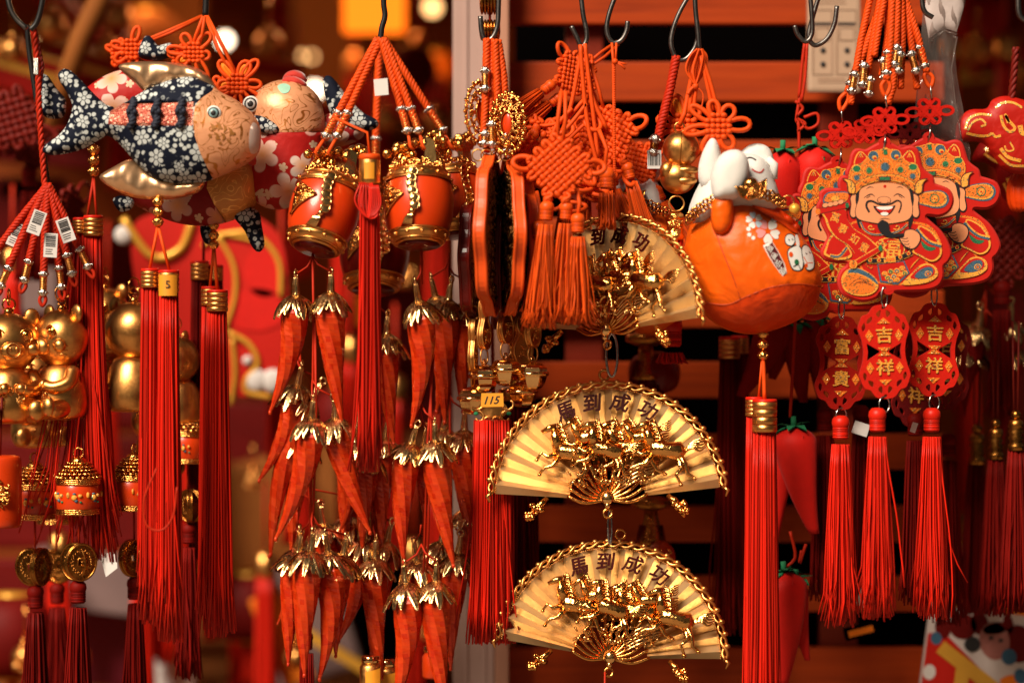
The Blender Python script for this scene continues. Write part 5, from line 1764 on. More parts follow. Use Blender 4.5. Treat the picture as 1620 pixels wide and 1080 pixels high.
# ------------------------------------------------------------------ woven orange knots
def knot_ornament(label, x, y, d, rz=0, ry=0, sc=1.0, proto=[], L=170, rx=0):
    if proto: return dup(proto[0], label, x, y, d, rz, ry, sc, rx=rx)
    t = thing('knot_ornament', label, 'knot ornament', x, y, d, 'orange woven knots')
    t.rotation_euler = (rx, ry, rz); t.scale = (sc, sc, sc)
    mb = MB(); weave_knot(mb, 8, 8.6, 4.3, 1.15)
    mb.build('knot', M['cord_orange'], t)
    mb = MB()
    for o_ in (-4, 4): mb.tube([(o_, 0, 40), (o_ * 1.5, -2, 75), (o_ * .8, 0, 120)], 3.2, 7)
    mb.build('hanging_cord', M['cord_orange'], t)
    mb = MB()
    for x_ in (-14, 14):
        mb.ball((x_, 0, -52), (8, 8, 7), 12, 8); mb.tube(cr([(x_, 0, -40), (x_ + 6, -4, -46), (x_ - 4, -5, -54), (x_ + 2, 0, -62)], 4), 3.2, 6)
    mb.build('button_knot', M['cord_orange'], t)
    tassel(t, -15, -2, -68, 13, 190, 'thread_orange', 'wrap', 120, 81, r1=25, thr=1.0, wav=2.5, stray=.08)
    tassel(t, 16, 3, -66, 12, 180, 'thread_orange', 'wrap', 110, 82, r1=22, thr=1.0, wav=2.5, stray=.08)
    proto.append(t)
    return t
knot_ornament('orange woven square knot in front with two silky tassels, left of the thin fan cord', 884, 264, -.05, 0, .06, 1.0)
knot_ornament('orange woven square knot at the upper right, hanging beside the thin fan cord', 962, 212, -.005, -.5, -.25, .95, rx=.1)
knot_ornament('small orange woven knot at the top, tilted with its tassel swung to the left', 912, 118, .02, .5, .95, .78)
knot_ornament('orange woven knot at the right behind the thin cord, beside the white cat ears', 1003, 262, .03, -.4, -.5, .85)
knot_ornament('orange woven knot at the far left, half turned behind the front knot', 838, 256, .02, 1.0, .25, .85)
knot_ornament('orange woven knot hidden in the middle of the bunch behind the front knot', 920, 232, .035, .2, .1, .9)
knot_ornament('orange woven knot low behind the others, over the top gold fan', 958, 292, .03, .3, -.12, .8)
t = thing('cord_bundle', 'loose orange cords gathered to the grey hook above the woven knots', 'cord', 922, 74, -.01)
f = q(922, 74)
mb = MB()
for i, pts in enumerate((((918, 72), (922, 130), (930, 200), (945, 262)), ((925, 70), (932, 130), (940, 195), (946, 250)), ((921, 74), (905, 160), (892, 200), (888, 230)), ((932, 190), (905, 215), (890, 232)), ((924, 158), (890, 192), (850, 200), (830, 202)), ((928, 165), (895, 205), (868, 222)), ((905, 172), (880, 200), (870, 228)), ((926, 74), (936, 150), (960, 205)))):
    mb.tube([(a, -8 + 3 * (i % 5) , b) for a, b in cr(f(*pts), 5)], 3.4, 7)
lumps(mb, f((850, 205))[0], 28, 14, 16, 5, 3, 0, 0, 12)
mb.build('cords', M['cord_orange'], t)
mb = MB()
rg = random.Random(77)
for k in range(34):
    x, y = rg.uniform(836, 1012), rg.uniform(185, 330)
    a, b = f((x, y))[0]
    R_, e, th = rg.uniform(9, 22), rg.uniform(.35, .8), rg.uniform(0, PI)
    yy = rg.uniform(0, 60)
    mb.tube([(a + R_ * math.cos(u) * math.cos(th) - R_ * e * math.sin(u) * math.sin(th), yy + 8 * math.sin(u + th), b + R_ * math.cos(u) * math.sin(th) + R_ * e * math.sin(u) * math.cos(th)) for u in [2 * PI * i / 20 for i in range(20)]], 3.8, 7, True)
mb.build('loops', M['cord_orange'], t)
for i_, (lab_, x_, y_, d_, L_) in enumerate((('long orange silk tassel hanging right of the front knot, over the top fan edge', 914, 350, -.05, 165), ('orange silk tassel hanging left of the front knot beside the plaques', 852, 362, -.03, 150))):
    t = thing('thread_tassel', lab_, 'tassel', x_, y_, d_, 'loose orange silk tassels')
    tassel(t, 0, 0, 0, 13, L_, 'thread_orange', 'wrap', 120, 181 + i_, r1=25, thr=1.0, wav=2.5, stray=.1)
    cord(t, [(0, 0, 8), (3, 4, 30), (-3, 10, 60)], 3.2, 'cord_orange', False)
t = thing('thread_tassel', 'orange silk tassel standing out at the right of the knot bunch', 'tassel', 956, 275, -.025)
tassel(t, 4, 0, -4, 14, 85, 'thread_orange', 'wrap', 110, 85, r1=15, thr=1.0)
cord(t, [(0, 0, 5), (4, 4, 40), (-8, 8, 70)], 3.2, 'cord_orange', False)

# ------------------------------------------------------------------ gold fans
def horse(mb, ox, oz, y, s, ph=0, flip=1, pit=0.0):
    """galloping horse in relief, head to the left"""
    cp, sp_ = math.cos(pit), math.sin(pit)
    def p(x, z, dy=0): return (ox + flip * (x * cp + z * sp_) * s, y + dy, oz + (z * cp - x * sp_) * s)
    mb.tube([p(-20, 2), p(-10, 0, -3), p(4, 1, -3), p(18, 3, -2), p(26, 0)], [9 * s, 12.5 * s, 10 * s, 12.5 * s, 7 * s], 10)
    mb.tube([p(-16, 4, -3), p(-24, 16, -5), p(-27, 26, -6)], [9.5 * s, 6.5 * s, 5 * s], 9)
    mb.tube([p(-25, 28, -6), p(-33, 25, -7), p(-42, 17, -7)], [5.5 * s, 4.6 * s, 2.8 * s], 9)
    for k in (0, 1): mb.tube([p(-24 + 3 * k, 31, -5 - k), p(-23 + 3 * k, 38, -6)], [2 * s, .5 * s], 5)
    rg = random.Random(int(ox * 7 + oz) + ph)
    for k in range(9):
        t = k / 8
        x, z = -25 + 14 * t, 32 - 26 * t
        mb.tube(cr([p(x, z, -6), p(x + 6, z + 3 * rg.random(), -9), p(x + 11, z - 4 - 4 * rg.random(), -8), p(x + 15, z - 3, -6)], 3), [2.1 * s, 1.7 * s, .7 * s], 5)
    for k in range(5):
        mb.tube(cr([p(25, 3, -2), p(34, 10 + 2 * k, -4), p(44, 8 + 4 * k, -5), p(50, 14 + 3 * k, -4)], 4), [2.2 * s, 2 * s, .7 * s], 5)
    legs = [[(-15, -5), (-28, -12), (-36, -8), (-40, -18)], [(-12, -7), (-18, -22), (-28, -27), (-32, -36)], [(18, -4), (26, -18), (20, -28), (28, -38)], [(20, -3), (32, -14), (38, -24), (48, -27)]]
    for i, lg in enumerate(legs):
        dx = ph * (1.5 if i % 2 else -1.2)
        mb.tube([p(a + dx * j * .6, b, -3 - (i % 2) * 2) for j, (a, b) in enumerate(lg)], [5 * s, 3.3 * s, 2.3 * s, 2.0 * s], 7)
        a, b = lg[-1]
        mb.ball(p(a + dx * 1.8, b - 1, -4 - (i % 2) * 2), (3 * s, 2.4 * s, 2.4 * s), 8, 6)

def build_fan(label, x, y, d, rot, sc=1.0, seed=0):
    t = thing('gold_fan', label, 'fan', x, y, d, 'gold horse fan ornaments')
    t.rotation_euler = rot
    t.scale = (sc, sc, sc)
    rs = random.Random(seed)
    R, r0, n = 172, 58, 22
    A0, A1 = math.radians(5), math.radians(175)
    mb = MB()
    vs, fs = [], []
    for i in range(n * 2 + 1):
        a = A0 + (A1 - A0) * i / (n * 2)
        yy = (-8 if i % 2 else 8) * rs.uniform(.7, 1.2)
        a += rs.uniform(-.006, .006)
        for j in range(7):
            r = r0 + (R - r0) * j / 6
            yj = yy * (.55 + .45 * j / 6)
            vs.append((r * math.cos(a), yj, r * math.sin(a)))
    for i in range(n * 2):
        for j in range(6): fs.append((i * 7 + j, (i + 1) * 7 + j, (i + 1) * 7 + j + 1, i * 7 + j + 1))
    b = len(vs)
    vs2 = [(x_, y_ + 1.6, z_) for x_, y_, z_ in vs]
    mb.add(vs, [f_[::-1] for f_ in fs], 0, False)
    mb.add(vs2, fs, 0, False)
    mb.build('leaf', M['fan'], t)
    # border: two wavy strands, beads, stitched line
    mb = MB()
    NB = 14
    for ph in (0, PI):
        pts = []
        for k in range(141):
            u = k / 140
            a = A0 - .01 + (A1 - A0 + .02) * u
            r = R + 6 + 4.2 * math.sin(u * PI * NB * 2 + ph)
            pts.append((r * math.cos(a), -2 + 2.5 * math.cos(u * PI * NB * 2 + ph), r * math.sin(a)))
        mb.tube(pts, 2.5, 7)
    for k in range(NB * 2 - 1):
        a = A0 + (A1 - A0) * (k + 1) / (NB * 2)
        mb.ball(((R + 10.5) * math.cos(a), -3, (R + 10.5) * math.sin(a)), (5.2, 4.2, 4.2), 10, 7)
    for k in range(160):
        a = A0 + (A1 - A0) * k / 159
        mb.ball(((R - 1) * math.cos(a), -3.4, (R - 1) * math.sin(a)), 1.3, 5, 4)
    for a in (A0, A1):
        mb.tube([((R + 4) * math.cos(a), -2, (R + 4) * math.sin(a)), ((R + 12) * math.cos(a) , -2, (R + 2) * math.sin(a) - 6), ((R + 8) * math.cos(a), -1, (R + 2) * math.sin(a) - 15)], [3, 3.4, 1.2], 7)
    mb.build('border', M['gold_satin'], t)
    # ribs
    for k in range(15):
        a = A0 + .02 + (A1 - A0 - .04) * k / 14
        e = ((r0 + 3) * math.cos(a), -1, (r0 + 3) * math.sin(a))
        m_ = (.55 * r0 * math.cos(a) + (2 if k < 7 else -2), -3, .55 * r0 * math.sin(a) + 5 - 13 * abs(math.cos(a)))
        o = MB(); o.tube(cr([(0, -2, 0), m_, e], 6), [2.2, 3.0, 3.0], 7); o.build('rib', M['gold'], t)
    mb = MB(); mb.ball((0, -7, 2), (10, 8, 11), 18, 12); mb.ball((0, -7, -10), 5, 10, 8); mb.build('pivot', M['gold_bright'], t)
    # horses
    for k, (hx, hz, s, ph, pit) in enumerate(((-58, 74, 1.18, 0, .22), (-27, 90, .92, 1, -.05), (-4, 72, 1.1, -1, .34), (34, 78, 1.2, 1, .10), (56, 92, .9, 0, -.05), (88, 70, 1.2, -1, .26))):
        o = MB(); horse(o, hx + rs.uniform(-4, 4), hz + rs.uniform(-3, 3), -13 - (k % 3) * 6, s, ph, 1, pit + rs.uniform(-.06, .06)); o.build('horse', M['gold_chased'], t)
    mb = MB()   # dust and grass under the hooves
    rg = random.Random(4)
    for k in range(26):
        a = rg.uniform(-60, 66); z = rg.uniform(18, 48)
        mb.tube(cr([(a, -8, z), (a + rg.uniform(-8, 8), -12, z + rg.uniform(2, 7)), (a + rg.uniform(-14, 14), -9, z + rg.uniform(-3, 6))], 3), [1.6, 2.2, .8], 5)
    for k in range(5): mb.tube(cr([(20, -8, 12 + 5 * k), (44, -12, 26 + 6 * k), (80, -8, 44 + 3 * k)], 4), [1.4, 2, .8], 5)
    mb.build('turf_relief', M['gold_bright'], t)
    mb = MB()
    for ch, deg in zip('馬到成功', (114, 97.5, 81, 64)):
        a = math.radians(deg)
        mb.text(ch, 30, 150 * math.cos(a), 150 * math.sin(a), -11.2, 1.8, a - PI / 2 - .06, 0, bold=.10, shear=.12)
    mb.build('lettering', M['fan_ink'], t)
    for sx in (-1, 1):
        mb = MB()
        mb.tube([(sx * 92, 0, 4), (sx * 100, -4, -4), (sx * 116, -2, -18)], [4, 5, 4], 8)
        lumps(mb, (sx * 108, -11), 10, 8, 16, 4.2, 5 + sx, -2, 0, 6); lumps(mb, (sx * 118, -21), 8, 6, 14, 3.8, 8 + sx, -2, 0, 6)
        mb.build('guard_knob', M['gold'], t)
    mb = MB(); mb.ring((0, 0, R + 22), 7.5, 2.4, 'y', 18); mb.ring((0, 0, -21), 6.5, 2.2, 'y', 18); mb.build('ring', M['gold'], t)
    return t
build_fan('gold folding fan with raised horses and red characters, middle fan facing the front fully', 961, 790, -.014, (-.23, -.03, -.06), 1.04, 1)
build_fan('gold folding fan with raised horses and red characters, lowest fan tilted down to the right', 965, 1041, -.005, (-.21, .085, -.05), 1.02, 2)
build_fan('gold folding fan with raised horses, topmost one half hidden by orange tassels and turned aside', 962, 524, -.012, (-.12, -.04, -.70), 1.02, 3)
mb = MB(); mb.tube([(a, 0, b) for a, b in ell(0, 0, 9, 34, 24)], 2, 8, True)
one('wire_link', 'long steel oval link joining the top fan to the middle fan', 'link', 968, 562, .0, mb, M['wire_steel'], group='steel links between fans')
mb = MB(); mb.tube([(a, b * .1, c) for a, b, c in [(p[0] * .35, p[0], p[1]) for p in ell(0, 0, 9, 26, 24)]], 2, 8, True)
one('wire_link', 'steel oval link seen from its side joining the middle fan to the lowest fan', 'link', 965, 834, .0, mb, M['wire_steel'], group='steel links between fans')
t = thing('fan_hanger', 'thin orange cord tied on the second grey hook, holding the top fan', 'cord', 971, 68, -.02)
mb = MB(); mb.tube([(-3, 0, 0), (-1, 0, -28), (0, 0, -120), (1, 0, -262)], 2.2, 7); mb.tube([(4, 0, 0), (3, 0, -30)], 2, 7)
for k in range(60): mb.ball((.5 + k * .01, 0, -36 - k * 3.7), (3.0, 3.0, 2.0), 7, 5)
mb.ball((2, -2, -30), 5, 10, 7); mb.tube([(2, -2, -30), (12, -3, -36), (18, -3, -42)], 1.8, 6); mb.tube([(2, -2, -30), (14, -3, -33), (20, -3, -34)], 1.6, 6)
mb.build('cord', M['cord_orange'], t)
mb = MB(); mb.tube([(0, 0, 0), (-1, 0, -70)], 1.6, 6)
one('loose_thread', 'short red thread under the lowest fan pivot', 'thread', 957, 1062, -.01, mb, M['cord_red'])
# dark goods behind the fans
for lab, x, y, d, L in (('dark red tassel with gold cap hanging behind the middle and lowest fan', 1030, 790, .08, 130), ('dark red lantern-topped tassel behind the top fan', 1022, 530, .09, 90)):
    t = thing('dark_tassel', lab, 'tassel', x, y, d)
    mb = MB(); mb.lathe([(14, 6), (32, 0), (32, -10), (14, -16)], 20); mb.lathe([(10, -16), (12, -30), (20, -60), (24, -70)], 18); mb.build('tassel_cap', M['gold_dark'], t)
    mb = MB(); threads(mb, 0, 0, -40, 18, 36, L, 110, 2, int(x)); mb.build('tassel', M['thread_dark'], t)
t = thing('red_lantern', 'small dark red lantern glimpsed behind the middle fan top edge', 'lantern', 1035, 590, .1)
mb = MB(); mb.lathe(cr([(12, 34), (34, 24), (42, 0), (34, -24), (12, -34)], 4), 24); mb.build('lantern_body', M['lacquer_dark'], t)
t = thing('red_lantern', 'red gold patterned lantern bead peeking out over the lowest fan', 'lantern', 1045, 885, .06)
mb = MB(); mb.lathe(cr([(6, 30), (20, 18), (24, 0), (20, -18), (6, -30)], 4), 24); mb.build('lantern_body', M['lacquer'], t)
mb = MB(); scrolls(mb, (0, 4), 16, 18, 14, 1.6, 4, -23); scrolls(mb, (-55, -2), 16, 7, 12, 2, 5, -6); lumps(mb, (-55, 2), 18, 7, 14, 3.5, 7); mb.build('gold_pattern', M['gold'], t)

# ------------------------------------------------------------------ gold keychain, white cats
t = thing('gold_keychain', 'gold plastic figure keychain with round head and folded paws above the white cat', 'keychain', 1075, 240, -.02)
f = q(1075, 240)
mb = MB(); mb.ball(f((1077, 236))[0][:1] + (0,) + f((1077, 236))[0][1:], (29, 27, 29), 28, 18); mb.build('head', M['gold_satin'], t)
mb = MB(); mb.ball((-2, 4, -40), (29, 25, 27), 24, 16); mb.ball((12, -12, -30), (18, 9, 7), 14, 9); mb.ball((10, -14, -47), (17, 9, 7), 14, 9); mb.ball((-20, -6, -30), (12, 12, 14), 14, 9); mb.build('body', M['gold_satin'], t)
mb = MB(); mb.tube([(.5 + 28.9 * math.sin(a) * .05, -27.6 * math.cos(a) , 4 + 29.4 * math.sin(a)) for a in [i * .15 - 1.5 for i in range(21)]], .9, 5)
for z in (4, -2, -8): mb.tube([(16, -23.5, z), (22, -19, z - .5)], .8, 5)
mb.build('seam', M['gold_dark'], t)
ringpart(t, 0, 38, 8, 1.6, 'gold_satin'); ringpart(t, -5, -82, 12, 1.5, 'gold_satin'); 
mb = MB(); mb.lathe([(10, 0), (14, -4), (14, -10), (12, -12), (13, -14), (13, -34), (15, -36), (15, -40), (12, -44)], 20, 0, (-7, 0, -96)); lumps(mb, (-7, -112), 12, 12, 24, 2.4, 3, -12, 0, 2); mb.build('cylinder_pendant', M['gold_rough'], t)
o = MB(); threads(o, -7, 0, -140, 12, 15, 60, 50, 1.2, 12); o.build('tassel', M['thread_red'], t)
cord(t, [(0, 0, 42), (8, 4, 60), (18, 6, 110), (26, 2, 150)], 4, 'cord_orange', False)
t = thing('strap', 'dark red braided strap hanging from the looped hook', 'strap', 1070, 92, .0)
cord(t, [(0, 0, 2), (-10, 2, -50), (-24, 4, -105), (-34, 8, -160)], 7.5, 'cord_red', True, 'cord', 24, 4)
mb = MB(); sleeve(mb, (-33, 2, -128), (-36, 4, -150), 8); mb.build('coil_bead', [M['gold_dark'], M['silver']], t)
mb = MB(); mb.box(-46, -24, -2, -1, -175, -146)
for i in range(8): mb.box(-44 + i * 2.4, -44 + i * 2.4 + (1.4 if i % 3 else .8), -2.6, -2.1, -170, -152, 1)
mb.build('barcode_tag', [M['white_tag'], M['ink']], t)
# flower knots on cords
t = thing('flower_knot', 'orange flower knot with yellow edged loops, right one above the white cat ears', 'knot ornament', 1136, 200, -.03, 'orange flower knots')
mb = MB(); petal_knot(mb, (0, 0, 0), 38, 5.0, 8, 5, var=.3); mb.build('knot', [M['cord_orange'], M['cord_yellow']], t)
f = q(1136, 200)
mb = MB()
for pts in (((1128, 175), (1118, 130), (1108, 88)), ((1136, 178), (1124, 130), (1110, 88)), ((1090, 180), (1094, 148), (1100, 135)), ((1096, 182), (1100, 150), (1101, 135))): mb.tube([(a, 2, b) for a, b in cr(f(*pts), 4)], 3.2, 7)
for k in range(9):
    w_ = (k - 4) * 3.4
    mb.tube([(a, -4 + (k % 3) * 4, b) for a, b in cr(f((1100, 136), (1100 + w_ * 1.1, 112), (1105 + w_ * 1.0, 90), (1107 + w_ * .3, 78)), 5)], 1.8, 6)
mb.tube([(a, -3, b) for a, b in cr(f((1100, 136), (1112, 150), (1109, 175)), 4)], 1.3, 5); mb.tube([(a, -3, b) for a, b in cr(f((1100, 136), (1092, 143), (1088, 150)), 4)], 3, 6)
mb.ball(f((1100, 137))[0][:1] + (-2,) + f((1100, 137))[0][1:], 5.5, 10, 8)
mb.build('hanging_cord', M['cord_orange'], t)
t = thing('flower_knot', 'orange flower knot with wide loops, left one behind the gold keychain head', 'knot ornament', 1080, 200, .01, 'orange flower knots')
mb = MB(); petal_knot(mb, (0, 0, 0), 38, 5.0, 7, 8, var=.3); mb.build('knot', [M['cord_orange'], M['cord_yellow']], t)

def chain(mb, pts, r):
    """two rows of small rings"""
    P2 = cr(pts, 8)
    L = [0]
    for a, b in zip(P2, P2[1:]): L.append(L[-1] + math.dist(a, b))
    n = int(L[-1] / (r * 1.5))
    for i in range(n + 1):
        l = L[-1] * i / n
        p = [float(np.interp(l, L, [v[k] for v in P2])) for k in range(3)]
        for o_ in (-r * .9, r * .9):
            mb.ring((p[0], p[1], p[2] + o_ + (r * .4 if i % 2 else 0)), r, r * .42, 'y', 9, 0, 5)
        mb.ball((p[0], p[1] - 1, p[2]), r * .6, 6, 4)

def ingot(mb, c, s, rot=0):
    cx, cy_, cz = c
    M0 = mb.M
    mb.M = Matrix.Translation(c) @ Matrix.Rotation(rot, 4, 'Y') @ Matrix.Scale(s, 4)
    mb.prism([(-26, 12), (-14, 7), (14, 7), (26, 12), (20, -8), (10, -15), (-10, -15), (-20, -8)], -10, 10)
    mb.ball((0, 0, 9), (13, 10, 11), 14, 9)
    mb.tube([(a, -10.5, b) for a, b in [(-26, 12), (-14, 7), (14, 7), (26, 12), (20, -8), (10, -15), (-10, -15), (-20, -8)]], 1.6, 6, True)
    scrolls(mb, (0, -3), 17, 8, 14, 1.3, 4, -11)
    mb.M = M0

# front cat plush
t = thing('cat_plush', 'big round orange satin lucky cat plush with white head looking up', 'plush', 1190, 400, -.02)
f = q(1190, 400)
bo = cr(f((1094, 352), (1118, 322), (1158, 308), (1200, 316), (1242, 344), (1276, 384), (1296, 424), (1299, 456), (1282, 492), (1242, 516), (1190, 529), (1140, 517), (1104, 484), (1087, 436), (1083, 390)), 4, True)
low = f((1060, 470), (1100, 478), (1142, 482), (1172, 470), (1208, 456), (1250, 450), (1286, 452), (1320, 462), (1320, 560), (1060, 560))
wr2 = lambda x, z: 1 + .018 * math.sin(x * .10 + z * .06) + .022 * math.sin(x * .27 + 2 * math.sin(z * .1)) * math.exp(-((z + 66) / 20) ** 2)
_, pl = stuffed(t, 'body', bo, 92, 108, [M['satin_orange'], M['satin_red']], regions=[([p for p in cr(f((1098, 474), (1142, 482), (1172, 470), (1208, 456), (1250, 450), (1297, 453)), 5)] + [p for p in cr(f((1294, 468), (1282, 491), (1242, 514.5), (1190, 527), (1140, 515.5), (1105, 483)), 5)], 1)], wr=wr2, step=7)
mb = MB()
for pts in (((1118, 345), (1136, 400), (1152, 440), (1164, 474)), ((1098, 476), (1142, 483), (1172, 471), (1208, 457), (1250, 451), (1294, 454))):
    mb.tube([(a, -pl.h(a, b) + .4, b) for a, b in cr(f(*pts), 6)], 1.1, 5)
mb.build('seam', plain('dark_orange_seam', (.50, .05, .004), .6), t)
def flower(pl, mb, cx, cz, R, rot, mats):
    for k in range(5):
        a = rot + 2 * PI * k / 5
        px, pz = cx + R * .62 * math.cos(a), cz + R * .62 * math.sin(a)
        o = cr([(px - math.sin(a) * R * .36, pz + math.cos(a) * R * .36), (px + math.cos(a) * R * .34 - math.sin(a) * R * .24, pz + math.sin(a) * R * .34 + math.cos(a) * R * .24), (px + math.cos(a) * R * .26, pz + math.sin(a) * R * .26), (px + math.cos(a) * R * .34 + math.sin(a) * R * .24, pz + math.sin(a) * R * .34 - math.cos(a) * R * .24), (px + math.sin(a) * R * .36, pz - math.cos(a) * R * .36), (px - math.cos(a) * R * .44, pz - math.sin(a) * R * .44)], 4, True)
        pl.decal(mb, o, mats[k % len(mats)], .7 + .12 * k, 4)
    pl.decal(mb, ell(cx, cz, R * .22, None, 10), 3, 1.5, 4)
mb = MB()
a, b = f((1186, 352))[0]; flower(pl, mb, a, b, 14, .5, (0, 2, 0))
a, b = f((1207, 369))[0]; flower(pl, mb, a, b, 20, .9, (0, 1, 1, 0))
for x, y, r in ((1176, 366, 3.5), (1177, 375, 3.2), (1183, 380, 3), (1182, 362, 2.5), (1219, 350, 5)): pl.decal(mb, ell(*f((x, y))[0], r, None, 10), 0, .7, 3)
mb.build('flower_print', [M['p_white'], M['p_pink'], plain('pale_blue_print', (.5, .62, .72), .5, var=.1), M['satin_orange']], t)
sg = f((1198, 392), (1212, 384), (1222, 400), (1232, 420), (1235, 434), (1228, 439), (1216, 424), (1206, 408))
mb = MB()
pl.decal(mb, sg, 0, .7, 4)
cx, cz = sum(p[0] for p in sg) / 8, sum(p[1] for p in sg) / 8
pl.decal(mb, [(cx + (p[0] - cx) * .86, cz + (p[1] - cz) * .9) for p in sg], 1, 1.0, 4)
for i, ch in enumerate('開運招福'):
    x, y = 1208 + i * 6.4, 397 + i * 11.2
    a, b = f((x, y))[0]
    mb.text(ch, 11, a, b, -pl.h(a, b) - 2.2, .5, -.5, 0)
mb.build('sign_print', [M['p_white'], M['p_maroon']], t)
mb = MB()   # two little white cats printed on the belly
def D2(pts, m_, off, n=4, closed=True): pl.decal(mb, cr(f(*pts), n, closed) if closed else f(*pts), m_, off, 4)
D2(((1234, 380), (1240, 372), (1250, 374), (1252, 384), (1246, 392), (1236, 390)), 2, .6); D2(((1235, 380), (1240.5, 373.5), (1249, 375), (1250.5, 384), (1245, 390.5), (1237, 388.5)), 0, .9)
D2(((1237, 400), (1246, 392), (1258, 390), (1264, 404), (1262, 428), (1246, 430), (1239, 416)), 2, .75); D2(((1238.5, 401), (1246, 394), (1257, 392), (1262.5, 404), (1260.5, 426.5), (1247, 428.5), (1240.5, 416)), 0, 1.05)
D2(((1252, 376), (1257, 374), (1259, 388), (1254, 394)), 0, .85)
D2(((1261, 396), (1268, 388), (1278, 392), (1284, 408), (1282, 426), (1270, 430), (1263, 418)), 2, 1.2); D2(((1262.5, 397), (1268.5, 390), (1277, 393.5), (1282.3, 408), (1280.5, 424.5), (1270, 428), (1264.3, 417)), 0, 1.5)
for x, y, a_, m_ in ((1243, 405, 3.5, 3), (1252, 417, 4, 4), (1268, 422, 3, 3)): pl.decal(mb, ell(*f((x, y))[0], a_, a_ * 1.2, 10), m_, 1.75, 3)
for pts in (((1240, 381), (1242, 383)), ((1246, 380), (1248, 382)), ((1268, 402), (1271, 404)), ((1275, 400), (1278, 402)), ((1264, 408), (1270, 418), (1280, 417)), ((1246, 424), (1254, 420), (1258, 427))):
    pl.decal(mb, stroke(f(*pts), 1.5), 3 if len(pts) > 2 and pts[0][0] == 1264 else 2, 1.9, 3)
mb.build('cat_print', [M['p_white'], M['p_pink'], M['p_black'], M['disc_orange'], M['p_green']], t)
# head, ears, face
hd = cr(f((1094, 352), (1088, 335), (1096, 310), (1106, 290), (1120, 262), (1140, 247), (1170, 244), (1196, 246), (1212, 258), (1224, 285), (1233, 322), (1215, 338), (1180, 342), (1140, 352), (1112, 362)), 4, True)
_, ph = stuffed(t, 'head', hd, 58, 60, M['white_plush'], y=-14)
stuffed(t, 'ear', cr(f((1103, 262), (1112, 236), (1122, 222), (1131, 226), (1137, 245), (1138, 268), (1130, 292), (1112, 300), (1103, 288)), 4, True), 15, 16, M['white_plush'], y=-34, step=5)
stuffed(t, 'ear', cr(f((1158, 256), (1174, 238), (1190, 228), (1208, 229), (1220, 240), (1226, 266), (1208, 276), (1180, 266)), 4, True), 13, 14, M['white_plush'], y=-2, step=5)
stuffed(t, 'paw', cr(f((1122, 318), (1117, 288), (1123, 264), (1139, 247), (1160, 244), (1174, 257), (1177, 280), (1170, 302), (1158, 318), (1140, 322)), 4, True), 22, 24, M['white_plush'], y=-84, step=5)
stuffed(t, 'sleeve', cr(f((1121, 322), (1136, 313), (1151, 318), (1153, 342), (1148, 366), (1134, 375), (1121, 366), (1118, 342)), 4, True), 17, 18, M['satin_orange'], y=-76, step=5)
mb = MB(); pts = f((1212, 252), (1222, 262), (1222, 285))
mb.tube([(a, -20, b) for a, b in pts], [5, 7, 6], 12); mb.build('paw', M['white_plush'], t, label='white raised far paw')
mb = MB(); pl.decal(mb, cr(f((1184, 322), (1200, 318), (1228, 330), (1256, 352), (1264, 366), (1252, 370), (1230, 356), (1204, 342), (1188, 332)), 4, True), 0, 4.0, 5)
mb.build('bib', M['satin_red'], t, label='red satin bib strap across the chest')
mb = MB()
for pts, wd, m_ in ((((1171, 260), (1177, 254), (1184, 253), (1191, 257)), 2.4, 0), (((1183, 272), (1189, 276), (1197, 277), (1203, 271)), 2.2, 1), (((1166, 272), (1169, 276), (1169, 283)), 2.2, 0), (((1168, 266), (1174, 263)), 1.2, 1), (((1170, 270), (1176, 267)), 1.2, 1), (((1174, 274), (1176, 270)), 1.2, 1)):
    ph.decal(mb, stroke(cr(f(*pts), 4), wd, wd), m_, .7, 3)
ph.decal(mb, cr(f((1117, 276), (1124, 262), (1130, 258), (1131, 262), (1124, 274), (1119, 284)), 4, True), 2, .7, 3)
mb.build('face_print', [M['p_black'], M['lips'], M['lips']], t)
mb = MB(); chain(mb, [(a, y_, b) for (a, b), y_ in zip(f((1086, 350), (1100, 336), (1122, 322)), (-40, -66, -76))], 4.2); mb.build('collar_chain', M['gold'], t)
mb = MB()
chain(mb, [(a, y_, b) for (a, b), y_ in zip(f((1194, 312), (1212, 316), (1232, 326)), (-82, -76, -60))], 4.2)
mb.build('collar_chain', M['gold'], t)
mb = MB(); a, b = f((1180, 306))[0]; ingot(mb, (a, -96, b), .95, -.25); mb.build('ingot', M['gold'], t)
mb = MB(); pts = f((1244, 338), (1250, 330))
mb.ball(f((1250, 334))[0][:1] + (-60,) + f((1250, 334))[0][1:], 9, 12, 8); mb.build('bell', M['bg_yellow'], t)
ringpart(t, f((1240, 322))[0][0], f((1240, 322))[0][1], 9, 1.2, 'gold_satin', -60)
bx, bz = f((1206, 545))[0]
beads(t, [(bx, -10, bz + 17), (bx, -10, bz), (bx, -10, bz - 17)], 8.5)
mb = MB(); mb.tube(cr([(bx, -10, bz - 22), (bx + 1, -12, bz - 40), (bx + 2, -14, bz - 86)], 4), 3.2, 7); mb.tube([(bx - 1, -8, bz - 22), (bx - 6, -2, bz - 84)], 2.2, 6); mb.build('hanging_thread', M['cord_orange'], t)
a, b = f((1194, 630))[0]; tassel(t, a, 2, b, 15, 560, n=100, seed=91, wav=1.5)
a, b = f((1208, 633))[0]; tassel(t, a, -16, b, 20, 590, n=170, seed=92, wav=1.5, caph=50, r1=25)
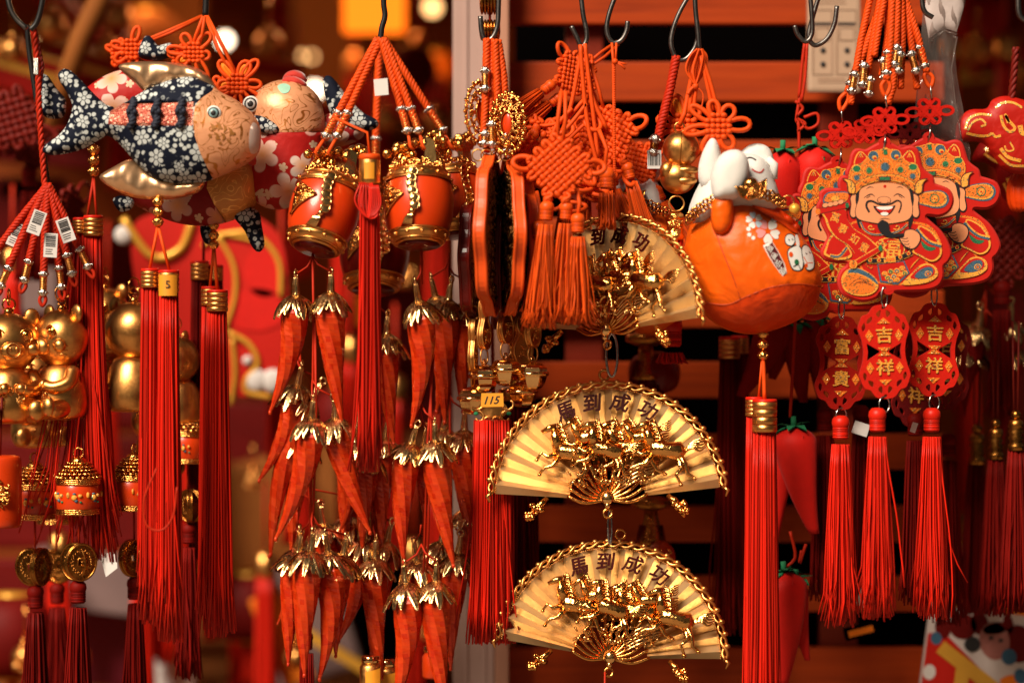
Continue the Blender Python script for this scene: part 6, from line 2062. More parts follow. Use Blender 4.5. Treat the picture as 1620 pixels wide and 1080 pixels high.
# second cat behind
t = thing('cat_plush', 'smaller white and orange cat plush holding a gold ingot, behind the top fan', 'plush', 1015, 315, .03)
f = q(1015, 315)
stuffed(t, 'head', cr(f((978, 330), (975, 300), (990, 284), (1012, 290), (1030, 280), (1046, 300), (1050, 330), (1030, 350), (995, 348)), 4, True), 34, 30, M['white_plush'])
_, pe = stuffed(t, 'ear', cr(f((1009, 285), (1012, 262), (1020, 256), (1034, 258), (1046, 268), (1040, 282), (1022, 292)), 4, True), 12, 12, M['white_plush'], y=4)
mb = MB(); pe.decal(mb, cr(f((1014, 282), (1016, 266), (1024, 262), (1038, 268), (1034, 278)), 4, True), 0, .8, 4); mb.build('ear_lining', M['satin_orange'], t)
mb = MB(); mb.ball(f((992, 296))[0][:1] + (-34,) + f((992, 296))[0][1:], (19, 15, 15), 16, 10); mb.build('paw', M['white_plush'], t)
stuffed(t, 'body', cr(f((980, 342), (1060, 335), (1090, 400), (1092, 480), (1060, 525), (1000, 520), (985, 440)), 4, True), 45, 40, M['satin_orange'], y=12)
mb = MB(); ingot(mb, (f((996, 314))[0][0], -46, f((996, 314))[0][1]), .85); mb.build('ingot', M['gold'], t)
mb = MB(); chain(mb, [(a, -42, b) for a, b in f((1008, 322), (1030, 330), (1062, 345))], 4); mb.build('collar_chain', M['gold'], t)
mb = MB(); pts = f((1076, 372), (1078, 380)); 
tassel(t, f((1062, 520))[0][0], 0, f((1062, 520))[0][1], 20, 55, 'thread_red', 'wrap', 60, 93, r1=24)

# dark long tassels behind the front cat
t = thing('tassel_pair', 'very dark long tassel pair hanging behind the front cat, left of its bright tassel', 'tassel', 1160, 535, .075)
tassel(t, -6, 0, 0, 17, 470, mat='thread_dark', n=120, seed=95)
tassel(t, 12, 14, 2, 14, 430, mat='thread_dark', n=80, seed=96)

# ------------------------------------------------------------------ fabric peppers
def pepper_body(mb, L=175, r=34, bend=.18, seed=1):
    n, rows = 20, 18
    vs, fs = [], []
    for i in range(rows + 1):
        t = i / rows
        rad = r * (math.sin(min(1, t * 6 + .25) * PI / 2)) * (1 - .95 * max(0, t - .15) ** 1.35)
        for j in range(n):
            a = 2 * PI * j / n
            rr = rad * (1 + .03 * math.cos(4 * a + 5 * t))
            vs.append((bend * L * t * t + rr * math.cos(a), rr * .85 * math.sin(a), -L * t))
    for i in range(rows):
        for j in range(n): fs.append((i * n + j, (i + 1) * n + j, (i + 1) * n + (j + 1) % n, i * n + (j + 1) % n))
    fs.append(tuple(range(n))); fs.append(tuple(rows * n + j for j in range(n))[::-1])
    mb.add(vs, fs, 0)
    mb.tube([(bend * L * t * t + .3 * r * (1 - t), -r * .85 * (1 - .93 * t ** 1.2) * .98, -L * t) for t in [k / 12 * .9 + .06 for k in range(12)]], .9, 5)
def leaf_top(mb, s=1.0, seed=1):
    rg = random.Random(seed)
    for k in range(9):
        a = 2 * PI * k / 9 + rg.uniform(-.3, .3)
        L = rg.uniform(16, 28) * s
        w_ = 5 * s
        up = rg.uniform(-.2, .7)
        c, sn = math.cos(a), math.sin(a)
        pts = [(0, -w_ * .6), (L * .5, -w_), (L, 0), (L * .5, w_), (0, w_ * .6)]
        vs = [(x * c - y * sn, x * sn * .8 + y * c, 2 + x * up * .8 - x * x * .012) for x, y in pts]
        mb.add(vs, [(0, 1, 2, 3, 4)], 0, False)
        mb.add([(x, y, z - 1.2) for x, y, z in vs], [(4, 3, 2, 1, 0)], 0, False)
    mb.tube([(0, 0, 0), (0, 0, 12 * s)], 3 * s, 7)
def pepper_string(label, x, y, d, items, dark=False, cordtop=None):
    t = thing('pepper_string', label, 'pepper string', x, y, d, 'fabric pepper strings')
    for (px, py, tx, ty, r, bd, dy) in items:
        vx, vz = tx - px, py - ty
        L = math.hypot(vx, vz)
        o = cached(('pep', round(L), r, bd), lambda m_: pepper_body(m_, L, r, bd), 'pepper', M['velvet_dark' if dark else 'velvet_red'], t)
        put(o, px - x, dy, y - py, 0, -(math.atan2(vx, -vz) - math.atan2(bd, 1)), 0)
        c = cached(('leaftop', px % 3), lambda m_: leaf_top(m_, 1.5, int(px)), 'leaf_top', M['green'], o)
        put(c, 0, 0, 0)
    mb = MB()
    if cordtop:
        for pts in cordtop: mb.tube([(a - x, 0, y - b) for a, b in cr(pts, 5)], 2.6, 7)
    mb.build('string', M['cord_red'], t)
    return t
pepper_string('string of plump red fabric peppers with green tops, right of the front cat', 1268, 210, .03,
    [(1238, 240, 1236, 420, 30, .03, 0), (1290, 234, 1292, 420, 34, 0, 6), (1256, 676, 1288, 842, 34, .14, 0), (1240, 905, 1238, 1080, 34, -.1, -4), (1262, 920, 1280, 1046, 18, .1, 20), (1246, 690, 1224, 880, 22, .05, 24)],
    cordtop=[((1273, 68), (1268, 110), (1264, 155)), ((1277, 68), (1274, 120), (1268, 160)), ((1266, 150), (1260, 190), (1264, 215), (1262, 420), (1250, 660)), ((1250, 840), (1258, 880), (1240, 900)), ((1272, 186), (1292, 180), (1294, 196), (1278, 204), (1268, 192)), ((1258, 160), (1270, 172), (1260, 186), (1274, 196), (1262, 208)), ((1275, 860), (1265, 890), (1268, 870))])
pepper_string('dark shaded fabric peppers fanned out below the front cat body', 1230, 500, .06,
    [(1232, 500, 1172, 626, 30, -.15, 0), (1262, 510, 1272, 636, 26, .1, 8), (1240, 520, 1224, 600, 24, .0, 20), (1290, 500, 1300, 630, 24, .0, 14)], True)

# ------------------------------------------------------------------ bearded figure cards with pendants and tassels
G = lambda *pts: [(x / 4.153 - 150, 165 - (y / 4.153 + 220 - 220)) for x, y in pts]     # enlarged sketch units -> card units
def G1(x, y): return G((x, y))[0]
def card_mesh(mb):
    lay = [0.0]
    def L(poly, m_, lift, n=0, closed=True):
        pts = cr(G(*poly), n, closed) if n else G(*poly)
        lay[0] += .004
        mb.prism(pts, -lift - lay[0], -lift + .30 - lay[0] * .2, m_)
    def E_(x, y, a, b, m_, lift, rot=0, n=20):
        gx, gy = G1(x, y)
        lay[0] += .004
        mb.prism(ell(gx, gy, a / 4.153, b / 4.153, n, -rot), -lift - lay[0], -lift + .30 - lay[0] * .2, m_)
    def St(poly, wd, m_, lift, n=4, taper=False, w1=None):
        lay[0] += .004
        mb.prism(stroke(cr(G(*poly), n), wd / 4.153, (w1 or wd) / 4.153, taper), -lift - lay[0], -lift + .30 - lay[0] * .2, m_)
    RED_, EDGE, OR, YE, BL, GR, SK, WH, BK, DR = range(10)
    out = ((625, 25), (680, 45), (730, 70), (790, 58), (830, 75), (850, 140), (862, 185), (880, 210), (905, 232), (932, 255), (945, 300), (990, 318), (1045, 345), (1065, 405), (1040, 465), (980, 495), (900, 490), (888, 520), (930, 560), (985, 610), (1030, 680), (1052, 750), (1030, 800), (1000, 830), (1000, 900), (965, 960), (870, 985), (700, 990), (640, 1005), (590, 1000), (560, 1035), (480, 1055), (400, 1035), (345, 1000), (325, 930), (345, 870), (380, 840), (372, 805), (300, 800), (235, 780), (215, 740), (240, 690), (262, 640), (225, 560), (200, 480), (190, 440), (210, 400), (210, 355), (250, 335), (330, 335), (330, 290), (345, 255), (385, 250), (380, 215), (400, 170), (412, 110), (440, 75), (500, 82), (560, 50))
    o = cr(G(*out), 3, True)
    mb.prism(o, 0, 12, RED_, ms=EDGE)
    mb.tube([(a, 6, b) for a, b in o], 4.0, 8, True, EDGE, 1.0)
    # robe
    L(((300, 640), (380, 560), (480, 530), (620, 560), (760, 540), (900, 560), (970, 630), (1000, 740), (960, 800), (900, 800), (960, 900), (900, 940), (700, 960), (560, 940), (480, 880), (440, 820), (330, 790), (225, 760), (240, 700)), OR, .2, 3)
    L(((310, 650), (390, 570), (480, 545), (620, 570), (750, 550), (890, 575), (955, 640), (985, 735), (950, 788), (880, 795), (945, 880), (890, 920), (700, 945), (570, 930), (490, 870), (450, 810), (340, 778), (237, 752), (250, 700)), RED_, .5, 3)
    # hat ears
    L(((850, 360), (920, 340), (990, 338), (1035, 365), (1042, 410), (1010, 448), (950, 455), (890, 440), (840, 420)), BL, .6, 3)
    L(((850, 366), (920, 346), (985, 345), (1022, 368), (1028, 408), (1000, 438), (950, 445), (890, 432), (840, 414)), YE, .9, 3)
    L(((848, 368), (920, 352), (980, 352), (1010, 372), (1014, 404), (990, 428), (950, 434), (890, 422), (842, 410)), OR, 1.2, 3)
    E_(948, 393, 32, 32, GR, 1.5); E_(948, 393, 25, 25, OR, 1.7); E_(948, 393, 12, 22, YE, 1.9, .6); E_(948, 393, 6, 6, RED_, 2.1)
    L(((380, 352), (310, 345), (250, 350), (222, 375), (216, 415), (240, 430), (360, 420)), BL, .6, 3); L(((380, 358), (310, 353), (255, 358), (234, 380), (232, 412), (360, 414)), OR, .9, 3)
    E_(296, 392, 26, 20, YE, 1.2)
    # crown
    crown = ((408, 330), (385, 268), (392, 220), (412, 178), (440, 170), (470, 158), (500, 130), (520, 100), (560, 78), (600, 70), (625, 58), (650, 70), (690, 72), (722, 100), (745, 130), (775, 155), (815, 160), (838, 185), (850, 225), (845, 270), (838, 330))
    L(((420, 175), (432, 110), (462, 80), (500, 110), (520, 150), (480, 200)), YE, .8, 3); L(((426, 172), (438, 116), (463, 88), (494, 114), (512, 150), (480, 192)), RED_, 1.1, 3)
    L(((820, 175), (818, 110), (785, 72), (745, 105), (732, 150), (770, 200)), YE, .8, 3); L(((814, 172), (811, 114), (785, 82), (752, 110), (740, 150), (772, 192)), RED_, 1.1, 3)
    for x0, x1 in ((463, 463), (783, 783)):
        for dx in (-14, 0, 14): St(((x0, 92), (x0 + dx, 122)), 4, YE, 1.4, 3)
    L(crown, OR, 1.4, 3)
    St(crown, 5, YE, 1.6, 4)
    for x, y, r in ((622, 184, 50), (518, 208, 36), (722, 202, 36), (436, 255, 34), (804, 245, 32)):
        E_(x, y, r + 3, r + 3, YE, 1.7); E_(x, y, r, r, OR, 1.9)
    for x, y, r, m_ in ((622, 184, 27, BL), (518, 208, 19, GR), (722, 202, 19, GR), (436, 255, 18, BL), (804, 245, 18, BL)):
        E_(x, y, r + 5, r + 5, DR, 2.1); E_(x, y, r + 2.5, r + 2.5, YE, 2.3); E_(x, y, r, r, m_, 2.5)
    for x, y in ((546, 112), (692, 106)):
        E_(x, y, 36, 36, YE, 1.8); E_(x, y, 32, 32, BL, 2.0); E_(x + 8, y + 12, 17, 14, YE, 2.2, .6); E_(x + 10, y + 16, 10, 8, RED_, 2.4)
    E_(436, 196, 30, 26, YE, 1.8); E_(436, 196, 25, 21, GR, 2.0); E_(806, 184, 32, 26, YE, 1.8); E_(806, 184, 27, 20, GR, 2.0)
    L(((610, 68), (634, 68), (640, 100), (630, 104), (614, 104)), GR, 2.0); St(((606, 66), (638, 66)), 7, YE, 2.3, 2)
    band = [(415, 330), (470, 280), (550, 248), (622, 240), (700, 246), (780, 278), (842, 330)]
    St(tuple((x, y + 14) for x, y in band), 46, DR, 2.1, 5); St(tuple((x, y + 14) for x, y in band), 40, YE, 2.3, 5); St(tuple((x, y + 14) for x, y in band), 28, OR, 2.5, 5)
    L(((580, 248), (660, 246), (660, 276), (580, 278)), DR, 2.7); L(((588, 252), (652, 250), (652, 270), (588, 272)), GR, 2.9)
    for cx, cy_, sg_ in ((500, 285, 1), (470, 305, 1), (740, 282, -1), (775, 300, -1)):
        St(tuple((cx + sg_ * (14 * (1 - k / 9) * math.cos(k * .7)), cy_ + 9 * (1 - k / 9) * math.sin(k * .7)) for k in range(9)), 4, DR, 2.8, 2)
    for sx in (-1, 1):
        c = 622
        L(tuple((c + sx * (x - c), y) for x, y in ((818, 360), (815, 310), (835, 275), (870, 262), (905, 260), (880, 280), (872, 310), (868, 350), (845, 362))), DR, 2.6, 3)
        L(tuple((c + sx * (x - c), y) for x, y in ((824, 354), (821, 312), (840, 280), (870, 268), (890, 267), (872, 284), (864, 312), (860, 346), (845, 356))), YE, 2.9, 3)
    # ears, hair, face
    for sx in (-1, 1):
        c = 620
        X = lambda *p: tuple((c + sx * (x - c), y) for x, y in p)
        L(X((795, 365), (830, 360), (850, 390), (845, 430), (852, 490), (835, 520), (808, 515), (795, 470)), BK, 1.0, 3)
        L(X((799, 372), (828, 367), (843, 392), (838, 430), (845, 488), (832, 512), (812, 508), (800, 470)), SK, 1.3, 3)
        L(X((780, 330), (802, 340), (812, 400), (800, 470), (806, 530), (782, 590), (776, 530), (790, 450)), BK, 1.5, 3)
    face = ((455, 335), (500, 305), (560, 290), (622, 284), (690, 290), (750, 308), (785, 340), (796, 400), (805, 450), (800, 500), (770, 535), (700, 552), (620, 560), (540, 552), (450, 530), (425, 490), (432, 440), (446, 400))
    L(face, BK, 1.7, 3)
    L(tuple((618 + (x - 618) * .978, 425 + (y - 425) * .974) for x, y in face), SK, 1.95, 3)
    E_(621, 312, 10, 10, RED_, 2.2)
    St(((498, 330), (520, 316), (548, 320)), 5, BK, 2.2, 4, True); St(((696, 322), (720, 314), (744, 326)), 5, BK, 2.2, 4, True)
    St(((482, 388), (510, 370), (535, 364), (556, 380)), 8, BK, 2.2, 4, True); St(((676, 378), (700, 362), (728, 370), (754, 388)), 8, BK, 2.2, 4, True)
    St(((500, 388), (525, 376)), 4, BK, 2.25, 2); St(((735, 386), (712, 374)), 4, BK, 2.25, 2)
    E_(615, 402, 46, 25, BK, 2.2); E_(615, 401, 42, 21, SK, 2.45); E_(585, 410, 12, 9, BK, 2.5); E_(586, 409, 10, 7, SK, 2.7); E_(648, 410, 12, 9, BK, 2.5); E_(647, 409, 10, 7, SK, 2.7)
    St(((518, 480), (500, 445), (505, 415), (535, 408), (580, 428), (616, 433), (660, 426), (700, 405), (724, 415), (726, 445), (712, 485)), 14, BK, 2.5, 5, False, 8)
    L(((545, 440), (580, 446), (620, 448), (660, 444), (690, 436), (675, 470), (652, 495), (622, 506), (590, 496), (562, 472)), BK, 2.3, 3)
    L(((560, 448), (590, 453), (620, 455), (655, 452), (676, 446), (665, 470), (645, 490), (620, 498), (595, 488), (572, 468)), RED_, 2.6, 3)
    L(((566, 448), (620, 444), (672, 444), (660, 460), (620, 466), (582, 462)), WH, 2.85, 3); E_(618, 492, 26, 12, WH, 2.85)
    St(((585, 528), (618, 522), (655, 528)), 4, BK, 2.3, 3, True)
    # collar, beard
    L(((470, 545), (540, 562), (560, 610), (520, 625), (480, 590)), RED_, 1.2, 3); St(((460, 545), (490, 600), (560, 628), (700, 610), (770, 560)), 14, YE, 1.4, 4); St(((462, 545), (492, 600), (560, 628), (700, 610), (768, 560)), 8, BL, 1.6, 4)
    for cx, sg_ in ((530, 1), (700, -1)):
        St(tuple((cx + sg_ * 26 * (1 - k / 10) * math.cos(.6 + k * .65), 578 + 20 * (1 - k / 10) * math.sin(.6 + k * .65)) for k in range(10)), 7, YE, 1.9, 2)
    L(((572, 560), (600, 532), (625, 540), (645, 555), (652, 600), (680, 622), (735, 620), (760, 628), (715, 642), (650, 648), (600, 620), (578, 590)), BK, 3.0, 3)
    # belly medal with character
    E_(650, 722, 104, 76, YE, 1.1); E_(650, 722, 96, 69, RED_, 1.4)
    gx, gy = G1(648, 722); mb.text('福', 31, gx, gy, -1.9, .5, -.06, YE, bold=.05, sx=1.3)
    # belt
    St(((500, 800), (560, 800), (650, 792), (730, 776), (800, 745)), 36, YE, 2.0, 5); St(((500, 800), (560, 800), (650, 792), (730, 776), (800, 745)), 30, BK, 2.2, 5)
    L(((612, 778), (690, 770), (692, 808), (616, 814)), YE, 2.5); L(((622, 786), (682, 779), (684, 800), (624, 806)), OR, 2.8)
    for x, y in ((524, 796), (582, 797), (722, 775), (776, 752)): E_(x, y, 13, 13, YE, 2.6); E_(x, y, 8, 8, RED_, 2.9)
    # apron
    L(((570, 820), (750, 800), (785, 880), (705, 955), (590, 940)), BL, .9); L(((580, 826), (742, 806), (772, 878), (702, 942), (600, 930)), RED_, 1.2)
    rg = random.Random(2)
    for k, (x, y) in enumerate(((620, 885), (660, 870), (700, 865), (735, 850), (640, 910), (680, 900), (720, 890), (752, 880), (660, 930), (700, 925))):
        E_(x, y, 19, 17, YE, 1.5); E_(x, y + 3, 14, 12, (OR, GR, BL)[k % 3], 1.8); E_(x, y + 6, 7, 6, YE, 2.1)
    St(((480, 815), (530, 850), (540, 830)), 5, OR, 1.3, 3, True); St(((850, 780), (810, 820), (790, 850)), 6, YE, 1.3, 3, True)
    # feet
    L(((335, 940), (345, 890), (385, 852), (450, 848), (520, 880), (565, 920), (578, 965), (555, 1005), (500, 1028), (420, 1025), (360, 995)), YE, 1.6, 3)
    L(((395, 855), (450, 852), (520, 886), (562, 925), (574, 955), (520, 915), (440, 880), (380, 878)), BL, 1.9, 3)
    L(((345, 945), (358, 905), (400, 885), (460, 893), (520, 925), (556, 962), (545, 995), (495, 1016), (420, 1014), (368, 985)), OR, 2.2, 3)
    for k in range(4): St(((385 + 30 * k, 945 - 10 * k + 18), (440 + 30 * k, 900 + 26 * k // 2 + 20), (500 + 14 * k, 925 + 14 * k)), 3, DR, 2.5, 3)
    L(((735, 952), (800, 880), (860, 825), (920, 820), (962, 850), (965, 900), (910, 938), (820, 955)), YE, 1.6, 3)
    L(((790, 915), (820, 870), (875, 832), (922, 832), (948, 860), (940, 895), (890, 915)), RED_, 1.9, 3)
    L(((815, 905), (840, 870), (880, 845), (925, 842), (938, 870), (915, 905), (860, 918)), BL, 2.2, 3); E_(905, 885, 24, 20, YE, 2.5); E_(905, 885, 18, 15, BL, 2.8); E_(905, 885, 10, 9, OR, 3.0)
    # right sleeve and hand
    L(((840, 570), (905, 590), (960, 640), (995, 730), (975, 785), (920, 805), (850, 770), (800, 740), (830, 690), (850, 640)), YE, 2.0, 3); L(((846, 580), (900, 600), (950, 648), (982, 730), (965, 775), (920, 794), (855, 760), (812, 736), (840, 690), (858, 640)), RED_, 2.3, 3)
    St(((830, 590), (870, 640), (920, 680), (990, 700)), 26, YE, 2.6, 4); St(((828, 592), (868, 644), (918, 684), (988, 706)), 14, BL, 2.9, 4)
    L(((860, 670), (905, 705), (955, 715), (925, 735), (885, 725), (865, 700)), GR, 2.7, 3)
    L(((750, 600), (800, 590), (850, 620), (855, 670), (820, 720), (770, 725), (730, 690), (712, 650), (740, 640)), BK, 3.2, 3); L(((754, 606), (800, 597), (843, 624), (848, 668), (816, 713), (774, 716), (738, 686), (720, 652), (746, 646)), SK, 3.5, 3)
    for k in range(4): St(((718 + 14 * k, 650 + 20 * k), (750 + 10 * k, 656 + 19 * k), (772 + 4 * k, 650 + 18 * k)), 4, BK, 3.7, 3)
    # left sleeve
    L(((262, 640), (310, 625), (390, 720), (400, 775), (320, 795), (230, 765), (225, 735)), YE, 1.4, 3); L(((268, 652), (310, 640), (380, 722), (388, 762), (318, 780), (242, 755), (238, 735)), RED_, 1.7, 3); St(((260, 765), (320, 770), (370, 715)), 22, YE, 2.0, 4); St(((262, 768), (322, 770), (372, 712)), 12, BL, 2.3, 4)
    # scroll with four characters
    scr = ((205, 470), (350, 450), (372, 520), (420, 590), (500, 640), (560, 690), (585, 735), (440, 815), (425, 760), (380, 700), (300, 650), (250, 590), (225, 520))
    L(scr, YE, 2.8, 3); L(tuple((395 + (x - 395) * .90, 628 + (y - 628) * .94) for x, y in scr), RED_, 3.1, 3)
    St(((180, 478), (360, 438)), 40, DR, 3.3, 2); St(((178, 478), (362, 438)), 32, RED_, 3.6, 2); E_(180, 478, 16, 20, OR, 3.9); E_(372, 436, 12, 18, GR, 3.9)
    St(((410, 825), (590, 718)), 36, YE, 3.3, 2); St(((415, 822), (585, 722)), 26, RED_, 3.6, 2); E_(412, 824, 26, 28, YE, 3.9); E_(412, 824, 19, 21, OR, 4.2); E_(590, 716, 14, 20, GR, 3.9)
    for x, y in ((228, 436), (262, 430), (295, 424), (330, 414)): E_(x, y, 21, 17, BK, 4.2, -.3); E_(x, y, 18, 14, SK, 4.5, -.3)
    for ch, (x, y), r_ in zip('萬事如意', ((295, 515), (345, 590), (420, 655), (485, 712)), (-.28, -.5, -.62, -.5)):
        gx, gy = G1(x, y)
        mb.text(ch, 16, gx, gy, -3.8, .5, r_, YE, bold=.05)
    # hanging ears of the board
    gx, gy = G1(622, 22); mb.prism([ell(gx, gy, 9, 9, 20), ell(gx, gy, 3, 3, 12)], .4, 11.6, RED_, ms=EDGE)
    gx, gy = G1(648, 985); mb.prism([ell(gx, gy, 9, 9, 20), ell(gx, gy, 3, 3, 12)], .4, 11.6, RED_, ms=EDGE)
CARD_M = [M['card_red'], M['card_edge'], M['p_orange'], M['p_yellow'], M['p_blue'], M['p_green'], M['p_skin'], M['p_white'], M['p_black'], plain('printed_dark_line', (.10, .02, .01), .5)]

def pendant_mesh(mb, chars):
    """fretted felt plate, two diamond fields, four lobes"""
    def lob(s): return [(x * s, z * s) for x, z in cr([(0, 76), (14, 73), (22, 62), (31, 58), (36, 46), (38, 36), (33, 18), (31, 0), (33, -18), (38, -36), (36, -46), (31, -58), (22, -62), (14, -73), (0, -76), (-14, -73), (-22, -62), (-31, -58), (-36, -46), (-38, -36), (-33, -18), (-31, 0), (-33, 18), (-38, 36), (-36, 46), (-31, 58), (-22, 62), (-14, 73)], 4, True)]
    holes = []
    for sx in (-1, 1):
        holes.append([(sx * 26, 14), (sx * 7, 1.5), (sx * 7, -1.5), (sx * 26, -14), (sx * 24.5, 0)])
        for sz in (-1, 1):
            holes.append([(x * sx, z * sz) for x, z in cr([(29, 47), (33, 40), (31, 33), (27, 38)], 3, True)])
            holes.append([(x * sx, z * sz) for x, z in cr([(18, 57), (24, 52), (25, 46), (20, 47), (17, 51)], 3, True)])
            holes.append([(x * sx, z * sz) for x, z in cr([(4, 67), (10, 63), (10, 58), (5, 56)], 3, True)])
    holes.append(ell(0, 71, 2.6, 2.6, 10)); holes.append(ell(0, -71, 2.6, 2.6, 10))
    mb.prism([lob(1)] + holes, 0, 7, 0, ms=1)
    for sz, ch in zip((1, -1), chars):
        mb.text(ch, 27, 0, sz * 26 + 1, -1.6, 1.2, 0, 2, bold=.075)
        for (x, z) in ((0, 22), (0, -22), (22, 0), (-22, 0)):
            dz = z + sz * 26
            w_, h_ = (10, 7) if x == 0 else (6, 10)
            mb.prism([(x, dz + h_), (x + w_, dz), (x, dz - h_), (x - w_, dz)] if x else [(x - w_, dz - h_ * .4 * (1 if z > 0 else -1)), (x + w_, dz - h_ * .4 * (1 if z > 0 else -1)), (x, dz + h_ * (1 if z > 0 else -1))], -1.0, .2, 3)
            for k in range(3): mb.ball((x + (k - 1) * w_ * .35, -1, dz + (1 if k == 1 else -1) * 1.5), 1.5, 6, 4, 2)

def figure_charm(label, x, y, d, yaw, knotpos, cordtop, pend, chars, tas, sc=1.0, dark=False):
    """card with felt knot and cord above, fretted pendant and tassel below; x, y is the card centre"""
    t = thing('figure_charm', label, 'charm', x, y, d, 'bearded figure charms')
    f = q(x, y)
    o = cached('card', card_mesh, 'figure_card', CARD_M, t)
    put(o, 0, 0, -41, 0, yaw[1], yaw[0], sc)
    kx, kz = f(knotpos)[0]
    mb = MB(); felt_knot(mb, 1.0); mb.M = Matrix.Identity(4)
    ko = mb.build('felt_knot', M['felt_red'], t); put(ko, kx, 4, kz, 0, -.06, .1)
    mb = MB(); mb.tube([(kx, 2, kz - 22), (kx - 1, -2, kz - 34), (kx - 4, 2, kz - 50)], 1.6, 6); mb.tube([(kx + 2, 2, kz + 20), (kx, 0, kz + 40)], 1.5, 6)
    mb.build('ring', M['wire_steel'], t); mb = MB()
    px, pz = f(pend)[0]
    mb.tube([(a + px, b * .4, c_ + pz + 86) for a, b, c_ in [(p[0], p[0], p[1]) for p in ell(0, 0, 5, 16, 18)]], 1.3, 6, True); mb.build('ring', M['wire_steel'], t); mb = MB()
    mb.tube([(a + px, b * .5, c_ + pz - 84) for a, b, c_ in [(p[0], p[0], p[1]) for p in ell(0, 0, 9, 13, 18)]], 1.4, 6, True)
    mb.build('ring', M['wire_steel'], t)
    cx, cz = f(cordtop)[0]
    a = Vector((kx, 2, kz + 42)); b = Vector((cx, 2, cz)); u = (b - a)
    mb = MB(); mb.rope([a + u * .14, a + u * .5 + Vector((2, -2, 0)), b], 6.0, 4, 24)
    mb.tube(cr([a + u * .15, a + u * .06 + Vector((-7, 0, 2)), a + Vector((0, 0, -4)), a + u * .06 + Vector((7, 0, 2)), a + u * .15], 5), 3.4, 7)
    mb.build('cord', M['cord_orange'], t)
    mb = MB(); sleeve(mb, a + u * .20, a + u * .42, 6.2); mb.build('coil_bead', [M['gold_satin'], M['silver']], t)
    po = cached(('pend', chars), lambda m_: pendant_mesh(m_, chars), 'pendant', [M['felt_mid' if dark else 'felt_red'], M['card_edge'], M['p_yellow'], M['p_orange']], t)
    put(po, px, 0, pz, 0, -.03 + .01 * (int(x) % 7), .05, (1.07, 1, .98))
    tx, tz = f(tas)[0]
    tassel(t, tx, 0, tz, 16, 320, 'thread_red', 'wrap', 130, 101 + int(x) % 9, r1=28, thr=1.35, wav=2.4, stray=.05, lv=.2)
    return t
figure_charm('board charm of a crowned bearded man, front one with its full face in view', 1400, 344, -.035, (0, 0), (1401, 190), (1412, -10), (1399, 556), '吉祥', (1388, 660))
figure_charm('board charm of a crowned bearded man, right one half covered by the front card', 1476, 336, -.008, (-.05, -.04), (1472, 176), (1430, -10), (1478, 553), '吉祥', (1474, 660))
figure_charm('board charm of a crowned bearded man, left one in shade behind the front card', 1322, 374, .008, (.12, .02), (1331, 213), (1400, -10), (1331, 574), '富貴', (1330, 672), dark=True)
# more felt knots and cords in the bunch
t = thing('cord_bundle', 'bunch of orange twisted cords with coil beads above the figure cards', 'cord', 1415, 0, -.01)
f = q(1415, 0)
mb, mc = MB(), MB()
for i, pts in enumerate((((1380, -20), (1362, 60), (1350, 130), (1345, 165)), ((1395, -20), (1380, 70), (1368, 140)), ((1408, -20), (1405, 60), (1396, 120)), ((1420, -20), (1417, 70), (1412, 140), (1404, 165)), ((1426, -20), (1428, 60), (1425, 140)), ((1432, -20), (1440, 50), (1446, 90), (1452, 140)), ((1402, -20), (1390, 40), (1382, 90)))):
    mb.rope([(a, (i % 3) * 6 - 6, b) for a, b in f(*pts)], 5.6, 4, 23)
for i, (x0, y0, x1, y1) in enumerate(((1351, 118, 1346, 146), (1366, 104, 1363, 136), (1396, 96, 1398, 124), (1418, 76, 1414, 104), (1423, 86, 1420, 114), (1440, 86, 1448, 114), (1376, 126, 1373, 150))):
    (a, b), (c_, e) = f((x0, y0), (x1, y1)); sleeve(mc, (a, -9, b), (c_, -9, e), 6.3)
mb.build('cord', M['cord_orange'], t); mc.build('coil_bead', [M['gold_satin'], M['silver']], t)
for lab, x, y, d in (('red felt knot behind the middle one, lower left', 1368, 208, .0), ('red felt knot in shade behind the right figure card top', 1440, 212, .015)):
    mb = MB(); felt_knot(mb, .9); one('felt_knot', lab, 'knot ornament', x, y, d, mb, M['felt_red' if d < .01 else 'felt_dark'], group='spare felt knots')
# shaded pendants and tassels behind
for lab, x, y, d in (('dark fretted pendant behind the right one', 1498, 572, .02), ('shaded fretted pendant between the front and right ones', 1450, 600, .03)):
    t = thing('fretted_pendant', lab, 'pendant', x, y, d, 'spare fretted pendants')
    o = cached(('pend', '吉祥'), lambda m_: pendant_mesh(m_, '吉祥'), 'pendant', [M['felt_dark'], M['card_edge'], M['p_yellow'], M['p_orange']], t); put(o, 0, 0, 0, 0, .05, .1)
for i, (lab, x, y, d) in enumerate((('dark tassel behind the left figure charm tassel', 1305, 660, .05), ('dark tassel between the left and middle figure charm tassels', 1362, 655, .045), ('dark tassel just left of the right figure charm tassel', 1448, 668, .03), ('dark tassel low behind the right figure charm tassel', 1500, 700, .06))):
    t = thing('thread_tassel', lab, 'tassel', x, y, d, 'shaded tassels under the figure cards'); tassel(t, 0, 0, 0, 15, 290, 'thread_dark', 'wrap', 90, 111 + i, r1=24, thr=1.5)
for lab, x, y, d, w_, h_ in (('white paper price tag between the left and middle figure charm tassels', 1362, 678, .02, 26, 20), ('small white tag low between two figure charm tassels', 1365, 945, .03, 16, 28), ('small cream tag beside the right figure charm tassel cap', 1446, 676, .0, 9, 16)):
    mb = MB(); mb.box(-w_ / 2, w_ / 2, 0, 1, -h_ / 2, h_ / 2); o = one('paper_tag', lab, 'tag', x, y, d, mb, M['white_tag'], group='small paper tags'); o.rotation_euler = (.1, .3, .2)
mb = MB(); mb.box(-26, 26, 0, 14, -10, 10, bev=2); mb.box(-20, 20, -.6, .3, -5, 5, 1)
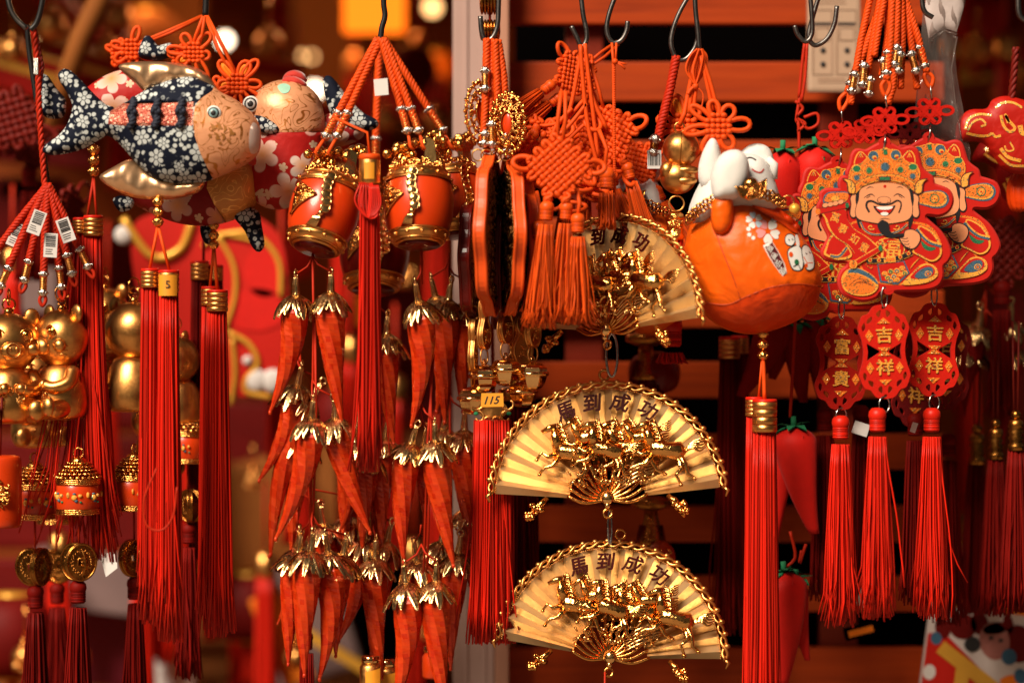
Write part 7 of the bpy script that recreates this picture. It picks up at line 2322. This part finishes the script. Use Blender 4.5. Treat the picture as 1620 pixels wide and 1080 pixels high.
o = one('dark_box', 'dark box with orange print lying low between the slats', 'box', 1362, 998, .10, mb, [M['dark'], M['bg_orange']]); o.rotation_euler = (0, -.25, 0)

# ------------------------------------------------------------------ right edge: horned ornament, dark chilies, tassels
def leafy(label, x, y, d, mats, s=1.0, ry=0, flip=1):
    t = thing('felt_ornament', label, 'ornament', x, y, d, 'red printed horn-shaped ornaments')
    t.rotation_euler = (0, ry, 0)
    f_ = lambda *pts: [((a - 1570) * s * flip, (215 - b) * s) for a, b in pts]
    o = cr(f_((1511, 215), (1516, 190), (1534, 174), (1560, 172), (1570, 158), (1590, 152), (1612, 156), (1640, 170), (1650, 220), (1640, 262), (1615, 276), (1588, 268), (1570, 246), (1556, 228), (1535, 224), (1515, 230)), 4, True)
    pl = Pil(o, 16, 26, 6)
    mb = MB(); pl.mesh(mb); mb.build('panel', mats[0], t)
    mb = MB()
    for pts, wd, m_ in ((((1524, 206), (1530, 190), (1546, 182), (1566, 184)), 3, 0), (((1528, 208), (1535, 196), (1548, 190), (1556, 198), (1548, 202)), 2.5, 0), (((1526, 212), (1545, 216), (1560, 216), (1566, 212)), 3, 0), (((1572, 172), (1584, 164), (1600, 164), (1614, 172)), 3, 0), (((1580, 184), (1584, 200), (1594, 210), (1602, 204), (1592, 192), (1586, 182)), 3.5, 0), (((1588, 184), (1592, 196)), 4, 0), (((1580, 236), (1592, 250), (1612, 256)), 4, 0), (((1610, 200), (1614, 212), (1628, 214)), 6, 0), (((1578, 246), (1596, 262), (1620, 264)), 3, 0), (((1594, 226), (1600, 238), (1590, 240), (1586, 232)), 2, 0), (((1566, 212), (1572, 218), (1580, 216)), 3, 0)):
        pl.decal(mb, stroke(cr(f_(*pts), 4), wd * s * 1.3, wd * s * 1.3), m_, .7, 5)
    mb.build('gold_print', [M['p_yellow'], M['p_green'], M['p_blue'], M['p_black']], t)
    cord(t, [(30 * s, 0, 55 * s), (34 * s, 2, 90 * s), (38 * s, 4, 140 * s)], 6, 'cord_dark')
leafy('red horn-shaped stuffed ornament with gold paisley print at the right edge', 1570, 215, .02, [satin('crimson_satin', (.46, .010, .004), .45)])
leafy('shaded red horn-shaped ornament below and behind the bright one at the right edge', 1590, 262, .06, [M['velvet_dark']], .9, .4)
t = thing('red_lantern', 'small ribbed orange red lantern at the right edge below the horn-shaped ornament', 'lantern', 1618, 305, .04)
mb = MB()
for k in range(12):
    a = 2 * PI * k / 12
    mb.ball((14 * math.cos(a), 14 * math.sin(a), 0), (12, 12, 30), 10, 10)
mb.build('lantern_body', M['satin_red'], t)
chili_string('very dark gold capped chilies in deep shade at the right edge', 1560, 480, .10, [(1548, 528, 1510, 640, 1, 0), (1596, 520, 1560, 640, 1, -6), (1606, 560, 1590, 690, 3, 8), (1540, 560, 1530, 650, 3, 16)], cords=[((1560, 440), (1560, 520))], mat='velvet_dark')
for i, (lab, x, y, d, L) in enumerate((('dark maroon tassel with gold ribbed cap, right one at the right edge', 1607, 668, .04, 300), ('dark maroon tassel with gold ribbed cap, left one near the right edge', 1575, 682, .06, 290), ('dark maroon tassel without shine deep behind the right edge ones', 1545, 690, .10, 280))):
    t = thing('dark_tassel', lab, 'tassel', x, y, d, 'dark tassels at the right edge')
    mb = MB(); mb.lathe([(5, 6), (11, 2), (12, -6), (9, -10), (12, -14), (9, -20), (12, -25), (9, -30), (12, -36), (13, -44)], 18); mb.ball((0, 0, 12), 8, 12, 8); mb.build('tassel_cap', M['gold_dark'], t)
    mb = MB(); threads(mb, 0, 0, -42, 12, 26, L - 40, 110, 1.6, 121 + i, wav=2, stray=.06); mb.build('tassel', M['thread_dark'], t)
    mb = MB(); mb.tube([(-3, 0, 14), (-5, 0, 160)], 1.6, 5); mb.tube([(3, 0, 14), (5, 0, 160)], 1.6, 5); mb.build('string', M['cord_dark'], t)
t = thing('dark_knot', 'dark red woven knot in the shade at the right edge below the lantern', 'knot ornament', 1585, 400, .09)
mb = MB(); weave_knot(mb, 7, 11, 4.6); mb.build('knot', M['cord_dark'], t); tassel(t, 0, 0, -60, 16, 200, 'thread_dark', 'wrap', 60, 131)

# ------------------------------------------------------------------ left edge: gold figurines, barrels, coins, tassels
t = thing('cord_bundle', 'fan of red twisted cords with silver beads on the long black wire, at the left', 'cord', 76, 292, -.0)
f = q(76, 292)
mb, mc = MB(), MB()
ends = ((12, 430), (44, 420), (-10, 400), (92, 430), (70, 440), (108, 410), (128, 400), (30, 380))
for i, (x, y) in enumerate(ends):
    (a, b) = f((x, y))[0]
    mb.rope([(0, 0, 0), (a * .5, -8 + (i % 4) * 5, b * .48), (a, -6 + (i % 4) * 6, b)], 6.4, 4, 24)
    d_ = Vector((a * .5, 2, b * .52)).normalized()
    st = Vector((a, -6 + (i % 4) * 6, b))
    if i not in (7,): sleeve(mc, st - d_ * 8, st + d_ * 24, 6.3)
    mb.tube(cr([st + d_ * 24, st + d_ * 34 + Vector((5, 0, 0)), st + d_ * 44, st + d_ * 34 - Vector((5, 0, 0)), st + d_ * 24], 4), 3, 6)
mb.build('cord', M['cord_red'], t); mc.build('coil_bead', [M['gold_satin'], M['silver']], t)
t = thing('cord_loop', 'dark red cord loop with silver clip hanging down the long black wire', 'cord', 52, 45, .012)
cord(t, [(0, 0, 0), (8, 0, -60), (10, 0, -130), (18, 4, -250)], 5, 'cord_red'); cord(t, [(2, 3, 0), (14, 3, -60), (4, 3, -130)], 4, 'cord_dark')
mb = MB(); mb.box(2, 10, -6, -2, -74, -48, bev=1); mb.build('clip', M['silver'], t)
for lab, x, y, d, ry in (('white barcode tag on the middle red cords at the left', 58, 352, -.025, .35), ('white barcode tag tilted on the red cord right of the middle one', 80, 388, -.02, .05), ('folded white tag at the right of the fanned red cords', 104, 364, -.01, -.35), ('white tag half hidden at the left of the fanned red cords', 26, 372, .0, .4)):
    t = thing('barcode_tag', lab, 'tag', x, y, d, 'barcode tags on the red cords')
    t.rotation_euler = (0, ry, .1)
    mb = MB(); mb.box(-10.5, 10.5, 0, 1.2, -19, 19); mb.build('tag', M['white_tag'], t)
    mb = MB()
    rg = random.Random(int(x))
    z = -2
    while z < 16:
        h_ = rg.choice((.8, 1.4, 2)); mb.box(-7.5, 7.5, -.5, .2, z, z + h_); z += h_ + rg.choice((.8, 1.3))
    for k in range(3): mb.box(-7.5, rg.uniform(1, 7), -.5, .2, -7 - 3.5 * k, -6 - 3.5 * k)
    mb.build('barcode', M['ink'], t)

def figurine(label, x, y, d, rz, ry=0, sc=1, proto=[]):
    if proto: return dup(proto[0], label, x, y, d, rz, ry, sc)
    t = thing('gold_figurine', label, 'figurine', x, y, d, 'gold animal figurines')
    t.rotation_euler = (0, ry, rz)
    mb = MB()
    mb.ball((0, 0, 52), (48, 44, 47), 32, 22)
    for sx in (-1, 1): mb.ball((sx * 36, 2, 92), (13, 6, 15), 14, 10); mb.ball((sx * 34, -30, 42), (12, 10, 11), 14, 9)
    mb.build('head', M['gold_satin'], t)
    mb = MB(); mb.ball((0, -40, 40), (20, 13, 15), 20, 12); mb.ring((0, -52, 40), 11, 1.5, 'y', 20); mb.ball((-5, -53, 42), (2.4, 1.6, 4), 8, 6); mb.ball((5, -53, 42), (2.4, 1.6, 4), 8, 6); mb.build('snout', M['gold_satin'], t)
    for sx in (-1, 1):
        mb = MB(); mb.ball((sx * 22, -36, 63), (8.5, 5, 9), 16, 10); mb.ring((sx * 22, -39, 63), 10, 1.4, 'y', 20); mb.ball((sx * 22, -41, 64), (4.5, 2.5, 5), 12, 8); mb.build('eye', M['gold'], t)
        mb = MB(); mb.tube(cr([(sx * 34, -4, 4), (sx * 42, -18, -16), (sx * 30, -36, -24), (sx * 14, -44, -20)], 4), [11, 11, 10, 9], 12); mb.ball((sx * 13, -44, -20), 9.5, 12, 8); mb.build('arm', M['gold_satin'], t)
        mb = MB(); mb.tube(cr([(sx * 20, -6, -52), (sx * 34, -34, -58), (sx * 36, -52, -56)], 4), [17, 16, 14], 14); mb.ball((sx * 36, -54, -54), (15, 10, 17), 14, 10); mb.build('leg', M['gold_satin'], t)
        mb = MB()
        for k in range(3): mb.tube([(sx * 32, -34, 40 - 5 * k), (sx * 46, -22, 41 - 7 * k)], .9, 5)
        mb.build('whisker', M['gold'], t)
    mb = MB(); mb.lathe(cr([(20, 14), (34, 2), (44, -26), (46, -54), (38, -72), (20, -76)], 5), 28); scrolls(mb, (0, -32), 20, 18, 20, 1.8, 5, -42); mb.build('body', M['gold_satin'], t)
    mb = MB(); mb.ball((0, 0, 100), (8, 8, 8), 12, 8); mb.ring((0, 0, 112), 10, 1.6, 'y', 18); mb.ring((0, 0, 124), 13, 1.4, 'x', 18); mb.build('ring', M['gold'], t)
    proto.append(t)
    return t
figurine('round headed gold animal figurine facing left, second from the left edge behind loose red threads', 98, 588, .02, -.75)
figurine('gold animal figurine cut off by the left edge, its snout pointing right', 14, 594, .01, .35)
figurine('gold animal figurine showing its bald back and big belly swirl, between the two long tassels', 212, 576, .035, 2.6)
figurine('gold animal figurine peeking out right of the two capped tassels', 282, 610, .05, -1.9, .1, .8)
figurine('shaded gold animal figurine deep between the two left ones', 60, 640, .075, .4, 0, .9)
figurine('shaded gold animal figurine head just left of the middle long tassel', 165, 540, .08, -.4, 0, .85)
figurine('gold animal figurine low behind, above the red barrels', 240, 700, .085, .9, 0, .7)

def barrel_charm(label, x, y, d, proto=[], sc=1.0, rz=0):
    if proto: return dup(proto[0], label, x, y, d, rz, 0, sc)
    t = thing('barrel_charm', label, 'charm', x, y, d, 'red barrel charms with coins')
    mb = MB(); mb.lathe([(30, 22), (34, 18), (35, 0), (34, -24), (31, -28)], 32); mb.build('barrel', M['lacquer'], t)
    mb = MB()
    for z in (21, -26):
        for dz in (-3, 0, 3): mb.ring((0, 0, z + dz), 34.5, 1.8, 'z', 36, 0, 6)
    for k in range(5):
        for j in range(22):
            a = 2 * PI * (j + .5 * (k % 2)) / 22
            r = 33 - k * 4.4
            mb.ball((r * math.cos(a), r * math.sin(a), 28 + k * 5.5), (4.6, 4.6, 2.6), 7, 5)
    mb.ball((0, 0, 52), (13, 13, 9), 14, 9); mb.ring((0, 0, 66), 8, 1.6, 'y', 16)
    mb.build('mesh_top', M['gold_rough'], t)
    mb = MB()
    for th in (-.9, 0, .9, 2, 3, 4):
        for (u, z, a, b, m_) in ((0, -1, 8, 8, 0), (-10, 3, 5, 8, 0), (9, 2, 6, 5, 0), (0, 5, 5, 3, 1), (3, -6, 5, 4, 1), (-3, -2, 3, 3, 2), (10, -8, 4, 3, 2)):
            an = th + u / 35
            mb.ball((35.4 * math.sin(an), -35.4 * math.cos(an), z - 2), (a * .6, a * .35, b * .6), 8, 6, m_)
    mb.build('painted_motif', [M['p_yellow'], M['p_blue'], M['p_green']], t)
    for sx, y_, ry_ in ((-1, 0, -.15), (1, -9, .12)):
        mb = MB()
        mb.prism([ell(0, 0, 24, 29, 32), [(-5, 5), (5, 5), (5, -5), (-5, -5)]], -3.5, 3.5)
        for s_ in (-3.6, 3.6):
            mb.tube([(a, s_, b) for a, b in ell(0, 0, 23.5, 28.5, 32)], 2, 6, True)
            mb.tube([(a, s_, b) for a, b in ((-6, 6), (6, 6), (6, -6), (-6, -6))], 1.3, 5, True)
            for k in range(40):
                a = 2 * PI * k / 40
                mb.ball((15 * math.cos(a) * (1 + .12 * math.sin(k * 3.1)), s_, 18 * math.sin(a) * (1 + .1 * math.cos(k * 2.3))), (1.7, 1.0, 2.0), 6, 4)
        o = mb.build('coin', M['gold_dark'], t)
        put(o, sx * 6, y_, -106, 0, ry_, .45 * sx)
    cord(t, [(0, 0, -28), (1, 0, -78)], 1.8, 'cord_red', False, 'string')
    tassel(t, 0, -2, -150, 15, 260, 'thread_dark', 'wrap', 110, 141, r1=27, thr=1.4, wav=2, stray=.08)
    proto.append(t)
    return t
barrel_charm('red barrel charm with gold mesh top and coins, brightest one behind the loose threads', 124, 782, .01)
barrel_charm('red barrel charm with coins in shade, left of the brightest one', 55, 790, .035, rz=.7)
barrel_charm('red barrel charm with coins between the loose threads and the two capped tassels', 212, 776, .04, rz=1.3)
barrel_charm('small red barrel charm with coins showing right of the two capped tassels', 297, 705, .05, sc=.9, rz=2.2)
barrel_charm('dark barrel charm with coins deep behind the brightest one', 90, 800, .09, sc=.9, rz=3)
t = thing('red_lantern', 'smooth red barrel lantern with gold scroll emblem, cut off by the left edge', 'lantern', 0, 778, -.01)
mb = MB(); mb.lathe(cr([(24, 58), (33, 50), (34, 0), (33, -50), (24, -56)], 5), 32); mb.build('lantern_body', M['lacquer'], t)
mb = MB(); scrolls(mb, (6, 0), 16, 26, 30, 2, 12, -34); mb.ball((4, -34, 2), (6, 3, 8), 12, 8); mb.build('scroll_emblem', M['gold'], t)
mb = MB(); mb.tube([(0, 0, 58), (3, 0, 150)], 2, 6); mb.build('string', M['cord_dark'], t)
# dark woven knots at the far left
for i, (lab, x, y, d, s) in enumerate((('dark red woven knot with tassel in shade at the left edge', 18, 190, .13, 1.1), ('dark red woven knot with tassel just left of the long black wire', 46, 220, .16, 1.0), ('dark red woven knot low at the left edge above the fanned cords', 112, 330, .12, .8))):
    t = thing('dark_knot', lab, 'knot ornament', x, y, d, 'dark red knots at the left')
    mb = MB(); weave_knot(mb, 6, 10 * s, 4.6 * s, seed=i, ears=1.2 + .3 * i); mb.build('knot', M['cord_dark'], t); t.rotation_euler = (0, .5 - .5 * i, .6 * i)
    tassel(t, 0, 0, -56 * s, 14, 170, 'thread_dark', 'wrap', 70, 150 + i, r1=24)
mb = MB(); mb.add([(-14, 0, 12), (12, 0, 20), (14, -2, -8), (-4, -3, -22)], [(0, 3, 2, 1)], 0, False); mb.add([(-14, 1, 12), (12, 1, 20), (14, -1, -8), (-4, -2, -22)], [(0, 1, 2, 3)], 0, False)
one('paper_label', 'torn white paper scrap under the loose red thread tassel', 'label', 172, 890, .015, mb, [M['white_tag']])
# curled loose thread
mb = MB(); mb.tube([(a, 0, b) for a, b in cr(q(240, 770)((248, 740), (228, 790), (232, 830), (256, 838), (274, 815), (280, 770)), 6)], 1.8, 5)
one('loose_thread', 'loose red thread curling in front of the two capped tassels', 'thread', 240, 770, -.06, mb, M['cord_red'])
